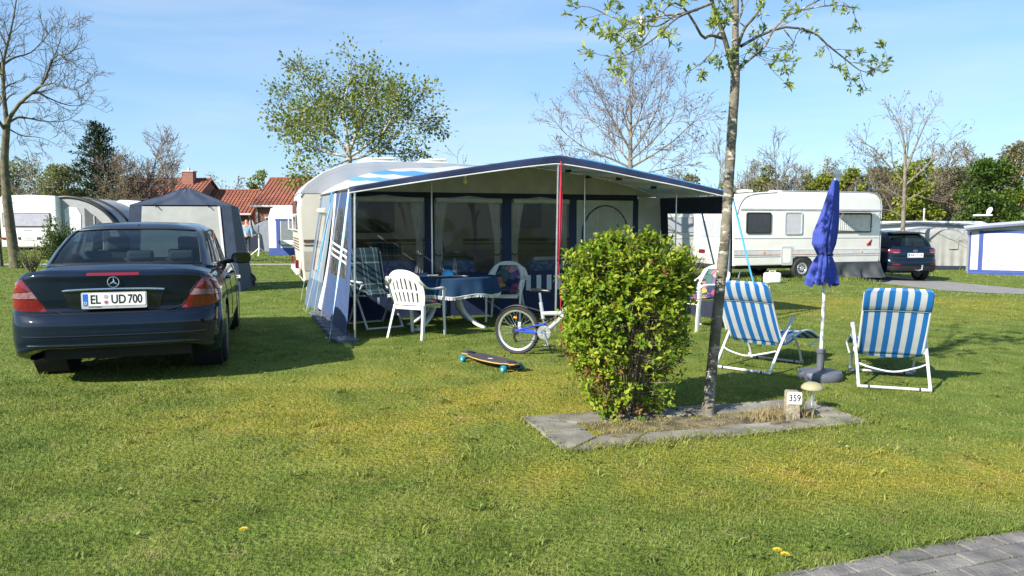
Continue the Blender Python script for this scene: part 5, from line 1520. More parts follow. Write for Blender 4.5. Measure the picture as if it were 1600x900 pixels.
# things inside the closed room, seen through the foil
BCL = mat('blue patterned cloth', (0.045, 0.11, 0.33), .85, col2=(.16, .26, .50), nscale=16, fac=(.45, .6))
def draped_table(x0, x1, y, z, label, d=.55):
    t = thing('side_table', label, 'table', AW_M @ Vector(((x0 + x1) / 2, y, 0.012)), AW_R, 'cloth covered tables in the awning room')
    w2, d2 = (x1 - x0) / 2, d / 2
    b = MB()
    def f(u, v):
        a = 2 * math.pi * u; sgn = lambda q: math.copysign(abs(q) ** .35, q)
        if v < .4: k = v / .4; fl = 0; dz = 0
        else: k = 1 + .04 * (v - .4); fl = .02 * math.sin(a * 13) * (v - .4); dz = (v - .4) / .6 * (z - .06)
        return (w2 * (k + fl) * sgn(math.cos(a)), d2 * (k + fl) * sgn(math.sin(a)), z - dz)
    b.surf(f, 90, 14); b.build('table_cloth', BCL, t, smooth=50)
    for sx in (-1, 1):
        for sy in (-1, 1):
            q = MB(); q.tube([(sx * w2 * .8, sy * d2 * .8, 0), (sx * w2 * .8, sy * d2 * .8, z - .01)], .014, 6); q.build('leg', STEEL, t)
draped_table(.72, 1.40, 2.65, .86, 'table under a blue cloth inside the room, behind the left window')
draped_table(1.62, 2.30, 2.65, .86, 'table under a blue cloth inside the room, behind the middle window')
draped_table(3.25, 4.0, 2.65, .84, 'table under a patterned blue cloth behind the window next to the red strap')
def inroom(x, y, z): return AW_M @ Vector((x, y, z))
t = thing('camping_stove', 'black camping cooker cabinet against the caravan, behind the middle window', 'cooker', inroom(2.25, 4.1, .012), AW_R)
b = MB(); b.box((0, 0, .43), (.85, .45, .86)); b.build('cabinet', BLACK_PL, t, bevel=.01)
b = MB(); b.box((0, -.02, .90), (.60, .40, .06)); b.build('hob', DGREY_PL, t, bevel=.01)
for x in (-.16, .16): b = MB(); b.lathe([(.0, .932), (.07, .932), (.07, .945), (0, .945)], 16, Matrix.Translation((x, 0, 0))); b.build('burner', STEEL, t)
t = thing('kettle', 'dark kettle standing on the black cooker cabinet', 'kettle', inroom(2.08, 4.1, .957), AW_R)
b = MB(); b.lathe([(.07, 0), (.09, .02), (.085, .10), (.05, .15), (.012, .16), (.015, .18), (0, .185)], 18); b.build('pot', BLACK_PL, t)
b = MB(); b.tube([(-.08, 0, .11), (-.06, 0, .20), (.06, 0, .20), (.08, 0, .11)], .007, 6); b.build('handle', BLACK_PL, t)
t = thing('paper_roll', 'white kitchen paper roll on the cloth covered table by the middle window', 'paper roll', inroom(1.72, 2.62, .862), 0)
b = MB(); b.lathe([(.02, 0), (.055, 0), (.056, .26), (.02, .26)], 20); b.build('roll', OFFWHITE, t); b = MB(); b.lathe([(.012, 0), (.012, .29), (0, .292)], 10); b.build('core', mat('cardboard', (.35, .25, .15), .9), t)
t = thing('tube_lamp', 'white tube lamp lying on the patterned blue table in the room', 'lamp', inroom(3.66, 2.56, .85), AW_R)
b = MB(); b.box((0, 0, .02), (.62, .05, .04)); b.build('housing', WHITE_PL, t, bevel=.01); b = MB(); b.tube([(-.28, 0, .048), (.28, 0, .048)], .013, 10); b.build('tube', OFFWHITE, t)
t = thing('plant_pot', 'dark brown rounded wicker basket behind the plaid recliner inside the room', 'basket', inroom(.50, 3.2, .86), 0)
b = MB(); b.lathe([(.10, 0), (.16, .04), (.17, .15), (.14, .26), (.06, .31), (0, .32)], 20); b.build('basket', mat('wicker', (.05, .04, .02), .9, bump=.6, bscale=60), t); b = MB(); b.tube([(-.1, 0, .26), (0, 0, .36), (.1, 0, .26)], .01, 6); b.build('handle', BROWN, t)
t = thing('wardrobe', 'low dark cupboard behind the recliner pad in the room', 'cupboard', inroom(.55, 3.55, .012), AW_R)
b = MB(); b.box((0, 0, .42), (.9, .4, .84)); b.build('carcass', mat('dark wood', (.05, .035, .025), .6), t, bevel=.01)
for x in (-.22, .22): b = MB(); b.box((x, -.207, .42), (.42, .014, .78)); b.build('cupboard_door', mat('dark wood2', (.06, .042, .03), .6), t, bevel=.004)
# lamp hanging under the canopy
hz = roofz(1.72, 1.0)
t = thing('hanging_bulb', 'pale yellow light bulb hanging from the canopy roof', 'lamp', AW_M @ Vector((1.72, 1.0, hz - .16)))
b = MB(); b.lathe([(.0, -.07), (.022, -.062), (.036, -.035), (.034, -.01), (.020, .02), (.015, .035)], 18); b.build('bulb', mat('yellow glass', (.62, .56, .22), .25), t, smooth=60)
b = MB(); b.lathe([(.017, .03), (.019, .075), (.008, .085), (0, .086)], 14); b.build('socket', OFFWHITE, t); b = MB(); b.tube([(0, 0, .08), (.0, 0, .15)], .003, 5); b.build('flex', BLACK_PL, t)
# ================================================================== foreground things
# loungers
SLING = uv_stripes('lounger stripes', [(.5, (.014, .17, .50)), (.5, (.58, .61, .64))], 5.5, axis='U', rough=.55, bump=.1, trans=.25)
TUBE_W = mat('white coated tube', (.56, .57, .59), .3, var=.05)
def lounger(t):
    for s_ in (-1, 1):
        x = s_ * .285
        b = MB(); b.tube(spl([(x, -.40, .022), (x * 1.01, -.22, .22), (x * 1.04, -.02, .43), (x * 1.05, .07, .53)], 10), .0135, 10); b.build('rear_leg', TUBE_W, t)
        b = MB(); b.tube(spl([(x * .96, .40, .022), (x * .97, .30, .20), (x * .98, .12, .34), (x * 1.0, -.10, .31)], 12), .0125, 10); b.build('front_leg', TUBE_W, t)
        b = MB(); b.tube(spl([(x * .94, -.44, .86), (x * .94, -.20, .46), (x * .94, -.06, .28), (x * .94, .16, .31), (x * .94, .40, .345), (x * .94, .62, .33), (x * .94, .92, .22)], 20), .011, 8); b.build('sling_rail', TUBE_W, t)
        b = MB(); b.tube([(x * 1.09, .065, .525), (x * 1.06, .02, .475), (x * 1.045, -.03, .42)], .0165, 10); b.build('arm_grip', TUBE_W, t)
        b = MB(); b.lathe([(0, -.02), (.026, -.018), (.026, .018), (0, .02)], 14, Matrix.Translation((x * 1.02, -.09, .30)) @ Matrix.Rotation(R(90), 4, 'Y')); b.build('joint', GREY_PL, t)
        for y in (-.40, .40):
            b = MB(); b.tube([(x, y + .03 * (1 if y < 0 else -1), .05), (x, y, .018), (x - s_ * .07, y, .018)], .017, 8); b.build('foot_cap', GREY_PL, t)
            b = MB(); b.tube([(x - s_ * .075, y, .020), (x - s_ * .09, y, .020)], .0155, 10); b.build('foot_ring', BLACK_PL, t)
    for y, nm in ((-.40, 'rear_foot_bar'), (.40, 'front_foot_bar')):
        b = MB(); b.tube([(-.285, y, .020), (.285, y, .020)], .0125, 10); b.build(nm, TUBE_W, t)
    b = MB(); b.tube(spl([(-.27, -.26, .20), (-.18, -.30, .175), (0, -.32, .15), (.18, -.30, .19), (.27, -.24, .215)], 16), .008, 8); b.build('stop_bar', TUBE_W, t)
    b = MB(); b.tube([(-.27, .62, .16), (-.27, .92, .22), (.27, .92, .22), (.27, .62, .16)], .010, 8); b.build('leg_rest_bar', TUBE_W, t)
    P = [Vector(p) for p in ((0, -.465, .90), (0, -.36, .72), (0, -.23, .50), (0, -.11, .33), (0, -.03, .255), (0, .14, .265), (0, .36, .325), (0, .50, .345), (0, .70, .30), (0, .93, .215))]
    b = MB()
    def sl_(u, v):
        p = catmull(P, v); x = (u - .5)
        wd_ = .535
        if v < .04: wd_ -= .05 * (1 - v / .04) ** 2
        sag = .022 * (1 - (2 * u - 1) ** 2)
        if v < .45: return (x * wd_, p.y + sag * .9, p.z + sag * .25)
        return (x * wd_, p.y, p.z - sag)
    b.surf(sl_, 44, 60); b.build('sling', SLING, t, solid=.003, smooth=180)
    b = MB()   # head pillow folded over the top and hanging behind the back
    def pil(u, v):
        x = (u - .5) * (.545 - .05 * max(0, 1 - v * 5) ** 2)
        q = catmull(P, .012 + .115 * v); sag = .022 * (1 - (2 * u - 1) ** 2)
        return (x, q.y + sag * .9 - .012 - .012 * math.sin(v * math.pi) + .012 * math.sin(max(0, v - .85) * 10), q.z + sag * .25 + .012 * (1 - v) - .012 * math.sin(math.pi * u) * v * 0)
    b.surf(pil, 44, 12); b.build('head_pillow', SLING, t, solid=.012, smooth=180)
    b = MB(); b.tube([Vector(pil(u, 1.0)) + Vector((0, -.008, 0)) for u in np.linspace(.01, .99, 30)], .003, 5); b.build('pillow_seam', mat('seam grey', (.2, .25, .3), .8), t)
    return t
l1 = thing('sun_lounger', 'blue and white striped sun lounger between the young tree and the closed umbrella', 'sun lounger', (2.56, 7.55, 0), R(-43), 'blue striped sun loungers'); lounger(l1)
dup(l1, (3.50, 6.80, 0), R(-19), 'blue and white striped sun lounger on the far side of the closed umbrella, farthest right')

# parasol
pb_ = G(1281, 592)
t = thing('parasol', 'closed blue garden umbrella on a white pole in a round dark grey stand', 'umbrella', pb_, 0)
b = MB(); b.lathe([(0, 0), (.195, 0), (.203, .012), (.203, .055), (.19, .078), (.06, .092), (.042, .10), (.042, .105)], 40); b.build('stand', DGREY_PL, t, smooth=40)
b = MB(); b.lathe([(.034, .09), (.034, .25), (.043, .252), (.045, .285), (.036, .292), (.026, .293)], 24); b.build('stand_tube', DGREY_PL, t, smooth=40)
b = MB(); b.tube([(0, 0, .10), (.012, 0, .9), (.095, 0, 1.86)], .0155, 12); b.build('pole', WHITE_PL, t)
PBL = mat('parasol blue', (.040, .068, .34), .8, var=.15, nscale=12, bump=.2, bscale=30, trans=.12)
prof_ = [(.030, 1.865, .095), (.046, 1.77, .082), (.062, 1.63, .062), (.078, 1.50, .040), (.092, 1.38, .014), (.088, 1.28, .004), (.062, 1.205, .012), (.052, 1.172, .018), (.074, 1.12, .014), (.095, 1.05, .008), (.116, .96, .0), (.126, .905, -.004)]
b = MB()
def can(u, v):
    x = v * (len(prof_) - 1); i = min(len(prof_) - 2, int(x)); f = x - i; f = f * f * (3 - 2 * f)
    r_, z, cx = [prof_[i][k] * (1 - f) + prof_[i + 1][k] * f for k in range(3)]
    a = 2 * math.pi * u
    k = min(1, .25 + v * 1.2)
    fold = .20 * math.cos(8 * a + 1.5 * math.sin(v * 4) + .8) * k + .10 * math.cos(13 * a - 3 * v) * k + .06 * math.cos(5 * a + 2 + 3 * v) * k
    rr = r_ * (1 + fold)
    if v > .93: z += .022 * math.cos(8 * a + .8) + .012 * math.cos(3 * a)
    return (cx - .012 + rr * math.cos(a) * 1.02, rr * math.sin(a) * .9, z)
b.surf(can, 160, 70); b.build('canopy', PBL, t, smooth=180)
b = MB(); b.tube([(.014 + .060 * math.cos(a), .054 * math.sin(a), 1.182 + .008 * math.sin(2 * a)) for a in np.linspace(0, 2 * math.pi, 25)[:-1]], .009, 6, closed=True); b.build('tie', NAVY_D, t)
b = MB(); b.lathe([(.020, 1.85), (.027, 1.855), (.027, 1.885), (.022, 1.89), (.028, 1.90), (.036, 1.915), (.037, 1.932), (.029, 1.952), (0, 1.962)], 20, Matrix.Translation((.098, 0, 0))); b.build('finial', WHITE_PL, t, smooth=50)

# pitch post and solar lamp
PB = G(1237, 655)
t = thing('pitch_post', 'short weathered wooden post with a white number 359 sign by the slab bed', 'post', PB, R(-6)); t.scale = (.87,) * 3
b = MB(); b.prism([(-.058, 0), (.058, 0), (.056, .235), (.050, .248), (-.050, .252), (-.057, .24)], -.045, .045, 'y'); b.build('post', mat('weathered wood', (.20, .17, .11), .9, col2=(.36, .32, .24), nscale=20, bump=.5, bscale=60), t, bevel=.006)
b = MB(); b.prism(rrect(.118, .102, .006, 3, 0.006, .195), -.048, -.053, 'y'); s_ = b.build('number_sign', PLATE_W, t, smooth=0)
b = MB(); add_text(b, '359', .084, XZ(.006, -.0545, .195), .80, .0012); b.build('lettering', INK, s_, smooth=0)
SLp = G(1268, 643)
t = thing('solar_lamp', 'small garden lamp with a pale mushroom cap on thin wire legs', 'garden lamp', SLp, 0)
b = MB(); b.lathe([(.004, .178), (.05, .176), (.083, .180), (.086, .186), (.080, .202), (.062, .220), (.034, .231), (0, .234)], 28); b.build('cap', mat('yellowed plastic', (.33, .31, .17), .35, var=.08), t, smooth=50)
b = MB(); b.lathe([(.012, -.03), (.012, .06), (.008, .07), (.008, .178)], 12); b.build('stem', STEEL, t)
for k in range(3):
    a = k * 2.1 + .6; b = MB(); b.tube(spl([(.052 * math.cos(a), .052 * math.sin(a), .178), (.036 * math.cos(a), .036 * math.sin(a), .13), (.02 * math.cos(a), .02 * math.sin(a), .07)], 8), .0028, 5); b.build('wire_leg', STEEL, t)

# longboard
pa, pc = (G(716, 565) + G(745, 560)) / 2, (G(793, 584) + G(820, 580)) / 2
d = (pc - pa); ang = math.atan2(d.y, d.x); mid_ = (pa + pc) / 2
t = thing('longboard', 'black longboard with turquoise wheels standing on the grass', 'skateboard', mid_, ang)
b = MB()
half = [(.47, .0), (.465, .05), (.42, .085), (.385, .062), (.33, .062), (.29, .10), (.15, .118), (0, .122), (-.15, .118), (-.29, .10), (-.33, .062), (-.385, .062), (-.42, .085), (-.465, .05), (-.47, 0)]
poly = half + [(x, -y) for x, y in half[-2:0:-1]]
def deckz(x): return .092 - .012 * math.cos(x / .47 * math.pi / 2) + .02 * max(0, (abs(x) - .40) / .07) ** 2 * .3
n = len(poly)
vs = [(x, y, deckz(x)) for x, y in poly] + [(x, y, deckz(x) - .012) for x, y in poly]
b.add(vs, [(i, (i + 1) % n, n + (i + 1) % n, n + i) for i in range(n)] + [tuple(range(n, 2 * n))])
b.build('deck', mat('maple ply', (.42, .26, .10), .5), t, smooth=0)
b = MB()
for i in range(len(half) - 1):
    (x0, y0), (x1, y1) = half[i], half[i + 1]
    b.add([(x0, y0, deckz(x0) + .002), (x1, y1, deckz(x1) + .002), (x1, -y1, deckz(x1) + .002), (x0, -y0, deckz(x0) + .002)], [(0, 1, 2, 3)])
b.build('grip_tape', mat('grip tape', (.045, .045, .05), .85, var=.2, bump=.3, bscale=300), t)
b = MB(); b.box((.02, -.02, .0845), (.05, .022, .001), R(30)); b.build('deck_mark', OFFWHITE, t, smooth=0)
for s_ in (-1, 1):
    b = MB(); b.box((s_ * .36, 0, .060), (.05, .07, .03)); b.tube([(s_ * .36, -.10, .036), (s_ * .36, .10, .036)], .010, 8); b.box((s_ * .36, 0, .097), (.10, .055, .006)); b.build('truck', BLACK_PL, t, bevel=.004)
    for q in (-1, 1):
        b = MB(); b.lathe([(.012, -.022), (.030, -.022), (.036, -.014), (.036, .014), (.030, .022), (.012, .022), (.012, -.022)], 20, Matrix.Translation((s_ * .36, q * .105, .036)) @ Matrix.Rotation(R(90), 4, 'X')); w_ = b.build('wheel', mat('turquoise wheel', (.01, .19, .27), .4), t, smooth=50)
        b = MB(); b.lathe([(0, -.018), (.012, -.018), (.012, .018), (0, .018)], 12, Matrix.Translation((s_ * .36, q * .105, .036)) @ Matrix.Rotation(R(90), 4, 'X')); b.build('hub', OFFWHITE, w_)

# bicycle
ra, fa = G(808, 553), G(936, 563)
d = fa - ra; WB = .93; ang = math.atan2(d.y, d.x)
t = thing('bicycle', 'small silver and blue bicycle parked behind the leafy bush', 'bicycle', ra, ang)
RW = .272
SILV = mat('silver frame', (.62, .63, .65), .3, .5, coat=.5); BLUEF = mat('blue frame', (.02, .06, .50), .3, .1, coat=.6)
YAX = Matrix.Rotation(R(90), 4, 'X')
def bwheel(x, first=[None]):
    M = Matrix.Translation((x, 0, RW)) @ YAX
    b = MB(); b.lathe([(RW - .042, -.012), (RW - .030, -.022), (RW - .012, -.024), (RW - .002, -.012), (RW, 0), (RW - .002, .012), (RW - .012, .024), (RW - .030, .022), (RW - .042, .012), (RW - .042, -.012)], 56, M)
    for k in range(80):
        a = k / 80 * 2 * math.pi; b.box(M @ Vector((RW * math.cos(a), RW * math.sin(a), (.010 if k % 2 else -.010))), (.008, .014, .012), M.to_3x3() @ Matrix.Rotation(a, 3, 'Z'))
    wh = b.build('wheel', RUBBER, t, smooth=40)
    b = MB(); b.lathe([(RW - .062, -.010), (RW - .040, -.014), (RW - .040, .014), (RW - .062, .010), (RW - .062, -.010)], 56, M); b.build('rim', STEEL, wh)
    b = MB(); b.lathe([(0, -.045), (.012, -.045), (.012, -.034), (.026, -.033), (.026, -.028), (.014, -.024), (.014, .024), (.026, .028), (.026, .033), (.012, .034), (.012, .045), (0, .045)], 18, M); b.build('hub', STEEL, wh)
    b = MB()
    for k in range(28):
        a = k / 28 * 2 * math.pi; sd = .03 if k % 2 else -.03; a2 = a + (.9 if (k // 2) % 2 else -.9)
        b.tube([M @ Vector((.024 * math.cos(a2), .024 * math.sin(a2), sd)), M @ Vector(((RW - .055) * math.cos(a), (RW - .055) * math.sin(a), 0))], .0016, 4, caps=False)
    b.build('spokes', STEEL, wh)['kind'] = 'stuff'
    return wh, M
wr, Mr = bwheel(0); wf, Mf = bwheel(WB)
b = MB(); b.box((-.03, .014, RW + .14), (.045, .006, .022)); b.build('spoke_reflector', mat('orange reflector', (.75, .28, .01), .3), wr, bevel=.004)
b = MB(); b.prism(rrect(.03, .07, .006, 2, .035, RW + .06), -.012, -.016, 'y'); b.build('spoke_card', OFFWHITE, wr, smooth=0)
BBx, BBz = .345, .27; HTx, HTz = .80, .66
def bt(name, pts, r, m, n=10): q = MB(); q.tube(pts, r, n); return q.build(name, m, t)
bt('down_tube', [(BBx + .02, 0, BBz + .02), (.60, 0, .50), (HTx, 0, HTz - .05)], [.024, .030, .028], SILV)
bt('top_tube', [(.30, 0, .475), (.52, 0, .49), (HTx - .03, 0, HTz)], [.022, .026, .024], SILV)
bt('head_tube', [(HTx + .015, 0, HTz - .10), (HTx - .02, 0, HTz + .05)], .024, SILV)
bt('seat_tube', [(.315, 0, .42), (.285, 0, .60)], .020, SILV); bt('seat_post', [(.287, 0, .60), (.272, 0, .705)], .013, STEEL)
for s_ in (-1, 1):
    bt('swing_arm', [(0, s_ * .055, RW), (.16, s_ * .045, RW + .045), (.34, s_ * .03, RW + .09)], .012, BLUEF)
    bt('chain_stay', [(0, s_ * .055, RW), (.20, s_ * .045, RW - .01), (BBx, s_ * .03, BBz)], .011, BLUEF)
    bt('fork_leg', [(WB, s_ * .055, RW), (WB - .07, s_ * .055, RW + .26)], .016, SILV)
bt('swing_link', [(.34, 0, RW + .10), (.355, 0, BBz)], .016, BLUEF)
bt('fork_crown', [(WB - .07, -.06, RW + .26), (WB - .07, .06, RW + .26)], .018, SILV); bt('steerer', [(WB - .07, 0, RW + .26), (HTx - .03, 0, HTz + .12)], .016, SILV)
q = MB()
q.tube([(.36 + .002 * k, .018 * math.cos(k * 1.2), .385 + .012 * math.sin(k * 1.2) + .0011 * k) for k in range(0, 40)], .005, 5); q.tube([(.34, 0, .375), (.46, 0, .44)], .010, 8); q.build('shock_spring', BLACK_PL, t)
q = MB()
def sad(u, v):
    x = .15 - .26 * v; w2 = .016 + .058 * sm((v - .35) / .65) ; e_ = max(0, 1 - (2 * v - 1) ** 10) ** .5
    return (x - .0 + .26, w2 * e_ * math.sin(u * 2 * math.pi), .725 + .018 * math.cos(u * 2 * math.pi) * e_ + .012 * v)
q.surf(sad, 20, 20); q.build('saddle', mat('saddle black', (.015, .015, .016), .35), t, smooth=180)
bt('handlebar', spl([(HTx + .02, -.29, HTz + .22), (HTx, -.14, HTz + .20), (HTx + .01, 0, HTz + .13), (HTx, .14, HTz + .20), (HTx + .02, .29, HTz + .22)], 16), .012, STEEL)
for s_ in (-1, 1): bt('grip', [(HTx + .01, s_ * .20, HTz + .21), (HTx + .02, s_ * .30, HTz + .22)], .018, BLACK_PL)
q = MB(); q.lathe([(.03, -.003), (.078, -.003), (.080, 0), (.078, .003), (.03, .003), (.03, -.003)], 36, Matrix.Translation((BBx, -.05, BBz)) @ YAX)
for k in range(5):
    a = k * 2 * math.pi / 5; q.tube([(BBx, -.05, BBz), (BBx + .07 * math.cos(a), -.05, BBz + .07 * math.sin(a))], .007, 6)
q.build('chainring', STEEL, t)
bt('crank', [(BBx, -.075, BBz), (BBx + .07, -.085, BBz - .13)], .010, STEEL); bt('crank', [(BBx, .075, BBz), (BBx - .07, .085, BBz + .13)], .010, STEEL)
for x, y, z in ((BBx + .07, -.125, BBz - .13), (BBx - .07, .125, BBz + .13)): q = MB(); q.box((x, y, z), (.08, .07, .022)); q.build('pedal', BLACK_PL, t, bevel=.004)
bt('chain', [(0, -.05, RW + .035), (BBx, -.05, BBz + .078)], .004, BLACK_PL, 5); bt('chain', [(0.02, -.05, RW - .12), (BBx, -.05, BBz - .078)], .004, BLACK_PL, 5)
q = MB(); q.lathe([(.02, -.004), (.045, -.004), (.040, .014), (.02, .014)], 20, Matrix.Translation((0, -.045, RW)) @ YAX); q.tube([(.0, -.06, RW - .02), (-.01, -.06, RW - .08), (.02, -.06, RW - .13)], .014, 8); q.build('derailleur', BLACK_PL, t)
bt('kickstand', [(BBx - .03, .03, BBz - .03), (BBx + .02, .16, .0)], .008, BLACK_PL)
q = MB(); q.surf(lambda u, v: (-(RW + .022) * math.cos(R(35 + 82 * u)) + .0, .035 * (2 * v - 1), RW + (RW + .022) * math.sin(R(35 + 82 * u)) - .012 * (2 * v - 1) ** 2), 18, 6); q.xf(Matrix.Translation((0.02, 0, 0))); q.build('mudguard', BLACK_PL, t, solid=.003)
bt('mudguard_stay', [(.10, 0, RW + RW + .0), (.29, 0, .50)], .007, BLACK_PL)

# ================================================================== vegetation
def leaf_mat(name, stops, trans=.35, rough=.5):
    m = bpy.data.materials.new(name); m.use_nodes = True; N, L = m.node_tree.nodes, m.node_tree.links; b = N['Principled BSDF']
    ge = N.new('ShaderNodeNewGeometry'); cr = N.new('ShaderNodeValToRGB'); el = cr.color_ramp.elements; el.remove(el[1])
    el[0].position = stops[0][0]; el[0].color = (*stops[0][1], 1)
    for p, c in stops[1:]: e_ = el.new(p); e_.color = (*c, 1)
    L.new(ge.outputs['Random Per Island'], cr.inputs[0]); L.new(cr.outputs[0], b.inputs['Base Color']); b.inputs['Roughness'].default_value = rough; b.inputs['Specular IOR Level'].default_value = .25
    tl = N.new('ShaderNodeBsdfTranslucent'); L.new(cr.outputs[0], tl.inputs[0]); mx = N.new('ShaderNodeMixShader'); mx.inputs[0].default_value = trans
    L.new(b.outputs[0], mx.inputs[1]); L.new(tl.outputs[0], mx.inputs[2]); L.new(mx.outputs[0], N['Material Output'].inputs['Surface'])
    return m
def leaves(name, P, D, size, aspect, m, parent, seed=1, fold=.25, jit=.6, droop=0.0, nrm=None):
    """one folded leaf per point, growing along D"""
    g_ = np.random.default_rng(seed)
    P = np.asarray(P, float); D = np.asarray(D, float); n = len(P)
    D = D + g_.normal(0, jit, (n, 3)); D[:, 2] -= droop; D /= np.linalg.norm(D, axis=1, keepdims=True) + 1e-9
    S = np.cross(D, g_.normal(0, 1, (n, 3)) * (.6 if nrm is None else .35) + (np.array([0, 0, 1.0]) if nrm is None else np.asarray(nrm))); S /= np.linalg.norm(S, axis=1, keepdims=True) + 1e-9
    U = np.cross(S, D)
    l = size * g_.uniform(.6, 1.25, n)[:, None]; w_ = l * aspect
    V = np.stack([P, P + D * l * .5 + S * w_ / 2 + U * w_ * fold, P + D * l, P + D * l * .5 - S * w_ / 2 + U * w_ * fold], 1)
    Fc = np.array([[0, 1, 2], [0, 2, 3]])[None] + (np.arange(n) * 4)[:, None, None]
    return npmesh(name, V, Fc, m, parent, 3)

BARK_D = mat('dark bark', (.055, .045, .035), .95, col2=(.13, .11, .085), nscale=14, bump=.7, bscale=30)
BARK_G = mat('green grey bark', (.11, .10, .065), .95, col2=(.19, .175, .13), nscale=12, bump=.6, bscale=30)
BARK_B = mat('birch bark', (.16, .14, .11), .8, col2=(.48, .45, .40), nscale=9, bump=.3, bscale=20)
BARK_P = mat('pinkish twig bark', (.125, .097, .078), .9, col2=(.20, .16, .13), nscale=9)
BARK_Y = mat('pale grey bark', (.125, .108, .085), .9, col2=(.21, .185, .145), nscale=10, bump=.4, bscale=25)

class Tree:
    def __init__(s, seed, env=None):
        s.r = random.Random(seed); s.T, s.W = MB(), MB(); s.tips = []; s.env = env; s.budget = 9000; s.minr = .002
    def inside(s, p):
        if not s.env: return True
        c, e_ = s.env; return ((p[0] - c[0]) / e_[0]) ** 2 + ((p[1] - c[1]) / e_[1]) ** 2 + abs((p[2] - c[2]) / e_[2]) ** 3.5 < 1
    def limb(s, pts, r0, r1, lvl, ch, tmb=None, n=None):
        """tube through pts then side shoots; ch: list per level of (count per metre, length, angle, up, start)"""
        pts = [Vector(p) for p in pts]
        m = len(pts); rr = [r0 + (r1 - r0) * (i / (m - 1)) ** .8 for i in range(m)]
        (tmb or (s.T if lvl == 0 else s.W)).tube(pts, rr, n or (10 if lvl == 0 else 5 if lvl == 1 else 3), caps=False)
        ln = sum((pts[i + 1] - pts[i]).length for i in range(m - 1))
        if lvl >= len(ch):
            for i in range(1, m): s.tips.append((pts[i], (pts[i] - pts[i - 1]).normalized()))
            return
        dens, L, ang, up, st = ch[lvl]
        cnt = int(dens * ln + s.r.random())
        for k in range(cnt):
            t = st + (1 - st) * (k + s.r.random()) / max(1, cnt)
            x = min(m - 1.001, t * (m - 1)); i = int(x); f = x - i
            p = pts[i].lerp(pts[i + 1], f); d = (pts[i + 1] - pts[i]).normalized()
            ax = d.orthogonal().normalized(); ax.rotate(Matrix.Rotation(s.r.uniform(0, 6.283), 3, d))
            q = d.copy(); q.rotate(Matrix.Rotation(R(ang) * s.r.uniform(.6, 1.3), 3, ax))
            l = L * s.r.uniform(.55, 1.15) * (1.15 - .55 * t)
            s.shoot(p, q, l, max(.0025, rr[i] * .55), lvl + 1, ch, up)
        # the limb's own end carries on as a shoot
        if lvl + 1 <= len(ch): s.tips.append((pts[-1], (pts[-1] - pts[-2]).normalized()))
    def shoot(s, p, d, l, r, lvl, ch, up):
        if s.budget <= 0: return
        s.budget -= 1
        k = 5 if lvl == 1 else 4 if lvl == 2 else 3
        for _ in range(3):
            if s.inside(p + d * l): break
            l *= .65
        pts = [p]; q = d.copy()
        for i in range(k):
            q = (q + Vector((s.r.gauss(0, .17), s.r.gauss(0, .17), s.r.gauss(0, .12) + up * .22))).normalized()
            pts.append(pts[-1] + q * l / k)
        s.limb(pts, max(s.minr * 1.3, min(r, .02 + l * .02)), max(s.minr, r * .22), lvl, ch)
def tree_thing(T, name, label, loc, bark, leaf=None, group=None, twig=None, cat='tree'):
    t = thing(name, label, cat, loc, 0, group)
    I = Matrix.Translation(-Vector(loc))
    T.T.xf(I).build('trunk', bark, t, smooth=180, recalc=False)
    if T.W.f: T.W.xf(I).build('branches', twig or bark, t, smooth=180, recalc=False)
    if leaf:
        m, size, asp, per, sp, seed, jit, droop = leaf
        g_ = np.random.default_rng(seed); P = np.array([tuple(p - Vector(loc)) for p, _ in T.tips]); D = np.array([tuple(d) for _, d in T.tips])
        P = np.repeat(P, per, 0); D = np.repeat(D, per, 0); P = P + g_.normal(0, sp, P.shape)
        leaves('crown', P, D, size, asp, m, t, seed, jit=jit, droop=droop)
    return t

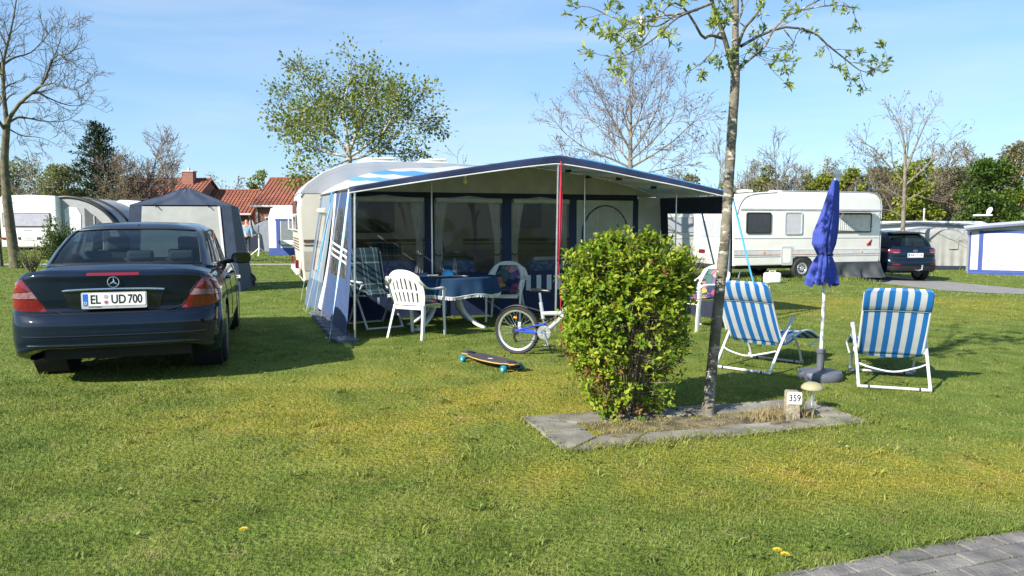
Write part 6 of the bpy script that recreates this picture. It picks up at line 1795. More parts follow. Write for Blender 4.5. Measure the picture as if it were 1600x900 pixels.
# --- the leafy bush in the slab bed
def bush():
    c = Vector((.87, 5.58, 0))
    t = thing('bush', 'bright yellow-green clipped leafy bush growing in the slab edged bed', 'bush', c)
    t.scale = (.93, .93, .915)
    r_ = random.Random(4)
    def half(z):          # half width at height
        zz = max(0, min(1, z / 1.40))
        w_ = .25 + .205 * sm(zz / .42)
        if zz > .80: w_ *= math.sqrt(max(0.0, 1 - ((zz - .80) / .21) ** 2.6))
        return w_
    S = MB(); tips = []
    for k in range(46):
        a = r_.uniform(0, 6.283); rb = .13 * math.sqrt(r_.random()); h = r_.uniform(.6, 1.25)
        e_ = half(h * .9) * r_.uniform(.3, .9)
        P = spl([(rb * math.cos(a) * 1.3, rb * math.sin(a), 0), (e_ * .5 * math.cos(a) + r_.gauss(0, .04), e_ * .5 * math.sin(a) + r_.gauss(0, .04), h * .45), (e_ * math.cos(a), e_ * math.sin(a), h)], 6)
        S.tube(P, [.010 - .0011 * i for i in range(7)], 5, caps=False)
    P_, D_ = [], []; Pd, Dd = [], []; NR = {id(D_): [], id(Dd): []}
    n = 2300
    for k in range(n):
        z = 1.42 * r_.random() ** .72
        a = r_.uniform(0, 6.283)
        if z < .42 and r_.random() < .45: continue
        deep = r_.random() ** 1.8
        hw = half(z) * (1 - .42 * deep) * (1 + .07 * noise.noise((a * 1.5, z * 4, 2)))
        # thin, open hollow on the shaded right flank
        if .25 < z < .95 and math.cos(a + .9) > .62 and r_.random() < .78: continue
        sq = lambda q: math.copysign(abs(q) ** .82, q)
        p = Vector((hw * sq(math.cos(a)), hw * .92 * sq(math.sin(a)), z))
        out = Vector((math.cos(a), math.sin(a), .55 + (1.5 if z > 1.15 else 0))).normalized()
        d = (out + Vector((r_.gauss(0, .4), r_.gauss(0, .4), r_.gauss(0, .35)))).normalized()
        l = r_.uniform(.05, .12) * (1.3 if z > 1.2 else 1)
        S.tube([p - d * .10 - Vector((p.x, p.y, 0)) * .25, p, p + d * l], [.0028, .0022, .0012], 3, caps=False)
        m = r_.randint(4, 6)
        lp, ld = (Pd, Dd) if (z < .55 and math.cos(a - 3.6) > .2 and r_.random() < .30) or r_.random() < .02 else (P_, D_)
        for i in range(m):
            b0 = p + d * l * (i / (m - 1))
            sd = d.orthogonal(); sd.rotate(Matrix.Rotation(i * 1.57 + r_.random(), 3, d))
            for sg in (1, -1):
                v = (d * (.45 + .5 * i / m) + sd * sg + Vector((0, 0, .15))).normalized()
                lp.append(tuple(b0)); ld.append(tuple(v)); NR[id(ld)].append((out.x, out.y, out.z + .35))
    S.build('stems', mat('bush stems', (.13, .10, .065), .9, col2=(.22, .18, .12), nscale=10), t, smooth=180, recalc=False)
    LB = leaf_mat('bush leaf', [(0, (.055, .125, .008)), (.35, (.14, .23, .010)), (.75, (.255, .325, .016)), (1, (.38, .40, .05))], .36, .6)
    leaves('foliage', P_, D_, .050, .52, LB, t, 3, jit=.28, nrm=NR[id(D_)], fold=.16)
    leaves('browned_leaves', Pd, Dd, .042, .5, leaf_mat('browned leaf', [(0, (.20, .09, .03)), (.5, (.24, .13, .03)), (1, (.20, .20, .03))], .3), t, 4, jit=.3)
bush()

# --- low broad-leaved weeds in the lawn
g_ = np.random.default_rng(15); P, D = [], []
for k in range(170):
    y = math.sqrt(g_.uniform(2.9 ** 2, 9 ** 2)); x = g_.uniform(-.7, .7) * y
    if inside(BED_OUT, np.array([x]), np.array([y]))[0] or inside(PAV_POLY, np.array([x]), np.array([y]))[0]: continue
    for j in range(g_.integers(6, 16)):
        a = g_.uniform(0, 6.283); q = abs(g_.normal(0, .03)); P.append((x + q * math.cos(a), y + q * math.sin(a), .012 + g_.uniform(0, .012))); D.append((math.cos(a), math.sin(a), .35))
o = leaves('lawn_weeds', P, D, .026, .62, leaf_mat('weed leaf', [(0, (.085, .135, .02)), (.6, (.13, .19, .03)), (1, (.20, .25, .07))], .25), None, 4, jit=.3, nrm=np.tile((0, 0, 1.0), (len(P), 1)))
tag(o, 'small broad-leaved weeds dotted through the lawn', 'weeds', kind='stuff')

# --- the young tree in front
def young_tree():
    Y = 5.72
    T = Tree(21); T.budget = 2600
    A = lambda px, py, dy=0: at(px, py, Y + dy)
    base = G(1107, 650)
    trunk = [base + Vector((-.01, 0, -.05)), A(1110, 600), A(1118, 520), A(1126, 440), A(1134, 360), A(1139, 280), A(1144, 200), A(1148, 140), A(1149, 105)]
    tk = spl(trunk, 34)
    rr = [.044 - .010 * i / 34 + .004 * noise.noise((0, 0, i * .9)) + (.018 * max(0, 1 - i / 2.5)) for i in range(35)]
    T.T.tube(tk, rr, 14, caps=False)
    ch = [None, (5.5, .32, 50, .10, .25), (8.0, .13, 55, .15, .15)]
    def L(pts, r0, r1): T.limb(spl([A(*p) for p in pts], 14), r0 * .78, r1 * .8, 1, ch, T.T, 8)
    L([(1149, 110), (1149, 50, .03), (1150, -10, .06), (1149, -70, .1), (1152, -160, .1)], .040, .018)
    L([(1147, 118), (1135, 70, -.1), (1122, 30, -.2), (1110, -5, -.3), (1090, -60, -.4)], .030, .012)
    L([(1151, 108), (1172, 92, .1), (1195, 72, .2), (1210, 45, .3), (1240, 20, .35), (1300, 8, .4), (1335, 12, .45)], .019, .004)
    L([(1150, 82), (1163, 45, -.1), (1180, 25, -.2), (1196, -5, -.25), (1215, -60, -.3)], .018, .008)
    L([(1158, 72, .1), (1195, 52, .3), (1230, 42, .5), (1270, 50, .6), (1295, 72, .65), (1318, 90, .7), (1335, 104, .7), (1352, 113, .7), (1372, 104, .7), (1388, 95, .7)], .017, .003)
    L([(1130, 60, -.1), (1110, 55, -.2), (1098, 58, -.3), (1075, 20, -.4), (1050, 5, -.5), (1020, 40, -.5), (1000, 75, -.5)], .018, .004)
    L([(1126, 48, -.1), (1118, 60, -.1), (1116, 75, -.1), (1105, 90, -.15), (1090, 103, -.2), (1076, 112, -.2)], .010, .003)
    L([(1112, 5, -.3), (1080, 18, -.5), (1055, 30, -.7), (1020, 62, -.8), (980, 85, -.9), (955, 92, -.9)], .015, .003)
    L([(1090, 15, -.2), (1060, 22, -.3), (1030, 25, -.3), (1005, 35, -.3), (960, 28, -.3), (925, 12, -.3), (905, 10, -.3)], .013, .003)
    L([(1060, 20, -.6), (1030, 40, -.7), (1002, 40, -.7), (975, 55, -.7), (965, 75, -.7)], .009, .003)
    L([(1240, 22, .3), (1270, 5, .3), (1300, -5, .3), (1330, 12, .3)], .010, .003)
    L([(1225, 46, .4), (1240, 70, .4), (1222, 90, .3), (1205, 100, .3)], .008, .003)
    L([(1150, -40, .1), (1190, -70, .3), (1260, -90, .5), (1330, -60, .6)], .016, .004)
    L([(1148, -60, 0), (1080, -80, .2), (1000, -60, .3), (930, -30, .4)], .016, .004)
    L([(1185, 60, .15), (1175, 80, .0), (1200, 95, -.1), (1240, 96, -.1)], .007, .002)
    L([(1150, 40, .2), (1160, 10, .6), (1150, -30, 1.0), (1140, -80, 1.3)], .016, .005)
    bark = mat('young tree bark', (.075, .065, .045), .9, col2=(.20, .18, .14), nscale=10, bump=.6, bscale=35)
    N = bark.node_tree.nodes; Lk = bark.node_tree.links; bs = N['Principled BSDF']
    # pale horizontal lenticels and lichen
    tc = N.new('ShaderNodeTexCoord'); mp = N.new('ShaderNodeMapping'); mp.inputs['Scale'].default_value = (5, 5, 14); nz = N.new('ShaderNodeTexNoise'); nz.inputs['Scale'].default_value = 2.2; nz.inputs['Detail'].default_value = 5
    Lk.new(tc.outputs['Object'], mp.inputs[0]); Lk.new(mp.outputs[0], nz.inputs['Vector'])
    cr = N.new('ShaderNodeValToRGB'); cr.color_ramp.elements[0].position = .57; cr.color_ramp.elements[1].position = .66
    Lk.new(nz.outputs['Fac'], cr.inputs[0]); mx = N.new('ShaderNodeMix'); mx.data_type = 'RGBA'; src = bs.inputs['Base Color'].links[0].from_socket
    Lk.new(cr.outputs[0], mx.inputs[0]); Lk.new(src, mx.inputs[6]); mx.inputs[7].default_value = (.42, .40, .33, 1); Lk.new(mx.outputs[2], bs.inputs['Base Color'])
    t = tree_thing(T, 'young_tree', 'young tree with a slim speckled trunk and opening leaves, growing in the slab bed', base, bark)
    g_ = np.random.default_rng(8)
    tips = [q for q in T.tips]
    P, D = [], []
    for p, d in tips:
        if g_.random() < .85:
            # rosette of fingered leaflets
            for k in range(g_.integers(5, 11)):
                P.append(tuple(p - base + Vector(g_.normal(0, .008, 3)))); v = d * .6 + Vector(g_.normal(0, .6, 3)); D.append(tuple(v))
    leaves('crown', P, D, .052, .36, leaf_mat('young leaf', [(0, (.16, .24, .03)), (.5, (.28, .35, .06)), (1, (.42, .46, .15))], .45), t, 9, jit=.25, droop=-.15)
    return base
ytb = young_tree()
fd = at(1003, 38, 5.25)
t = thing('bird_feeder', 'small white and grey bird feeder hanging in the branches of the young tree', 'bird feeder', fd)
b = MB(); b.lathe([(0, -.075), (.022, -.07), (.026, -.04), (.022, -.03)], 14); b.build('tray', mat('yellowish plastic', (.6, .58, .25), .4), t)
b = MB(); b.lathe([(.022, -.03), (.022, .035), (.018, .04)], 14); b.build('tube', WHITE_PL, t)
b = MB(); b.lathe([(.028, .03), (.026, .045), (.015, .06), (.004, .07), (0, .07)], 14); b.tube([(0, 0, .07), (-.01, 0, .10)], .002, 4); b.build('cap', mat('greyblue plastic', (.25, .28, .36), .4), t)
# ================================================================== things behind
# --- white caravan on the right
def right_caravan():
    o = on(1146, 21.4); th = R(17)
    t = thing('caravan', 'white caravan with grey side stripes parked beside the dark off-roader', 'caravan', o, th)
    L = 5.25; Wd = 2.2
    prof = [(0.10, .42), (L - .04, .42), (L, .55), (L, 2.22), (L - .06, 2.42), (L - .24, 2.56), (L - .5, 2.60), (3, 2.62), (1.6, 2.61), (.85, 2.55), (.42, 2.44), (.20, 2.30), (.06, 2.05), (0, 1.80), (0, .70)]
    b = MB(); b.extr(prof, Wd / 2, .05, 4, axis='y'); b.xf(Matrix.Translation((0, Wd / 2, 0))); b.build('body', CARAVAN_W, t, smooth=40)
    GB = mat('grey band', (.34, .36, .38), .45)
    b = MB(); b.box((L / 2 + .1, -.006, 2.06), (L - .25, .014, .05)); b.build('upper_moulding', GB, t)
    b = MB(); b.box((L / 2, -.004, 1.22), (L - .06, .010, .018)); b.build('middle_moulding', GB, t)
    b = MB(); b.box((L / 2, -.004, .80), (L - .06, .010, .15)); b.box((L / 2, -.008, .875), (L - .06, .012, .02)); b.box((L / 2, -.008, .69), (L - .06, .012, .02)); b.build('lower_band', mat('pale grey band', (.50, .51, .52), .45), t)
    b = MB(); b.box((L / 2, -.009, .735), (L - .06, .010, .012)); b.build('orange_line', mat('orange line', (.5, .2, .08), .5), t)
    pr2 = [p for p in prof[10:14]]
    b = MB(); b.tube([(p[0] + .04, -.004, p[1] - .02) for p in spl([(.08, 0, 1.95), (.14, 0, 2.18), (.30, 0, 2.40), (.62, 0, 2.52), (1.4, 0, 2.585)], 16) for p in [(p.x, p.z)]], .012, 6); b.build('corner_piping', GB, t)
    b = MB(); b.tube([(L + .0, -.0, .5), (L + .004, 0, 2.2), (L - .05, 0, 2.42), (L - .22, 0, 2.56), (L - .5, 0, 2.606), (1.6, 0, 2.615)], .013, 6); b.build('edge_piping', GB, t)
    caravan_window(t, .84, 0, 1.665, .84, .62, pane=DKPANE, frame=BLACK_PL)
    w2_ = caravan_window(t, 2.04, 0, 1.66, .62, .66, pane=PANE_G, frame=GREY_PL)
    # big window with net curtain and a propped open pane
    w3_ = caravan_window(t, 4.16, 0, 1.68, 1.42, .60, pane=mat('window dark back', (.10, .10, .11), .6), frame=BLACK_PL)
    b = MB(); b.surf(lambda u, v: (3.50 + 1.32 * u, -.022 - .006 * math.cos(u * 120), 1.42 + .50 * v), 160, 2); b.build('net_curtain', CURTAIN, w3_, smooth=180)
    b = MB(); b.surf(lambda u, v: (3.42 + 1.52 * u, -.03 - .42 * v, 2.0 + .02 * v), 4, 3); b.build('hinged_pane', glass_mat('tinted acrylic', (.45, .48, .5), .03, .25), w3_, solid=.012)
    for x in (3.5, 4.84): b = MB(); b.tube([(x, -.02, 1.45), (x, -.40, 2.01)], .008, 5); b.build('stay', STEEL, w3_)
    b = MB(); b.prism([(a[0], a[1]) for a in rrect(.40, .56, .05, 4, 1.84, .70)], -.018, -.002, 'y'); d = b.build('service_hatch', GREY_PL, t)
    b = MB(); b.prism(rrect(.27, .42, .04, 4, 1.84, .70), -.024, -.019, 'y'); b.build('hatch_panel', CARAVAN_W, d)
    OR = mat('orange reflector', (0, 0, 0))
    for x in (1.05, 4.55): b = MB(); b.lathe([(0, .012), (.03, .010), (.032, 0)], 12, Matrix.Translation((x, -.01, .80)) @ Matrix.Rotation(R(90), 4, 'X')); b.build('side_reflector', OR, t)
    b = MB(); b.lathe([(0, .03), (.045, .02), (.05, 0)], 14, Matrix.Translation((2.78, -.002, 1.20)) @ Matrix.Rotation(R(90), 4, 'X')); b.build('socket_cover', WHITE_PL, t)
    b = MB(); b.prism([(4.72, 1.02), (4.92, 1.18), (4.83, 1.06), (4.90, 1.0), (4.80, .99), (4.76, .96)], -.012, -.004, 'y'); b.build('red_badge', mat('badge red', (.55, .02, .02), .4), t, smooth=0)
    b = MB(); b.prism([(4.78, .995), (4.92, 1.18), (4.86, .985)], -.016, -.0125, 'y'); b.build('black_badge', BLACK_PL, t, smooth=0)
    # end window, lights
    b = MB(); b.prism(rrect(1.30, .50, .06, 4, Wd / 2, 1.50), -.012, .004, 'x'); b.build('end_window', PANE_G, t)
    for y in (.55, 1.65): b = MB(); b.prism(rrect(.35, .12, .04, 4, y, .80), -.012, .004, 'x'); b.build('end_lamp', LAMP_RED, t)
    # wheel arch, wheels, chassis
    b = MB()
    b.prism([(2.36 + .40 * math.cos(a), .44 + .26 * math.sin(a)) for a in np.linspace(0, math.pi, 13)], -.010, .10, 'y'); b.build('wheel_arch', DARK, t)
    for y in (.02, Wd - .12):
        b = MB(); M = Matrix.Translation((2.36, y, .315)) @ Matrix.Rotation(R(90), 4, 'X'); b.lathe([(.19, -.085), (.30, -.09), (.315, -.05), (.315, .05), (.30, .09), (.19, .085), (.19, -.085)], 30, M); w_ = b.build('wheel', RUBBER, t)
        b = MB(); b.lathe([(.0, .075), (.06, .08), (.07, .06), (.12, .055), (.135, .075), (.17, .08), (.195, .05), (.195, -.05), (0, -.05)], 28, M)
        b.build('rim', mat('steel rim', (.55, .56, .57), .35, .6), w_)
        b = MB()
        for k in range(8): b.lathe([(0, .074), (.022, .074), (.022, .07)], 8, M @ Matrix.Translation((.095 * math.cos(k * .785), .095 * math.sin(k * .785), 0)))
        b.build('rim_holes', BLACK_PL, w_)
    b = MB(); b.box((L / 2, Wd / 2, .38), (L - .3, Wd - .3, .12)); b.tube([(.1, Wd / 2, .35), (-1.2, Wd / 2, .42)], .05, 8); b.build('chassis', DARK, t)
    for x in (.5, 4.9): b = MB(); b.tube([(x, .3, .4), (x - .1, .3, .0)], .02, 6); b.build('corner_steady', STEEL, t)
    for x, w_ in ((1.1, .35), (2.2, .3), (3.9, .3)): b = MB(); b.box((x, Wd * .5, 2.64), (w_, w_, .08)); b.build('roof_vent', WHITE_PL, t, bevel=.02)
    b = MB(); b.tube([(.9, 1.1, 2.55), (.9, 1.1, 2.85)], .012, 6); b.build('roof_mast', STEEL, t)
    TARP = mat('grey tarpaulin', (.040, .045, .048), .55, var=.25, nscale=4, bump=.5, bscale=4)
    b = MB(); b.surf(lambda u, v: (3.12 + 2.13 * u, -.03 - (.10 + .22 * u) * v ** 2 + .09 * math.sin(u * 17 + 3 * v) * v + .04 * math.sin(u * 41) * v * v, .48 * (1 - v) + .01), 50, 10); b.build('skirt_tarpaulin', TARP, t, smooth=180)
    return t
right_caravan()
# another white caravan beyond, seen through the clear side window
o = on(1062, 27.0); t = thing('caravan', 'white caravan seen through the clear side window at the right end of the awning', 'caravan', o, R(8))
prof = [(-1.2, .45), (1.15, .45), (1.2, 1.9), (1.12, 2.30), (.85, 2.44), (-.85, 2.44), (-1.15, 2.30), (-1.22, 1.9)]
b = MB(); b.extr(prof, 2.4, .10, 4, axis='y'); b.xf(Matrix.Translation((0, 2.4, 0))); b.build('body', CARAVAN_W, t, smooth=40)
b = MB(); b.prism(rrect(1.5, .55, .06, 4, .1, 1.62), -.03, .01, 'y'); b.build('rear_window', PANE_G, t)
b = MB(); b.box((0, -.006, 1.12), (2.3, .012, .03)); b.build('moulding', GREY_PL, t)
for x in (-1., 1.):
    b = MB(); b.lathe([(.18, -.09), (.31, -.09), (.32, 0), (.31, .09), (.18, .09), (0, .07)], 24, Matrix.Translation((x, 2.6, .32)) @ Matrix.Rotation(R(90), 4, 'Y')); b.build('wheel', RUBBER, t)
    b = MB(); b.box((x * .95, -.02, .75), (.16, .05, .2)); b.build('tail_light', LAMP_RED, t, bevel=.01)
c = on(1209, 20.4)
t = thing('water_canister', 'white plastic water canister lying in the grass beside the white caravan wheel', 'canister', c, R(12))
b = MB(); b.box((0, 0, .15), (.44, .26, .30)); b.build('tank', WHITE_PL, t, bevel=.06, segs=4); b = MB(); b.lathe([(.04, 0), (.04, .05), (0, .05)], 14, Matrix.Translation((.22, 0, .15)) @ Matrix.Rotation(R(90), 4, 'Y')); b.build('cap', GREY_PL, t)
b = MB(); b.tube([(-.1, 0, .29), (-.08, 0, .34), (.08, 0, .34), (.1, 0, .29)], .014, 6); b.build('handle', WHITE_PL, t)

# --- utility tent behind the saloon
def utility_tent():
    Y0 = 15.9
    o = on(292, Y0)
    t = thing('utility_tent', 'navy and light grey upright utility tent behind the dark blue saloon', 'tent', o, R(15))
    I = (Matrix.Translation(o) @ Matrix.Rotation(R(15), 4, 'Z')).inverted()
    LNAVY = mat('tent navy', (.022, .038, .075), .7, var=.2, bump=.3, bscale=6)
    LGREY = mat('tent grey', (.40, .41, .40), .8, var=.05, bump=.25, bscale=5)
    x0, x1 = -1.10, .90; zt = 1.88; D = 1.5
    bl, br = Vector((-1.28, -.02, 0)), Vector((1.06, -.05, 0)); tl, tr = Vector((x0, .0, zt)), Vector((x1, .0, zt))
    bl2, br2 = Vector((-1.40, D + .1, 0)), Vector((1.20, D + .1, 0)); tl2, tr2 = Vector((x0, D, zt)), Vector((x1, D, zt))
    ap, ap2 = Vector((-.02, .22, 2.27)), Vector((-.02, D - .2, 2.27))
    def bil(a, b_, c_, d_, wr=.02, sd=0):
        def f(u, v):
            p = a.lerp(b_, u).lerp(d_.lerp(c_, u), v); n = noise.noise((u * 4 + sd, v * 4, sd)); return p + Vector((0, -wr * n * 4 * u * (1 - u), -wr * abs(n) * 2 * v * (1 - v)))
        return f
    def face(name, fn, m, nu=24, nv=24): q = MB(); q.surf(fn, nu, nv); return q.build(name, m, t, smooth=180)
    # front: navy side borders, grey middle panel
    F_ = bil(bl, br, tr, tl, .03, 1)
    face('front_panel', lambda u, v: F_(.12 + .76 * u, v * .985) + Vector((0, -.012, 0)), LGREY)
    face('front_border', lambda u, v: F_(.0 + .13 * u, v), LNAVY, 4, 24); face('front_border', lambda u, v: F_(.86 + .14 * u, v), LNAVY, 4, 24)
    face('panel_hem', lambda u, v: F_(.865 + .022 * u, v * .985) + Vector((0, -.018, 0)), OFFWHITE, 1, 24)
    face('front_gable', lambda u, v: tl.lerp(tr, u).lerp(ap, v) + Vector((0, -.02, 0)) * math.sin(math.pi * u) * (1 - v) + Vector((0, .03, 0)) * noise.noise((u * 5, v * 2, 4)), LNAVY)
    # a wind-taut hip roof
    face('left_roof', bil(tl, tl2, ap2, ap, .03, 2), LNAVY); face('right_roof', bil(tr2, tr, ap, ap2, .03, 3), LNAVY); face('rear_gable', lambda u, v: tl2.lerp(tr2, u).lerp(ap2, v), LNAVY)
    face('left_wall', bil(bl, bl2, tl2, tl, .03, 5), LNAVY); face('right_wall', bil(br2, br, tr, tr2, .03, 6), LNAVY); face('rear_wall', bil(bl2, br2, tr2, tl2, .03, 7), LNAVY)
    q = MB(); q.tube([br2, tr2], .018, 6); q.build('light_hem', GREYCLOTH, t)
    q = MB(); q.prism(rrect(.15, .065, .005, 2, .98, .34), -.09, -.095, 'y'); l_ = q.build('label_patch', OFFWHITE, t, smooth=0)
    q = MB(); q.box((.93, -.097, .345), (.03, .003, .03)); q.box((.99, -.097, .35), (.06, .003, .008)); q.box((.99, -.097, .335), (.05, .003, .008)); q.build('label_print', DGREY_PL, l_, smooth=0)
    for x in (-.62, .42): q = MB(); q.tube([(x, -.03, zt + .03), (x + .02, -.05, zt - .02), (x + .05, -.05, zt - .05)], .012, 5); q.build('toggle', BLACK_PL, t)
    for a, c_ in ((br2 + Vector((0, 0, .3)), br2 + Vector((.12, 0, 0))),): q = MB(); q.tube([a, c_], .006, 4); q.build('guy_rope', ROPE, t)
    q = MB(); q.tube([br2 + Vector((.0, -.05, 0)), br2 + Vector((.03, -.05, .20)), br2 + Vector((-.04, -.05, .30)), br2 + Vector((.05, -.04, .12))], .03, 6); q.build('rope_bundle', mat('green rope', (.05, .06, .04), .9), t)
utility_tent()

# --- white caravan far left with its awning
def left_caravan():
    o = on(45, 31.5); t = thing('caravan', 'white caravan with a wide grey rear window behind the bare tree at the far left', 'caravan', o, R(4))
    w2 = 1.16
    prof = [(-w2, .50), (w2, .50), (w2 + .02, 1.4), (w2, 2.60), (w2 - .1, 2.70), (0, 2.74), (-w2 + .1, 2.70), (-w2, 2.60), (-w2 - .02, 1.4)]
    b = MB(); b.extr(prof, 2.9, .10, 4, axis='y'); b.xf(Matrix.Translation((0, 2.9, 0))); b.build('body', CARAVAN_W, t, smooth=40)
    PW = mat('mauve grey window', (.36, .36, .42), .25)
    b = MB(); b.prism(rrect(1.95, .60, .05, 4, -.07, 1.68), -.035, .01, 'y'); w_ = b.build('rear_window', BLACK_PL, t)
    b = MB(); b.prism(rrect(1.88, .53, .04, 4, -.07, 1.685), -.045, -.036, 'y'); b.build('pane', PW, w_)
    for x in (-.7, .55): b = MB(); b.box((x, -.05, 1.41), (.07, .02, .03)); b.build('catch', BLACK_PL, w_)
    b = MB(); b.box((0, -.006, 2.10), (2.28, .012, .02)); b.box((0, -.006, 1.05), (2.28, .012, .02)); b.build('moulding', GREY_PL, t)
    for x in (-1.0, 1.0): b = MB(); b.box((x, -.02, .90), (.26, .05, .09)); b.build('tail_light', LAMP_RED, t, bevel=.01)
    b = MB(); b.box((0, -.02, .90), (.62, .02, .115)); pl_ = b.build('number_plate', PLATE_W, t)
    b = MB(); add_text(b, 'VIK AL 63', .11, XZ(.02, -.032, .90), .75); b.build('lettering', INK, pl_, smooth=0)
    for x in (-.40, .40): b = MB(); b.box((x, -.02, .90), (.10, .03, .10)); b.build('plate_lamp', BLACK_PL, t)
    b = MB(); b.lathe([(0, 0), (.10, 0), (.10, .012), (0, .012)], 20, Matrix.Translation((-.95, .004, 2.42)) @ Matrix.Rotation(R(90), 4, 'X')); lg = b.build('red_roundel', mat('roundel red', (.55, .02, .05), .4), t, smooth=0)
    b = MB(); b.box((-.95, -.012, 2.42), (.14, .006, .03)); b.build('roundel_bar', OFFWHITE, lg, smooth=0)
    b = MB(); b.box((-.60, -.004, 2.40), (.16, .006, .05)); b.box((.62, -.004, 2.44), (.45, .006, .02)); b.box((-.05, -.004, 1.24), (.34, .006, .04)); b.box((.50, -.004, 1.22), (.06, .006, .06)); b.build('faded_script', mat('script grey', (.25, .3, .36), .5), t, smooth=0)
    for x in (-1.0, 1.0):
        b = MB(); b.lathe([(.18, -.09), (.31, -.09), (.32, 0), (.31, .09), (.18, .09), (0, .07)], 24, Matrix.Translation((x, 3, .32)) @ Matrix.Rotation(R(90), 4, 'Y')); b.build('wheel', RUBBER, t)
    b = MB(); b.box((0, 2.9, .45), (1.7, 5, .14)); b.build('chassis', DARK, t)
    # awning fixed along its side
    o2 = on(90, 31.9); t = thing('awning', 'grey and black arched air awning beside the far left white caravan', 'awning', o2, R(4))
    arc = [(0.06, 2.62), (.45, 2.64), (.95, 2.56), (1.45, 2.36), (1.95, 2.02), (2.35, 1.55), (2.62, .9), (2.72, 0)]
    P = spl([Vector((x, 0, z)) for x, z in arc], 30)
    b = MB(); b.add([(p.x, 0, p.z) for p in P] + [(.06, 0, 0)], [tuple(range(len(P) + 1))]); b.build('end_wall', mat('awning grey', (.30, .31, .32), .8, var=.08), t, smooth=0)
    b = MB(); b.surf(lambda u, v: catmull(P, u) + Vector((0, 3.6 * v, 0)), 30, 6); b.build('roof', mat('awning grey', (0, 0, 0)), t, smooth=180)
    for y in (0, .35, 1.4): b = MB(); b.tube([p + Vector((.02, y, .02)) for p in P], .065, 8); b.build('air_beam', BLACK_PL, t)
    b = MB(); b.prism([(.35, .75), (.95, .75), (1.0, 1.9), (.85, 2.2), (.45, 2.25), (.32, 2.1)], -.02, -.012, 'y'); b.build('pale_window', mat('pale window', (.55, .57, .58), .4), t)
    b = MB(); b.prism([(1.15, .75), (2.25, .75), (2.05, 1.35), (1.6, 1.8), (1.15, 2.2)], -.02, -.012, 'y'); b.build('dark_window', mat('dark mesh window', (.06, .065, .07), .5), t)
    b = MB(); b.tube([(1.55, -.025, .75), (1.55, -.025, 1.85)], .03, 6); b.build('window_bar', GREYCLOTH, t)
left_caravan()
o = on(198, 35.5); t = thing('caravan', 'white caravan with a rounded roof and dark window band, behind the utility tent', 'caravan', o, R(2))
prof = [(-1.05, .5), (1.12, .5), (1.15, 1.9), (1.0, 2.35), (.55, 2.62), (-.3, 2.66), (-.75, 2.5), (-1.02, 2.1), (-1.08, 1.4)]
b = MB(); b.extr(prof, 2.4, .12, 4, axis='y'); b.xf(Matrix.Translation((0, 2.4, 0))); b.build('body', mat('pale blue white', (.60, .64, .68), .4), t, smooth=40)
b = MB(); b.prism(rrect(1.45, .60, .10, 4, .15, 1.78), -.03, .01, 'y'); b.build('rear_window', DKPANE, t)
b = MB(); b.box((.1, 1.8, 2.70), (1.5, 2.4, .06)); b.build('roof_rack', BLACK_PL, t)
for x in (-.95, .95):
    b = MB(); b.lathe([(.18, -.09), (.31, -.09), (.32, 0), (.31, .09), (.18, .09), (0, .07)], 24, Matrix.Translation((x, 2.6, .32)) @ Matrix.Rotation(R(90), 4, 'Y')); b.build('wheel', RUBBER, t)

# --- houses
TILE_R = bpy.data.materials.new('clay roof tiles'); TILE_R.use_nodes = True
def _tiles():
    N, L = TILE_R.node_tree.nodes, TILE_R.node_tree.links; b = N['Principled BSDF']; b.inputs['Roughness'].default_value = .85
    uv = N.new('ShaderNodeTexCoord'); br = N.new('ShaderNodeTexBrick'); br.inputs['Scale'].default_value = 1.0; br.offset = 0.0
    br.inputs['Brick Width'].default_value = .26; br.inputs['Row Height'].default_value = .34; br.inputs['Mortar Size'].default_value = .025
    br.inputs['Color1'].default_value = (.23, .072, .04, 1); br.inputs['Color2'].default_value = (.31, .105, .055, 1); br.inputs['Mortar'].default_value = (.10, .03, .018, 1)
    L.new(uv.outputs['UV'], br.inputs['Vector'])
    nz = N.new('ShaderNodeTexNoise'); nz.inputs['Scale'].default_value = 1.3; L.new(uv.outputs['Object'], nz.inputs['Vector'])
    hs = N.new('ShaderNodeHueSaturation'); mr = N.new('ShaderNodeMapRange'); mr.inputs['To Min'].default_value = .6; mr.inputs['To Max'].default_value = 1.35; L.new(nz.outputs['Fac'], mr.inputs['Value']); L.new(mr.outputs[0], hs.inputs['Value']); L.new(br.outputs['Color'], hs.inputs['Color']); L.new(hs.outputs[0], b.inputs['Base Color'])
    sp = N.new('ShaderNodeSeparateXYZ'); L.new(uv.outputs['UV'], sp.inputs[0]); wv = N.new('ShaderNodeMath'); wv.operation = 'MULTIPLY'; wv.inputs[1].default_value = 2 * math.pi / .26; L.new(sp.outputs[0], wv.inputs[0]); si = N.new('ShaderNodeMath'); si.operation = 'SINE'; L.new(wv.outputs[0], si.inputs[0])
    bp = N.new('ShaderNodeBump'); bp.inputs['Distance'].default_value = .05; L.new(si.outputs[0], bp.inputs['Height']); L.new(bp.outputs[0], b.inputs['Normal'])
_tiles()
BRICK = bpy.data.materials.new('red brick'); BRICK.use_nodes = True
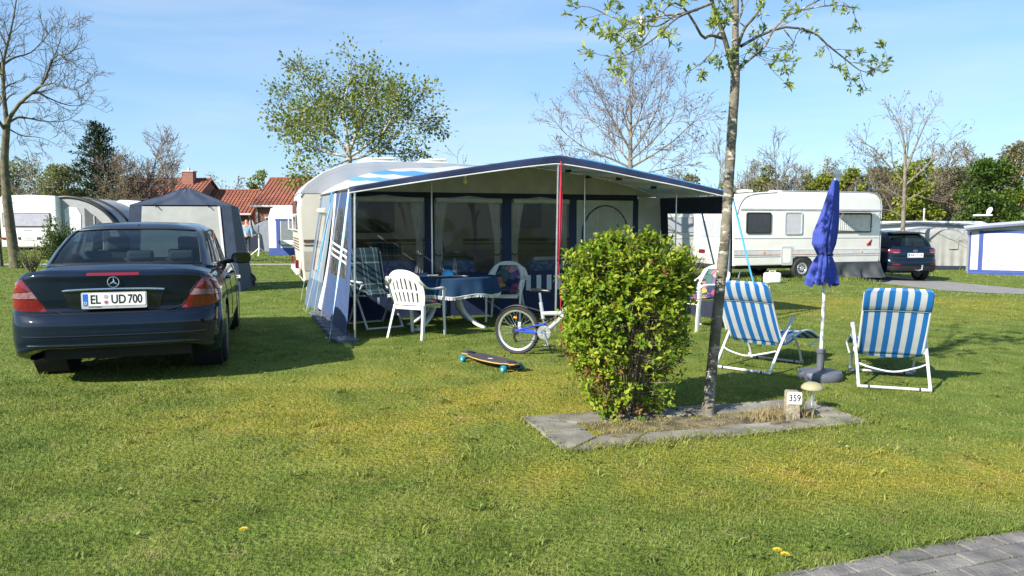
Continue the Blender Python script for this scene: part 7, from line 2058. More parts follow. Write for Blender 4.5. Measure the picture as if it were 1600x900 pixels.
def _brick():
    N, L = BRICK.node_tree.nodes, BRICK.node_tree.links; b = N['Principled BSDF']; b.inputs['Roughness'].default_value = .9
    tc = N.new('ShaderNodeTexCoord'); sp = N.new('ShaderNodeSeparateXYZ'); cb = N.new('ShaderNodeCombineXYZ'); ad = N.new('ShaderNodeMath'); L.new(tc.outputs['Object'], sp.inputs[0]); L.new(sp.outputs[0], ad.inputs[0]); L.new(sp.outputs[1], ad.inputs[1]); L.new(ad.outputs[0], cb.inputs[0]); L.new(sp.outputs[2], cb.inputs[1])
    br = N.new('ShaderNodeTexBrick'); br.inputs['Scale'].default_value = 1; br.inputs['Brick Width'].default_value = .22; br.inputs['Row Height'].default_value = .07; br.inputs['Mortar Size'].default_value = .008
    br.inputs['Color1'].default_value = (.20, .065, .045, 1); br.inputs['Color2'].default_value = (.28, .095, .06, 1); br.inputs['Mortar'].default_value = (.25, .2, .17, 1); L.new(cb.outputs[0], br.inputs['Vector']); L.new(br.outputs[0], b.inputs['Base Color'])
_brick()
def house(px0, px1, Y, z_e, z_r, depth, label, rz=0, chimney=None, windows=(), doors=(), pipe=None):
    a, c = on(px0, Y), on(px1, Y); o = (a + c) / 2; w2 = (c - a).length / 2
    t = thing('brick_house', label, 'house', o, R(rz))
    b = MB(); b.box((0, depth / 2, z_e / 2), (2 * w2 - .3, depth, z_e)); b.add([(s_ * (w2 - .15), 0, z_e) for s_ in (-1,)] + [(-(w2 - .15), depth, z_e), (-(w2 - .15), depth / 2, z_r - .12)], [(0, 1, 2)]); b.add([(w2 - .15, 0, z_e), (w2 - .15, depth, z_e), (w2 - .15, depth / 2, z_r - .12)], [(0, 1, 2)])
    b.build('wall', BRICK, t, smooth=0)
    sl_len = math.hypot(depth / 2 + .35, z_r - z_e + .1)
    b = MB(); nx_, nz_ = 40, 14
    for s_ in (0, 1):
        y0, y1 = (-.35, depth / 2) if s_ == 0 else (depth + .35, depth / 2)
        vs, uvs, fs = [], [], []
        for i in range(nx_ + 1):
            for j in range(nz_ + 1):
                u, v = i / nx_, j / nz_; vs.append((-w2 + 2 * w2 * u, y0 + (y1 - y0) * v, z_e - .15 + (z_r - z_e + .15) * v)); uvs.append((2 * w2 * u, sl_len * v))
        for i in range(nx_):
            for j in range(nz_): fs.append((i * (nz_ + 1) + j, (i + 1) * (nz_ + 1) + j, (i + 1) * (nz_ + 1) + j + 1, i * (nz_ + 1) + j + 1))
        b.add(vs, fs, uvs)
    rf = b.build('roof', TILE_R, t, smooth=0, solid=.10)
    b = MB()
    for k in range(int(2 * w2 / .33)): x = -w2 + .165 + k * .33; b.tube([(x - .16, depth / 2, z_r + .05), (x + .15, depth / 2, z_r + .065)], .10, 8)
    b.build('ridge_tiles', mat('ridge tile', (.24, .07, .035), .85, island=.2), rf)
    if chimney:
        x, w_, zt = chimney; b = MB(); b.box((x, depth / 2 - .5, (z_r + zt) / 2 - .3), (w_, .6, zt - z_r + .8)); ch_ = b.build('chimney', BRICK, rf, smooth=0); b = MB(); b.box((x, depth / 2 - .5, zt + .13), (w_ + .12, .7, .08)); b.lathe([(.10, zt + .17), (.08, zt + .4), (.07, zt + .4)], 12, Matrix.Translation((x, depth / 2 - .5, 0))); b.build('chimney_cap', GREY_PL, ch_)
    b = MB(); b.tube([(-w2, -.40, z_e - .14), (w2, -.40, z_e - .14)], .07, 8); b.build('gutter', GREY_PL, t)
    if pipe is not None: b = MB(); b.tube([(pipe, -.38, z_e - .15), (pipe, -.06, z_e - .5), (pipe, -.06, 0)], .05, 8); b.build('downpipe', GREY_PL, t)
    for x, z, ww, hh in windows:
        b = MB(); b.box((x, -.01, z), (ww + .12, .06, hh + .12)); w_ = b.build('window', WHITE_PL, t, smooth=0); b = MB(); b.box((x, -.045, z), (ww, .02, hh)); b.build('pane', mat('house pane', (.10, .14, .18), .08), w_, smooth=0)
    for x, ww, hh in doors: b = MB(); b.box((x, -.01, hh / 2), (ww, .07, hh)); b.build('door', mat('house door', (.10, .07, .05), .5), t, smooth=0)
house(165, 302, 51, 2.9, 4.75, 7, 'brick house with a chimney and red tiled roof behind the utility tent', chimney=(1.55, .8, 5.2), windows=((-1, 1.5, 1.1, 1.2),))
house(303, 396, 52.5, 2.35, 3.95, 5, 'low brick house wing with a red tiled roof between two taller roofs', pipe=1.9, windows=((-.5, 1.4, 1.0, .9), ))
house(395, 520, 50, 2.85, 4.75, 7.5, 'brick house with a red tiled roof just left of the big grey-roofed caravan', pipe=-2.35, windows=((-1.2, 1.45, 1.2, 1.0), (1.4, 1.45, 1.2, 1.0)), doors=((-.05, .9, 2.05),))
house(60, 110, 56, 2.6, 4.1, 6, 'small red tiled roof peeping out above the far left caravan')

# --- small white porch awning, blue tent, dish on tripod
def porch_awning():
    o = on(452, 36); t = thing('porch_awning', 'small white porch awning with blue trim on a distant caravan', 'awning', o, R(3))
    w2 = 1.02; D = 2.2
    prof = [(-w2, 0), (w2, 0), (w2, 1.85), (w2 - .1, 2.25), (.5, 2.40), (-.6, 2.40), (-w2 + .12, 2.25), (-w2, 1.85)]
    BT = mat('awning blue trim', (.035, .07, .26), .7)
    b = MB(); b.extr(prof, D / 2, .12, 3, axis='y'); b.xf(Matrix.Translation((0, D / 2, 0))); b.build('shell', mat('white awning cloth', (.56, .58, .62), .7, var=.05), t, smooth=40)
    b = MB(); b.box((0, -.012, .18), (2 * w2 - .06, .02, .34)); b.build('skirt', BT, t); b = MB(); b.box((.1, -.014, 1.72), (2 * w2 - .5, .02, .09)); b.build('head_trim', BT, t)
    for x in (-.55, .95): b = MB(); b.box((x, -.016, 1.0), (.10 if x > 0 else .16, .02, 1.4)); b.build('post_trim', BT, t)
    b = MB(); b.box((.22, -.012, 1.05), (1.25, .02, 1.2)); b.build('mesh_window', mat('mesh window', (.16, .18, .19), .5), t)
    for x in (.2, .55): b = MB(); b.box((x, -.02, 1.05), (.04, .02, 1.2)); b.build('window_fold', OFFWHITE, t)
    b = MB(); b.box((.22, -.02, .62), (1.25, .02, .20)); b.build('pale_panel', OFFWHITE, t)
porch_awning()
o = on(412, 41); t = thing('dome_tent', 'small blue and grey pavilion tent in front of the brick house', 'tent', o, 0)
b = MB(); P = [Vector(p) for p in ((-.95, 0, 0), (-.75, 0, .9), (-.45, 0, 1.50), (.0, 0, 1.70), (.7, 0, 1.82), (1.0, 0, 1.8), (1.1, 0, 0))]
b.add([tuple(p) for p in P], [tuple(range(len(P)))]); b.build('front', mat('tent front grey', (.20, .22, .26), .8), t, smooth=0)
b = MB(); b.surf(lambda u, v: catmull(P, u) + Vector((0, 2 * v - .02, .02)), 24, 4); b.build('flysheet', mat('tent blue', (.03, .10, .22), .7), t, smooth=180)
b = MB(); b.add([(-.93, -.015, 0), (-.74, -.015, .9), (-.5, -.015, 1.36), (-.12, -.015, .9), (.0, -.015, 0)], [(0, 1, 2, 3, 4)]); b.build('dark_entrance', NAVY_D, t, smooth=0)
o = on(404, 35); t = thing('satellite_dish', 'grey satellite dish seen from the side on a white tripod stand', 'satellite dish', o, R(20))
for k in range(3): a = k * 2.094 + .4; b = MB(); b.tube([(0, 0, .38), (.52 * math.cos(a), .52 * math.sin(a), 0)], .03, 6); b.build('leg', WHITE_PL, t)
b = MB(); b.tube([(0, 0, .1), (0, 0, 1.45)], .035, 8); b.build('mast', WHITE_PL, t)
b = MB(); b.lathe([(0, -.10), (.15, -.085), (.30, -.04), (.39, .02), (.38, .03), (.28, -.02), (0, -.08)], 24, Matrix.Translation((-.12, -.1, 1.30)) @ Matrix.Rotation(R(65), 4, 'Y') @ Matrix.Scale(1.15, 4, (1, 0, 0))); b.build('dish', mat('dish grey', (.20, .21, .23), .5), t)
b = MB(); b.tube([(-.12, -.05, 1.0), (-.40, -.3, .95), (-.55, -.35, 1.02)], .022, 6); b.tube([(-.55, -.35, .98), (-.60, -.36, 1.10)], .045, 8); b.build('feed_arm', WHITE_PL, t)

# --- man walking away
def walking_person():
    o = on(385, 38.0); t = thing('person', 'bald man in a light blue shirt and dark trousers walking behind the utility tent', 'person', o, R(12))
    def skin(name, nodes, edges, m, sub=2):
        me = bpy.data.meshes.new(name); me.from_pydata([n[0] for n in nodes], edges, []); me.materials.append(m)
        ob = bpy.data.objects.new(name, me); COL.objects.link(ob); ob.parent = t
        md = ob.modifiers.new('skin', 'SKIN'); md.use_smooth_shade = True
        if not me.skin_vertices: 
            bpy.context.view_layer.objects.active = ob; ob.select_set(True); bpy.ops.mesh.customdata_skin_add(); ob.select_set(False)
        for i, n in enumerate(nodes): me.skin_vertices[0].data[i].radius = n[1]; me.skin_vertices[0].data[i].use_root = (i == 0)
        s2 = ob.modifiers.new('sub', 'SUBSURF'); s2.levels = sub; s2.render_levels = sub
        return ob
    SK = mat('skin', (.48, .27, .19), .55, var=.06); SH = mat('light blue shirt', (.22, .36, .52), .85, var=.1); TR_ = mat('dark trousers', (.02, .03, .06), .85)
    body = [((0, 0, .93), (.14, .10)), ((0, .01, 1.15), (.14, .10)), ((0, .0, 1.38), (.16, .10)), ((0, .01, 1.50), (.06, .06)), ((0, .03, 1.58), (.075, .085)), ((0, .035, 1.68), (.078, .095)), ((0, .03, 1.74), (.05, .06)),
            ((-.19, 0, 1.41), (.06, .06)), ((-.25, -.02, 1.15), (.045, .045)), ((-.26, .06, .90), (.034, .034)), ((-.26, .09, .80), (.03, .04)),
            ((.19, 0, 1.41), (.06, .06)), ((.26, -.06, 1.16), (.045, .045)), ((.27, -.06, .90), (.034, .034)), ((.27, -.04, .80), (.03, .04)),
            ((-.09, .03, .85), (.085, .085)), ((-.10, .10, .48), (.06, .06)), ((-.10, .12, .09), (.04, .05)), ((-.10, .24, .04), (.035, .03)),
            ((.09, -.03, .85), (.085, .085)), ((.10, -.04, .48), (.06, .06)), ((.10, -.18, .12), (.04, .05)), ((.10, -.07, .04), (.035, .03))]
    ed = [(0, 1), (1, 2), (2, 3), (3, 4), (4, 5), (5, 6), (2, 7), (7, 8), (8, 9), (9, 10), (2, 11), (11, 12), (12, 13), (13, 14), (0, 15), (15, 16), (16, 17), (17, 18), (0, 19), (19, 20), (20, 21), (21, 22)]
    skin('body', body, ed, SK)
    sh = [(body[i][0], (body[i][1][0] + .022, body[i][1][1] + .022)) for i in (0, 1, 2)] + [((0, .01, 1.485), (.09, .09))] + [(body[i][0], (body[i][1][0] + .018, body[i][1][1] + .018)) for i in (7, 8)] + [((-.26, .05, .93), (.045, .045))] + [(body[i][0], (body[i][1][0] + .018, body[i][1][1] + .018)) for i in (11, 12)] + [((.27, -.06, .93), (.045, .045))]
    sh[0] = ((0, 0, .86), (.178, .14)); sh[1] = ((0, .01, 1.12), (.172, .135)); sh[2] = ((0, 0, 1.38), (.195, .135))
    skin('shirt', sh, [(0, 1), (1, 2), (2, 3), (2, 4), (4, 5), (5, 6), (2, 7), (7, 8), (8, 9)], SH)
    tr = [((0, 0, .95), (.155, .115))] + [(body[i][0], (body[i][1][0] + .02, body[i][1][1] + .02)) for i in (15, 16, 17, 19, 20, 21)]
    skin('trousers', tr, [(0, 1), (1, 2), (2, 3), (0, 4), (4, 5), (5, 6)], TR_)
    for s_ in (-1, 1):
        b = MB(); b.lathe([(0, -.01), (.028, -.006), (.03, .006), (0, .01)], 10, Matrix.Translation((s_ * .085, .03, 1.64)) @ Matrix.Rotation(R(90), 4, 'Y')); b.build('ear', SK, t)
        b = MB(); b.lathe([(0, -.012), (.010, 0), (0, .012)], 8, Matrix.Translation((s_ * .033, .122, 1.655))); b.build('eye', INK, t)
    b = MB(); b.tube([(0, .115, 1.66), (0, .15, 1.615), (0, .12, 1.605)], [.012, .018, .012], 8); b.build('nose', SK, t)
walking_person()

# --- tents and awnings on the right
GR_T = mat('grey tent cover', (.25, .26, .25), .8, var=.08, nscale=3, bump=.4, bscale=4)
o = on(1464, 30); t = thing('tent_cover', 'light grey storage tent with hanging folds behind the dark off-roader', 'tent', o, R(-12))
prof = [(-1.35, 0), (1.35, 0), (1.28, 1.30), (.9, 1.55), (.1, 1.72), (-.8, 1.55), (-1.25, 1.2)]
b = MB(); b.extr(prof, 1.2, .18, 4, axis='y'); b.xf(Matrix.Translation((0, 1.2, 0))); b.build('cover', GR_T, t, smooth=50)
b = MB(); b.surf(lambda u, v: (.1 + 1.15 * u, -.03 - .03 * math.sin(u * 21 + v) * (1 - v), .02 + 1.38 * v), 36, 4); b.build('front_flap', GR_T, t, smooth=180)
b = MB(); b.box((.62, -.075, 1.02), (.36, .02, .36)); b.build('window_flap', GR_T, t, bevel=.01)
b = MB(); b.box((.5, -.06, .08), (1.5, .02, .18)); b.build('dark_skirt', NAVY_D, t)
o = on(1430, 33); t = thing('awning', 'long pale caravan awning roof behind the grey storage tent', 'awning', o, R(-4))
prof = [(-2.6, 0), (3.4, 0), (3.4, 1.8), (2.9, 1.98), (.4, 2.0), (-2.3, 1.98), (-2.6, 1.5)]
b = MB(); b.extr(prof, 1.4, .12, 3, axis='y'); b.xf(Matrix.Translation((0, 1.4, 0))); b.build('room', mat('pale awning cloth', (.42, .44, .45), .8, var=.05), t, smooth=40)
b = MB(); b.tube([(-2.75, -.1, 1.55), (-2.2, -.12, 1.78), (.1, -.12, 1.92), (2.4, -.12, 1.80), (3.4, -.1, 1.55)], .05, 6); b.build('roof_edge', DGREY_PL, t)
for x in (-2.4, -1.5): b = MB(); b.box((x, -.03, .8), (.12, .03, 1.5)); b.build('post_trim', DGREY_PL, t)
def far_awning():
    o = on(1516, 27.5); t = thing('awning', 'white caravan awning with broad blue trim at the right edge', 'awning', o, R(-30))
    BT = mat('royal blue trim', (.03, .06, .25), .7)
    D = 3.0; Wd = 4.6
    ztop = lambda x: 1.62 + .42 * (x / Wd) ** .8 * 1.0
    WC = mat('white awning wall', (.42, .44, .48), .75, var=.05, bump=.15, bscale=6)
    def wallq(name, x0, x1, z0, z1, m, dy=0): q = MB(); q.surf(lambda u, v: (x0 + (x1 - x0) * u, dy + .012 * noise.noise((u * 3 + x0, v * 3, 2)), z0 + ((z1 if z1 else ztop(x0 + (x1 - x0) * u)) - z0) * v), 12, 8); return q.build(name, m, t, smooth=180)
    wallq('front_wall', 0, Wd, 0, None, WC)
    wallq('skirt', 0, Wd, .0, .16, BT, -.02)
    for x in (.30, 1.72): wallq('post_trim', x, x + .13, .1, 1.6, BT, -.022)
    wallq('corner_trim', 0, .05, 0, 1.55, BT, -.022)
    q = MB(); q.surf(lambda u, v: (.30 + 1.55 * u, -.025, 1.48 + .05 * math.sin(math.pi * u) + .09 * v), 12, 2); q.build('head_trim', BT, t)
    w_ = wallq('window', .46, 1.68, .28, 1.5, mat('pale window cloth', (.58, .60, .65), .6), -.012); wallq('window_stripe', .48, 1.66, .33, .38, mat('pinkish stripe', (.5, .38, .36), .7), -.03).parent = w_
    q = MB(); q.surf(lambda u, v: (-.15 + (Wd + .2) * u, -.25 + (D + .3) * v, ztop(Wd * u) + .03 + .12 * v), 24, 8); q.build('roof', mat('grey awning roof', (.42, .43, .47), .7), t, smooth=180)
    q = MB(); q.tube([(-.15 + (Wd + .2) * u, -.25, ztop(Wd * u) + .02) for u in np.linspace(0, 1, 20)], .05, 6); q.build('roof_edge', mat('blue grey edge', (.10, .11, .18), .7), t)
    q = MB(); q.surf(lambda u, v: (0, D * u, ztop(0) * v), 6, 6); q.build('side_wall', WC, t)
    q = MB(); q.tube(spl([(2.15, -.7, 0), (2.2, -.75, .22), (2.45, -.8, .30), (2.8, -.8, .30)], 10), .022, 6); q.build('hose', BT, t)
far_awning()
o = on(1543, 34); o.z = 1.75
t = thing('satellite_dish', 'small white satellite dish on the pale awning roof at the right', 'satellite dish', o, 0); t.scale = (.7,) * 3
b = MB(); b.lathe([(0, -.06), (.18, -.03), (.27, .03), (.26, .04), (.15, -.01), (0, -.04)], 20, Matrix.Translation((.1, 0, .5)) @ Matrix.Rotation(R(-70), 4, 'Y')); b.build('dish', WHITE_PL, t); b = MB(); b.tube([(0, 0, 0), (0, 0, .45)], .03, 6); b.build('mast', GREY_PL, t)
b = MB(); b.box((-.35, 0, .22), (.9, .7, .12)); b.build('roof_box', WHITE_PL, t, bevel=.04)
def street_lamp(px, Y, h, label):
    o = on(px, Y); t = thing('street_lamp', label, 'street lamp', o, 0, 'curved street lamps'); LM = mat('lamp grey metal', (.06, .065, .08), .5, .3)
    b = MB(); b.tube([(0, 0, 0), (0, 0, h - .35)] + [(-.27 + .27 * math.cos(a), 0, h - .35 + .33 * math.sin(a)) for a in np.linspace(.2, math.pi, 12)] + [(-.54, 0, h - .5)], [.05] + [.03] * 14, 8); b.build('post', LM, t)
    b = MB(); b.lathe([(.03, .20), (.06, .12), (.08, .02), (.20, -.10), (.22, -.13), (.19, -.13), (0, -.11)], 18, Matrix.Translation((-.54, 0, h - .62))); b.build('lamp_shade', LM, t)
    b = MB(); b.lathe([(0, -.20), (.06, -.18), (.09, -.12), (0, -.11)], 12, Matrix.Translation((-.54, 0, h - .62))); b.build('lamp_glass', WHITE_PL, t)
street_lamp(1356, 29.5, 3.75, 'grey street lamp with a hooked arm rising behind the white caravan')
street_lamp(1555, 70, 3.6, 'distant grey street lamp above the awnings at the right edge')
o = on(1443, 36); t = thing('mast_pole', 'thin pale pole standing among the awnings at the right', 'pole', o, 0)
b = MB(); b.tube([(0, 0, 0), (0, 0, 2.55)], .035, 8); b.build('shaft', GREY_PL, t); b = MB(); b.lathe([(.045, 2.52), (.045, 2.60), (0, 2.63)], 10); b.build('cap', GREY_PL, t)

# ================================================================== trees behind
def auto_tree(seed, px, Y, py_top, wpx, name, label, bark, ch, leaf=None, trunk_frac=.30, r0=None, lean=0, group=None, twig=None, budget=3500, off=0, stems=1, up=.5, zc=.58, base_px=None):
    r_ = random.Random(seed); o = on(px, Y); top = at(px, py_top, Y).z; H = top - o.z
    wr = wpx / FPX * Y / 2
    c = Vector((o.x + off, Y, o.z + H * zc)); T = Tree(seed, (c, (wr, wr, H * (1 - zc) * 1.0))); T.budget = budget; T.minr = .00024 * Y
    r0 = r0 or H * .016
    tf = H * trunk_frac
    fork = o + Vector((lean * .4 + off * .4, 0, tf))
    T.limb(spl([o + Vector((0, 0, -.05)), o + Vector((lean * .2 + r_.gauss(0, .03) * H * .1, 0, tf * .5)), fork], 8), r0, r0 * .72, 0, [])
    T.tips.clear()
    nb = ch[0]
    for k in range(nb):
        a = k * 2.4 + r_.uniform(-.4, .4); el = R(r_.uniform(8, 62)) if k else R(86)
        d = Vector((math.cos(a) * math.cos(el), math.sin(a) * math.cos(el), math.sin(el)))
        # length to the crown envelope
        s_ = .2; st = fork - Vector((0, 0, tf * r_.uniform(0, .30) if k else 0))
        while s_ < H and T.inside(st + d * s_): s_ += .1
        l = max(H * .12, s_ * r_.uniform(.85, 1.0)); pts = [st]; q = d.copy()
        for i in range(8):
            q = (q + Vector((r_.gauss(0, .10), r_.gauss(0, .10), r_.gauss(0, .06) + .05 * up))).normalized(); pts.append(pts[-1] + q * l / 8)
        T.limb(pts, r0 * r_.uniform(.35, .55), max(T.minr * 1.2, r0 * .10), 1, ch)
    return tree_thing(T, name, label, o, bark, leaf, group, twig)
BG = 'trees behind the pitches'
GREEN1 = leaf_mat('birch leaf', [(0, (.11, .15, .025)), (.5, (.19, .24, .04)), (1, (.30, .34, .09))], .4)
GREEN2 = leaf_mat('dark green leaf', [(0, (.035, .08, .014)), (.5, (.065, .12, .02)), (1, (.12, .17, .03))], .3)
GREEN3 = leaf_mat('yellow green leaf', [(0, (.12, .16, .02)), (.5, (.20, .24, .03)), (1, (.28, .30, .05))], .35)
BUDS = leaf_mat('pink bud', [(0, (.19, .11, .08)), (.5, (.26, .18, .13)), (1, (.30, .25, .15))], .3)
HAZE = leaf_mat('brownish leaf', [(0, (.16, .13, .065)), (.5, (.21, .185, .085)), (1, (.26, .26, .11))], .3)
# bare tree at the left edge, limbs after the photograph
def left_tree():
    Y = 25.0; A = lambda px, py, dy=0: at(px, py, Y + dy); base = on(22, Y)
    T = Tree(31); T.budget = 9000; T.minr = .0052
    T.T.tube(spl([base + Vector((0, 0, -.05)), A(18, 370), A(11, 310), A(7, 255), A(10, 205), A(12, 190)], 20), [.17 - .004 * i + .05 * max(0, 1 - i / 2) for i in range(21)], 12, caps=False)
    ch = [None, (3.2, 1.15, 44, .35, .15), (5.0, .62, 44, .3, .15), (6.5, .34, 42, .2, .15)]
    for pts, r0 in (([(11, 195), (6, 150), (5, 100), (14, 60), (24, 10), (30, -50)], .085), ([(6, 130), (-6, 80), (-20, 30), (-30, -40)], .05), ([(12, 190), (28, 165, -.4), (50, 145, -.8), (66, 132, -1), (76, 108, -1.2), (85, 88, -1.3), (112, 82, -1.5), (128, 55, -1.6)], .07),
                    ([(6, 100), (22, 90, .5), (48, 82, 1), (68, 62, 1.3), (85, 40, 1.5)], .045), ([(13, 192), (30, 183, .4), (50, 186, .8), (75, 190, 1.1), (105, 188, 1.3), (130, 170, 1.5)], .045), ([(60, 136, -.9), (85, 130, -1.5), (115, 138, -2), (145, 125, -2.3)], .035),
                    ([(55, 142, -.8), (80, 155, -.6), (110, 165, -.4), (140, 163, -.2)], .035), ([(11, 200, 0), (35, 212, 1), (62, 215, 2), (88, 225, 2.4)], .03), ([(9, 205), (-15, 170, -.5), (-40, 130, -.8), (-60, 60, -1)], .06), ([(6, 160), (-20, 120, 1), (-35, 60, 1.5)], .05), ([(8, 240), (-10, 225, .5), (-40, 220, .8)], .04), ([(78, 104, -1.2), (92, 70, -1.3), (98, 40, -1.2)], .025)):
        T.limb(spl([A(*p) for p in pts], 12), r0, r0 * .12, 1, ch, T.T, 7)
    tree_thing(T, 'bare_tree', 'tall bare tree with a leaning trunk at the left edge', base, mat('mossy bark', (.06, .052, .035), .95, col2=(.14, .13, .07), nscale=6, bump=.6, bscale=20), group=BG, twig=BARK_D)
left_tree()
b0 = on(1, 26); t = thing('bare_sapling', 'dark thin trunk cut by the left edge of the picture', 'tree', on(-3, 26))
b = MB(); b.tube(spl([(0, 0, 0), (-.05, 0, 1), (-.3, 0, 2.4), (-.8, .2, 4)], 10), [.10 - .006 * i for i in range(11)], 8); b.build('trunk', BARK_D, t)
# birch behind the caravan
def birch():
    Y = 23.5; A = lambda px, py, dy=0: at(px, py, Y + dy); base = on(548, Y); T = Tree(41); T.budget = 9000; T.minr = .0052
    T.T.tube(spl([base, A(546, 330), A(546, 275), A(545, 232)], 12), [.12 - .003 * i for i in range(13)], 10, caps=False)
    ch = [None, (4.2, .95, 46, .18, .12), (6.0, .48, 46, .05, .15), (7.0, .26, 45, -.1, .2)]
    for pts, r0 in (([(545, 235), (540, 200), (536, 170), (545, 130), (552, 100)], .07), ([(544, 240), (522, 210), (505, 175), (488, 150), (470, 118)], .06), ([(546, 238), (558, 205), (565, 180), (585, 150), (595, 108)], .06), ([(543, 245), (520, 240), (490, 232), (455, 215), (425, 195)], .05), ([(546, 245), (570, 230), (600, 205), (630, 180), (665, 150)], .055),
                    ([(546, 250), (580, 240), (615, 215), (645, 200), (678, 190)], .045), ([(520, 212, .5), (490, 195, .7), (460, 170, .8), (430, 158, .9)], .04), ([(600, 205, -.5), (620, 170, -.8), (625, 140, -.9)], .035), ([(530, 215, -1), (505, 200, -1.5), (470, 190, -1.8)], .035), ([(555, 215, 1), (575, 170, 1.6), (570, 120, 1.8)], .04), ([(545, 250, -.6), (510, 262, -1), (470, 265, -1.2)], .03), ([(590, 240, .5), (625, 240, 1), (655, 235, 1.2)], .03), ([(540, 200, .8), (520, 150, 1.2), (510, 115, 1.4)], .04)):
        T.limb(spl([A(*p) for p in pts], 10), r0, r0 * .12, 1, ch, T.T, 6)
    T.tips = [q for i, q in enumerate(T.tips) if i % 10 < 8]
    tree_thing(T, 'birch_tree', 'birch tree with fresh green leaves behind the grey-roofed caravan', base, BARK_B, (GREEN1, .115, .66, 3, .13, 5, .6, .25), BG, BARK_G)
birch()
def bud_tree():
    Y = 25; A = lambda px, py, dy=0: at(px, py, Y + dy); base = on(987, Y); T = Tree(51); T.budget = 9000; T.minr = .0052
    T.T.tube(spl([base, A(986, 320), A(985, 270), A(985, 215)], 12), [.11 - .004 * i for i in range(13)], 10, caps=False)
    ch = [None, (4.0, 1.25, 40, .30, .10), (5.5, .62, 40, .25, .15), (6.0, .32, 38, .2, .2)]
    for pts, r0 in (([(985, 220), (986, 180), (984, 130), (990, 85)], .06), ([(985, 235), (965, 200), (945, 165), (930, 120)], .045), ([(985, 240), (1010, 205), (1030, 160), (1035, 105)], .045), ([(985, 262), (955, 248), (915, 232), (880, 205), (862, 180)], .04), ([(985, 262), (1015, 245), (1050, 222), (1085, 190), (1105, 180)], .04), ([(985, 255, .8), (960, 225, 1.4), (925, 190, 1.8), (895, 160, 2)], .038), ([(985, 250, -.6), (1015, 225, -1), (1050, 185, -1.4), (1065, 140, -1.5)], .038), ([(985, 275), (950, 268), (905, 262), (870, 245)], .03), ([(985, 275), (1020, 268), (1060, 258), (1095, 240)], .03), ([(985, 215, 1), (970, 160, 1.4), (960, 110, 1.5)], .035), ([(986, 215, -1), (1005, 160, -1.4), (1010, 100, -1.5)], .035)):
        T.limb(spl([A(*p) for p in pts], 10), r0, r0 * .12, 1, ch, T.T, 6)
    T.tips = [q for i, q in enumerate(T.tips) if i % 4 < 1]
    tree_thing(T, 'budding_tree', 'spreading tree with pinkish buds and no leaves behind the awning ridge', base, BARK_Y, (BUDS, .10, .45, 1, .02, 6, .5, 0), BG, BARK_P)
bud_tree()
def right_budding():
    Y = 28.5; A = lambda px, py, dy=0: at(px, py, Y + dy); base = on(1411, Y); T = Tree(61); T.budget = 5000; T.minr = .0052
    T.T.tube(spl([base, A(1411, 350), A(1413, 300), A(1414, 262)], 10), [.095 - .004 * i for i in range(11)], 9, caps=False)
    ch = [None, (2.8, 1.4, 42, .25, .12), (3.6, .7, 40, .2, .2), (3.5, .32, 38, .2, .2)]
    for pts, r0 in (([(1414, 265), (1413, 225), (1405, 195), (1392, 172)], .055), ([(1414, 270), (1430, 230), (1445, 195), (1452, 178)], .05), ([(1413, 285), (1385, 255), (1362, 230), (1342, 222)], .045), ([(1414, 290), (1445, 262), (1472, 232), (1488, 212)], .045), ([(1413, 312), (1380, 290), (1355, 265), (1338, 245)], .04), ([(1413, 315), (1440, 300), (1460, 292)], .035), ([(1412, 340), (1395, 330), (1385, 312), (1370, 290)], .04), ([(1414, 265, 1), (1420, 220, 1.5), (1424, 185, 1.7)], .04)):
        T.limb(spl([A(*p) for p in pts], 9), r0, r0 * .13, 1, ch, T.T, 6)
    T.tips = [q for i, q in enumerate(T.tips) if i % 4 < 1]
    tree_thing(T, 'budding_tree', 'pale barked tree just coming into bud behind the dark off-roader', base, BARK_Y, (HAZE, .11, .5, 1, .03, 7, .5, 0), BG)
right_budding()
FINE = [10, (3.2, 1.9, 38, .35, .10), (4.0, 1.0, 38, .3, .15), (4.0, .55, 38, .2, .2)]
auto_tree(71, 222, 46, 176, 150, 'bare_tree', 'bare twiggy tree in front of the chimney house', BARK_D, [11, (3.4, 1.7, 40, .3, .10), (4.4, .9, 40, .25, .15), (4.5, .5, 40, .2, .2)], budget=8000, trunk_frac=.30, group=BG, twig=BARK_P)
auto_tree(72, 1207, 42, 198, 120, 'bare_tree', 'broad bare tree behind the white caravan, left of the umbrella', BARK_Y, FINE, budget=6000, trunk_frac=.25, group=BG, twig=BARK_Y)
auto_tree(73, 1112, 40, 200, 66, 'bare_tree', 'narrow bare tree just behind the young tree trunk', BARK_Y, [7, (3.2, 1.5, 32, .4, .12), (3.6, .8, 34, .3, .15), (3, .45, 34, .3, .2)], budget=3000, trunk_frac=.25, group=BG, twig=BARK_Y)
auto_tree(74, 715, 40, 212, 62, 'bare_tree', 'small sparse bare treetop between the birch and the awning ridge', BARK_Y, [5, (1.8, 1.3, 36, .4, .2), (2.4, .7, 36, .3, .2)], (HAZE, .12, .45, 1, .03, 8, .5, 0), budget=500, trunk_frac=.3, group=BG)
auto_tree(75, 62, 44, 232, 90, 'bare_tree', 'small bare tree above the far left caravan roof', BARK_D, [8, (3, 1.5, 38, .35, .12), (3.6, .8, 38, .3, .15), (3.5, .45, 38, .3, .2)], budget=3000, group=BG, twig=BARK_Y)
auto_tree(76, 325, 66, 268, 54, 'hazy_tree', 'small grey-green tree behind the low house wing, nearer the utility tent', BARK_Y, [9, (2.4, 1.6, 40, .3, .1), (3, .9, 40, .2, .2)], (HAZE, .22, .5, 1, .1, 9, .6, 0), budget=1800, group=BG)
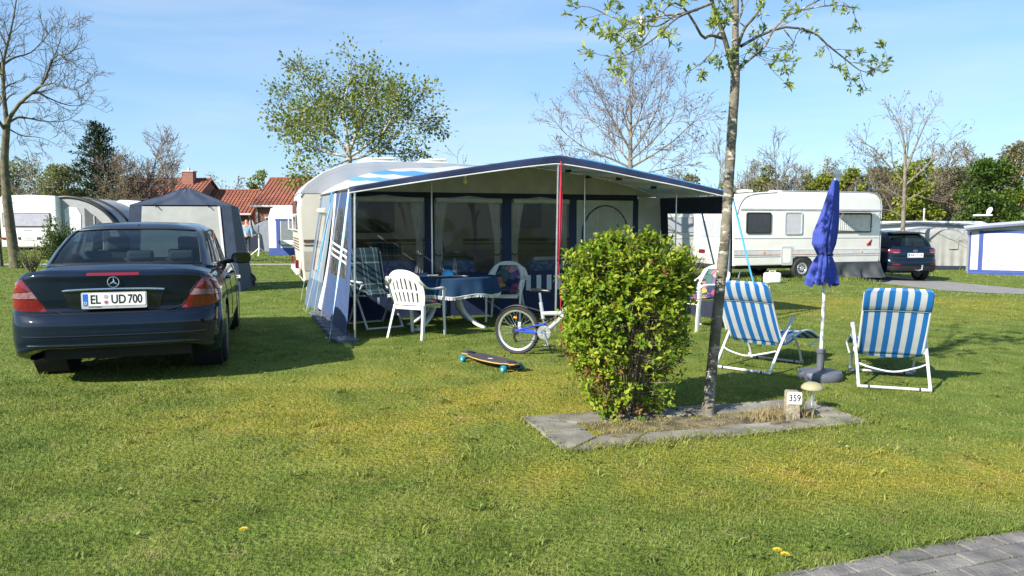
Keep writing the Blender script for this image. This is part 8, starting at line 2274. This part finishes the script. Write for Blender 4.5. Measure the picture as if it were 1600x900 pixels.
auto_tree(77, 366, 68, 274, 56, 'hazy_tree', 'small grey-green tree behind the low house wing, nearer the right-hand house', BARK_Y, [9, (2.4, 1.6, 40, .3, .1), (3, .9, 40, .2, .2)], (HAZE, .22, .5, 1, .1, 10, .6, 0), budget=1800, group=BG)
def leafy(seed, px, Y, py_top, wpx, label, leafm, size, n, name='leafy_tree', zlow=.15, bark=BARK_D, clump=26, depth=.8, aspect=.7):
    r_ = random.Random(seed); g_ = np.random.default_rng(seed); o = on(px, Y); H = at(px, py_top, Y).z - o.z; wr = wpx / FPX * Y / 2
    t = thing(name, label, 'tree', o, 0, BG)
    S = MB(); S.tube(spl([(0, 0, -.05), (r_.gauss(0, .1), 0, H * .4), (r_.gauss(0, .15), 0, H * .85)], 8), [H * .02 * (1 - i / 10) for i in range(9)], 8, caps=False)
    P, D = [], []
    for k in range(clump):
        z = zlow + (.98 - zlow) * r_.random() ** .8
        prof = math.sqrt(max(.02, 1 - ((z - .52) / .52) ** 2)) if z > .3 else .75 + .25 * z / .3
        a = r_.uniform(0, 6.283); q = r_.random() ** .5
        c = Vector((wr * prof * q * math.cos(a) * .82, wr * depth * prof * q * math.sin(a) * .82, H * z)); cr_ = min(wr, H) * r_.uniform(.16, .34)
        c.z = min(c.z, H - cr_ * .8)
        S.tube([(0, 0, c.z * .6), c * .6 + Vector((0, 0, c.z * .35)), c], [.05, .03, .01], 4, caps=False)
        m = int(n / clump * r_.uniform(.6, 1.4)); v = g_.normal(0, 1, (m, 3)); v /= np.linalg.norm(v, axis=1, keepdims=True)
        rad = cr_ * (1 - .55 * g_.random(m) ** 2)[:, None]
        P.append(np.array(c)[None] + v * rad * np.array([1, 1, .8])); D.append(v + np.array([0, 0, .3]))
    S.build('trunk', bark, t, smooth=180, recalc=False)
    leaves('crown', np.concatenate(P), np.concatenate(D), size, aspect, leafm, t, seed, jit=.7, droop=.1)
    return t
WILLOW = leaf_mat('willow leaf', [(0, (.11, .13, .03)), (.5, (.17, .185, .05)), (1, (.25, .25, .09))], .35)
leafy(81, 20, 60, 246, 120, 'hazy yellow-green willow behind the tall bare tree at the left edge', WILLOW, .26, 6500, aspect=.4, clump=70)
leafy(82, 98, 58, 258, 100, 'olive shrubby tree just left of the dark pine', WILLOW, .24, 6500, aspect=.4, clump=60)
leafy(83, 415, 66, 266, 56, 'round green treetop above the right-hand brick house roof', GREEN1, .25, 1500)
leafy(84, 1197, 56, 262, 76, 'olive green round shrub tree behind the roof of the white caravan', WILLOW, .24, 4200, clump=44)
leafy(85, 1290, 58, 272, 70, 'low yellow-green tree right behind the tip of the closed umbrella', GREEN3, .26, 1800)
leafy(86, 1325, 56, 262, 66, 'bright yellow-green tree beside the hooked street lamp', GREEN3, .26, 2200)
leafy(87, 1428, 52, 248, 96, 'bright green tree seen through the budding pale barked tree', GREEN3, .26, 3200, clump=36)
leafy(88, 1545, 46, 250, 104, 'dense round dark green tree above the blue trimmed awning', GREEN2, .22, 6500, clump=60, zlow=.08)
leafy(89, 1590, 60, 296, 90, 'green shrubby tree at the right edge, lower than its neighbours', GREEN3, .26, 2200)
leafy(90, 1478, 58, 262, 84, 'brown-green tree between the bright green and the dark green one', HAZE, .24, 5200, aspect=.45, clump=40)
leafy(91, 1375, 60, 262, 110, 'brownish spring tree behind the street lamp', HAZE, .24, 5200, aspect=.45, clump=40)
leafy(92, 1588, 62, 222, 90, 'tall brownish tree at the right edge behind the dark green tree', HAZE, .26, 5200, aspect=.45, clump=48)
leafy(93, 1075, 60, 276, 70, 'low olive tree behind the right slope of the awning roof', WILLOW, .28, 1500)
leafy(94, 1256, 62, 274, 50, 'small green tree between the bare tree and the umbrella tip', WILLOW, .26, 1300)
leafy(95, 1142, 60, 282, 60, 'low dark olive tree behind the young tree trunk', GREEN1, .26, 1300)
auto_tree(78, 1515, 64, 212, 76, 'bare_tree', 'tall grey bare tree rising behind the dense dark green tree', BARK_Y, FINE, budget=4000, group=BG, twig=BARK_Y)
auto_tree(79, 1462, 56, 222, 110, 'bare_tree', 'reddish brown budding tree behind the pale barked one', BARK_P, FINE, (HAZE, .16, .5, 1, .08, 12, .5, 0), budget=4000, group=BG, twig=BARK_P)
auto_tree(80, 1300, 62, 246, 90, 'bare_tree', 'hazy bare tree beyond the umbrella tip', BARK_Y, FINE, (HAZE, .18, .5, 1, .1, 13, .5, 0), budget=4000, group=BG, twig=BARK_Y)
auto_tree(96, 1560, 66, 235, 90, 'bare_tree', 'brown bare tree at the right edge, between two leafy ones', BARK_P, FINE, (HAZE, .18, .5, 1, .1, 14, .5, 0), budget=4000, group=BG, twig=BARK_P)
auto_tree(97, 1368, 58, 236, 96, 'bare_tree', 'fine twigged grey tree behind the hooked street lamp', BARK_Y, FINE, (HAZE, .16, .5, 1, .1, 15, .5, 0), budget=4000, group=BG, twig=BARK_Y)
auto_tree(111, 1165, 60, 250, 80, 'bare_tree', 'hazy bare tree between the young tree and the broad bare tree', BARK_Y, FINE, (HAZE, .16, .5, 1, .1, 21, .5, 0), budget=3000, group=BG, twig=BARK_Y)
auto_tree(112, 1252, 64, 246, 84, 'bare_tree', 'hazy bare tree between the broad bare tree and the umbrella tip', BARK_Y, FINE, (HAZE, .16, .5, 1, .1, 22, .5, 0), budget=3000, group=BG, twig=BARK_Y)
auto_tree(113, 1425, 62, 226, 100, 'bare_tree', 'brownish bare tree directly behind the pale barked budding tree', BARK_P, FINE, (HAZE, .16, .5, 1, .1, 23, .5, 0), budget=3000, group=BG, twig=BARK_P)
auto_tree(114, 1500, 60, 232, 80, 'bare_tree', 'olive bare tree just left of the dense dark green tree', BARK_Y, FINE, (WILLOW, .18, .5, 1, .12, 24, .5, 0), budget=3000, group=BG, twig=BARK_Y)
auto_tree(115, 1060, 58, 262, 70, 'bare_tree', 'low bare tree above the right slope of the awning roof', BARK_Y, FINE, (HAZE, .16, .5, 1, .1, 25, .5, 0), budget=2500, group=BG, twig=BARK_Y)
# dark pine
def pine():
    Y = 45; o = on(158, Y); H = at(158, 192, Y).z; t = thing('pine_tree', 'dark green pine with a ragged pointed top beside the chimney house', 'tree', o, 0, BG); r_ = random.Random(7); g_ = np.random.default_rng(7)
    S = MB(); S.tube([(0, 0, -.05), (.05, 0, H * .5), (0, 0, H * .98)], [.22, .13, .02], 8, caps=False); P, D = [], []
    for k in range(150):
        z = H * (.06 + .92 * (k / 150)); rad = 3.3 * (1 - (z / H)) ** .85 * r_.uniform(.5, 1.12) + .18; a = k * 2.4 + r_.uniform(-.5, .5)
        d = Vector((math.cos(a), math.sin(a), .18)); e_ = Vector((0, 0, z)) + d * rad
        e_.z += r_.uniform(-.1, .25)
        S.tube([(0, 0, z - .1), Vector((0, 0, z)) + d * rad * .5, e_], [.035, .022, .008], 4, caps=False)
        m = int(20 + 34 * rad)
        for _ in range(m):
            q = r_.random() ** .6; p = Vector((0, 0, z)).lerp(e_, q) + Vector((r_.gauss(0, .13), r_.gauss(0, .13), r_.gauss(0, .08))); P.append(tuple(p)); D.append((d.x * .7, d.y * .7, .7))
    S.build('trunk', BARK_D, t, smooth=180, recalc=False)
    leaves('crown', P, D, .24, .30, leaf_mat('pine needle', [(0, (.010, .026, .012)), (.6, (.022, .048, .018)), (1, (.055, .08, .03))], .1), t, 3, jit=.6)
pine()
auto_tree(98, 188, 42, 236, 92, 'bare_shrub', 'tangled brown bare shrub tree in front of the dark pine', BARK_P, [16, (4.4, 1.4, 45, .1, .06), (5, .8, 45, .1, .1), (5, .45, 45, .0, .2)], (HAZE, .10, .4, 1, .05, 16, .6, 0), budget=5500, trunk_frac=.12, zc=.45, group=BG, twig=mat('brown twigs', (.13, .095, .06), .9))
# far-off wood closing the horizon
g_ = np.random.default_rng(77); P, D = [], []
for k in range(520):
    x = g_.uniform(-75, 80); y = g_.uniform(86, 98); h = g_.uniform(2.2, 4.4) * (1.0 if abs(x + 5) > 22 else .75); c = np.array([x, y, h * .55]); m = 34
    v = g_.normal(0, 1, (m, 3)); v /= np.linalg.norm(v, axis=1, keepdims=True); P.append(c + v * np.array([1.7, 1.5, h * .5])); D.append(v)
o = leaves('distant_wood', np.concatenate(P), np.concatenate(D), .75, .7, leaf_mat('far leaf', [(0, (.09, .10, .04)), (.5, (.13, .145, .055)), (1, (.19, .18, .085))], .3), None, 5, jit=.7)
tag(o, 'far-off wood of mixed spring trees closing the horizon', 'wood', kind='stuff')

# --- shrubs by the left caravan and elsewhere
def shrub(seed, px, Y, py_top, wpx, label, leafm, size, n, name='shrub', twiggy=.0):
    r_ = random.Random(seed); g_ = np.random.default_rng(seed); o = on(px, Y); H = at(px, py_top, Y).z - o.z; wr = wpx / FPX * Y / 2
    t = thing(name, label, 'shrub', o, 0, 'shrubs between the pitches'); S = MB(); P, D = [], []
    for k in range(40):
        a = r_.uniform(0, 6.283); q = r_.random() ** .5; e_ = Vector((wr * q * math.cos(a), wr * q * math.sin(a), H * r_.uniform(.55, 1.0) * (1 - .35 * q * q)))
        S.tube(spl([(e_.x * .15, e_.y * .15, 0), (e_.x * .55, e_.y * .55, e_.z * .5), e_], 5), [.022 - .003 * i for i in range(6)], 4, caps=False)
        m = n // 40; f = g_.random(m) ** .6; base = np.outer(1 - f, (e_.x * .4, e_.y * .4, e_.z * .2)) + np.outer(f, e_); P.append(base + g_.normal(0, wr * .12, (m, 3))); D.append(g_.normal(0, 1, (m, 3)) + np.array([e_.x, e_.y, 1.0]))
    S.build('stems', BARK_G, t, smooth=180, recalc=False); Pa = np.concatenate(P); Pa[:, 2] = np.maximum(Pa[:, 2], .05); leaves('foliage', Pa, np.concatenate(D), size, .55, leafm, t, seed, jit=.4)
shrub(101, 88, 24, 334, 52, 'round dark green shrub between the far left caravan and the saloon roof', GREEN2, .085, 2600)
shrub(102, 46, 23, 372, 46, 'sparse olive shrub at the foot of the tall bare tree', GREEN1, .07, 420)
shrub(103, 104, 22, 388, 22, 'low yellow-green plant under the dark green shrub', GREEN3, .07, 400)
shrub(104, 1072, 18.5, 372, 66, 'twiggy shrub seen through the clear right side window of the awning', GREEN1, .06, 900)
shrub(105, 397, 46, 356, 26, 'brownish shrub by the wall of the right-hand brick house', HAZE, .14, 500)
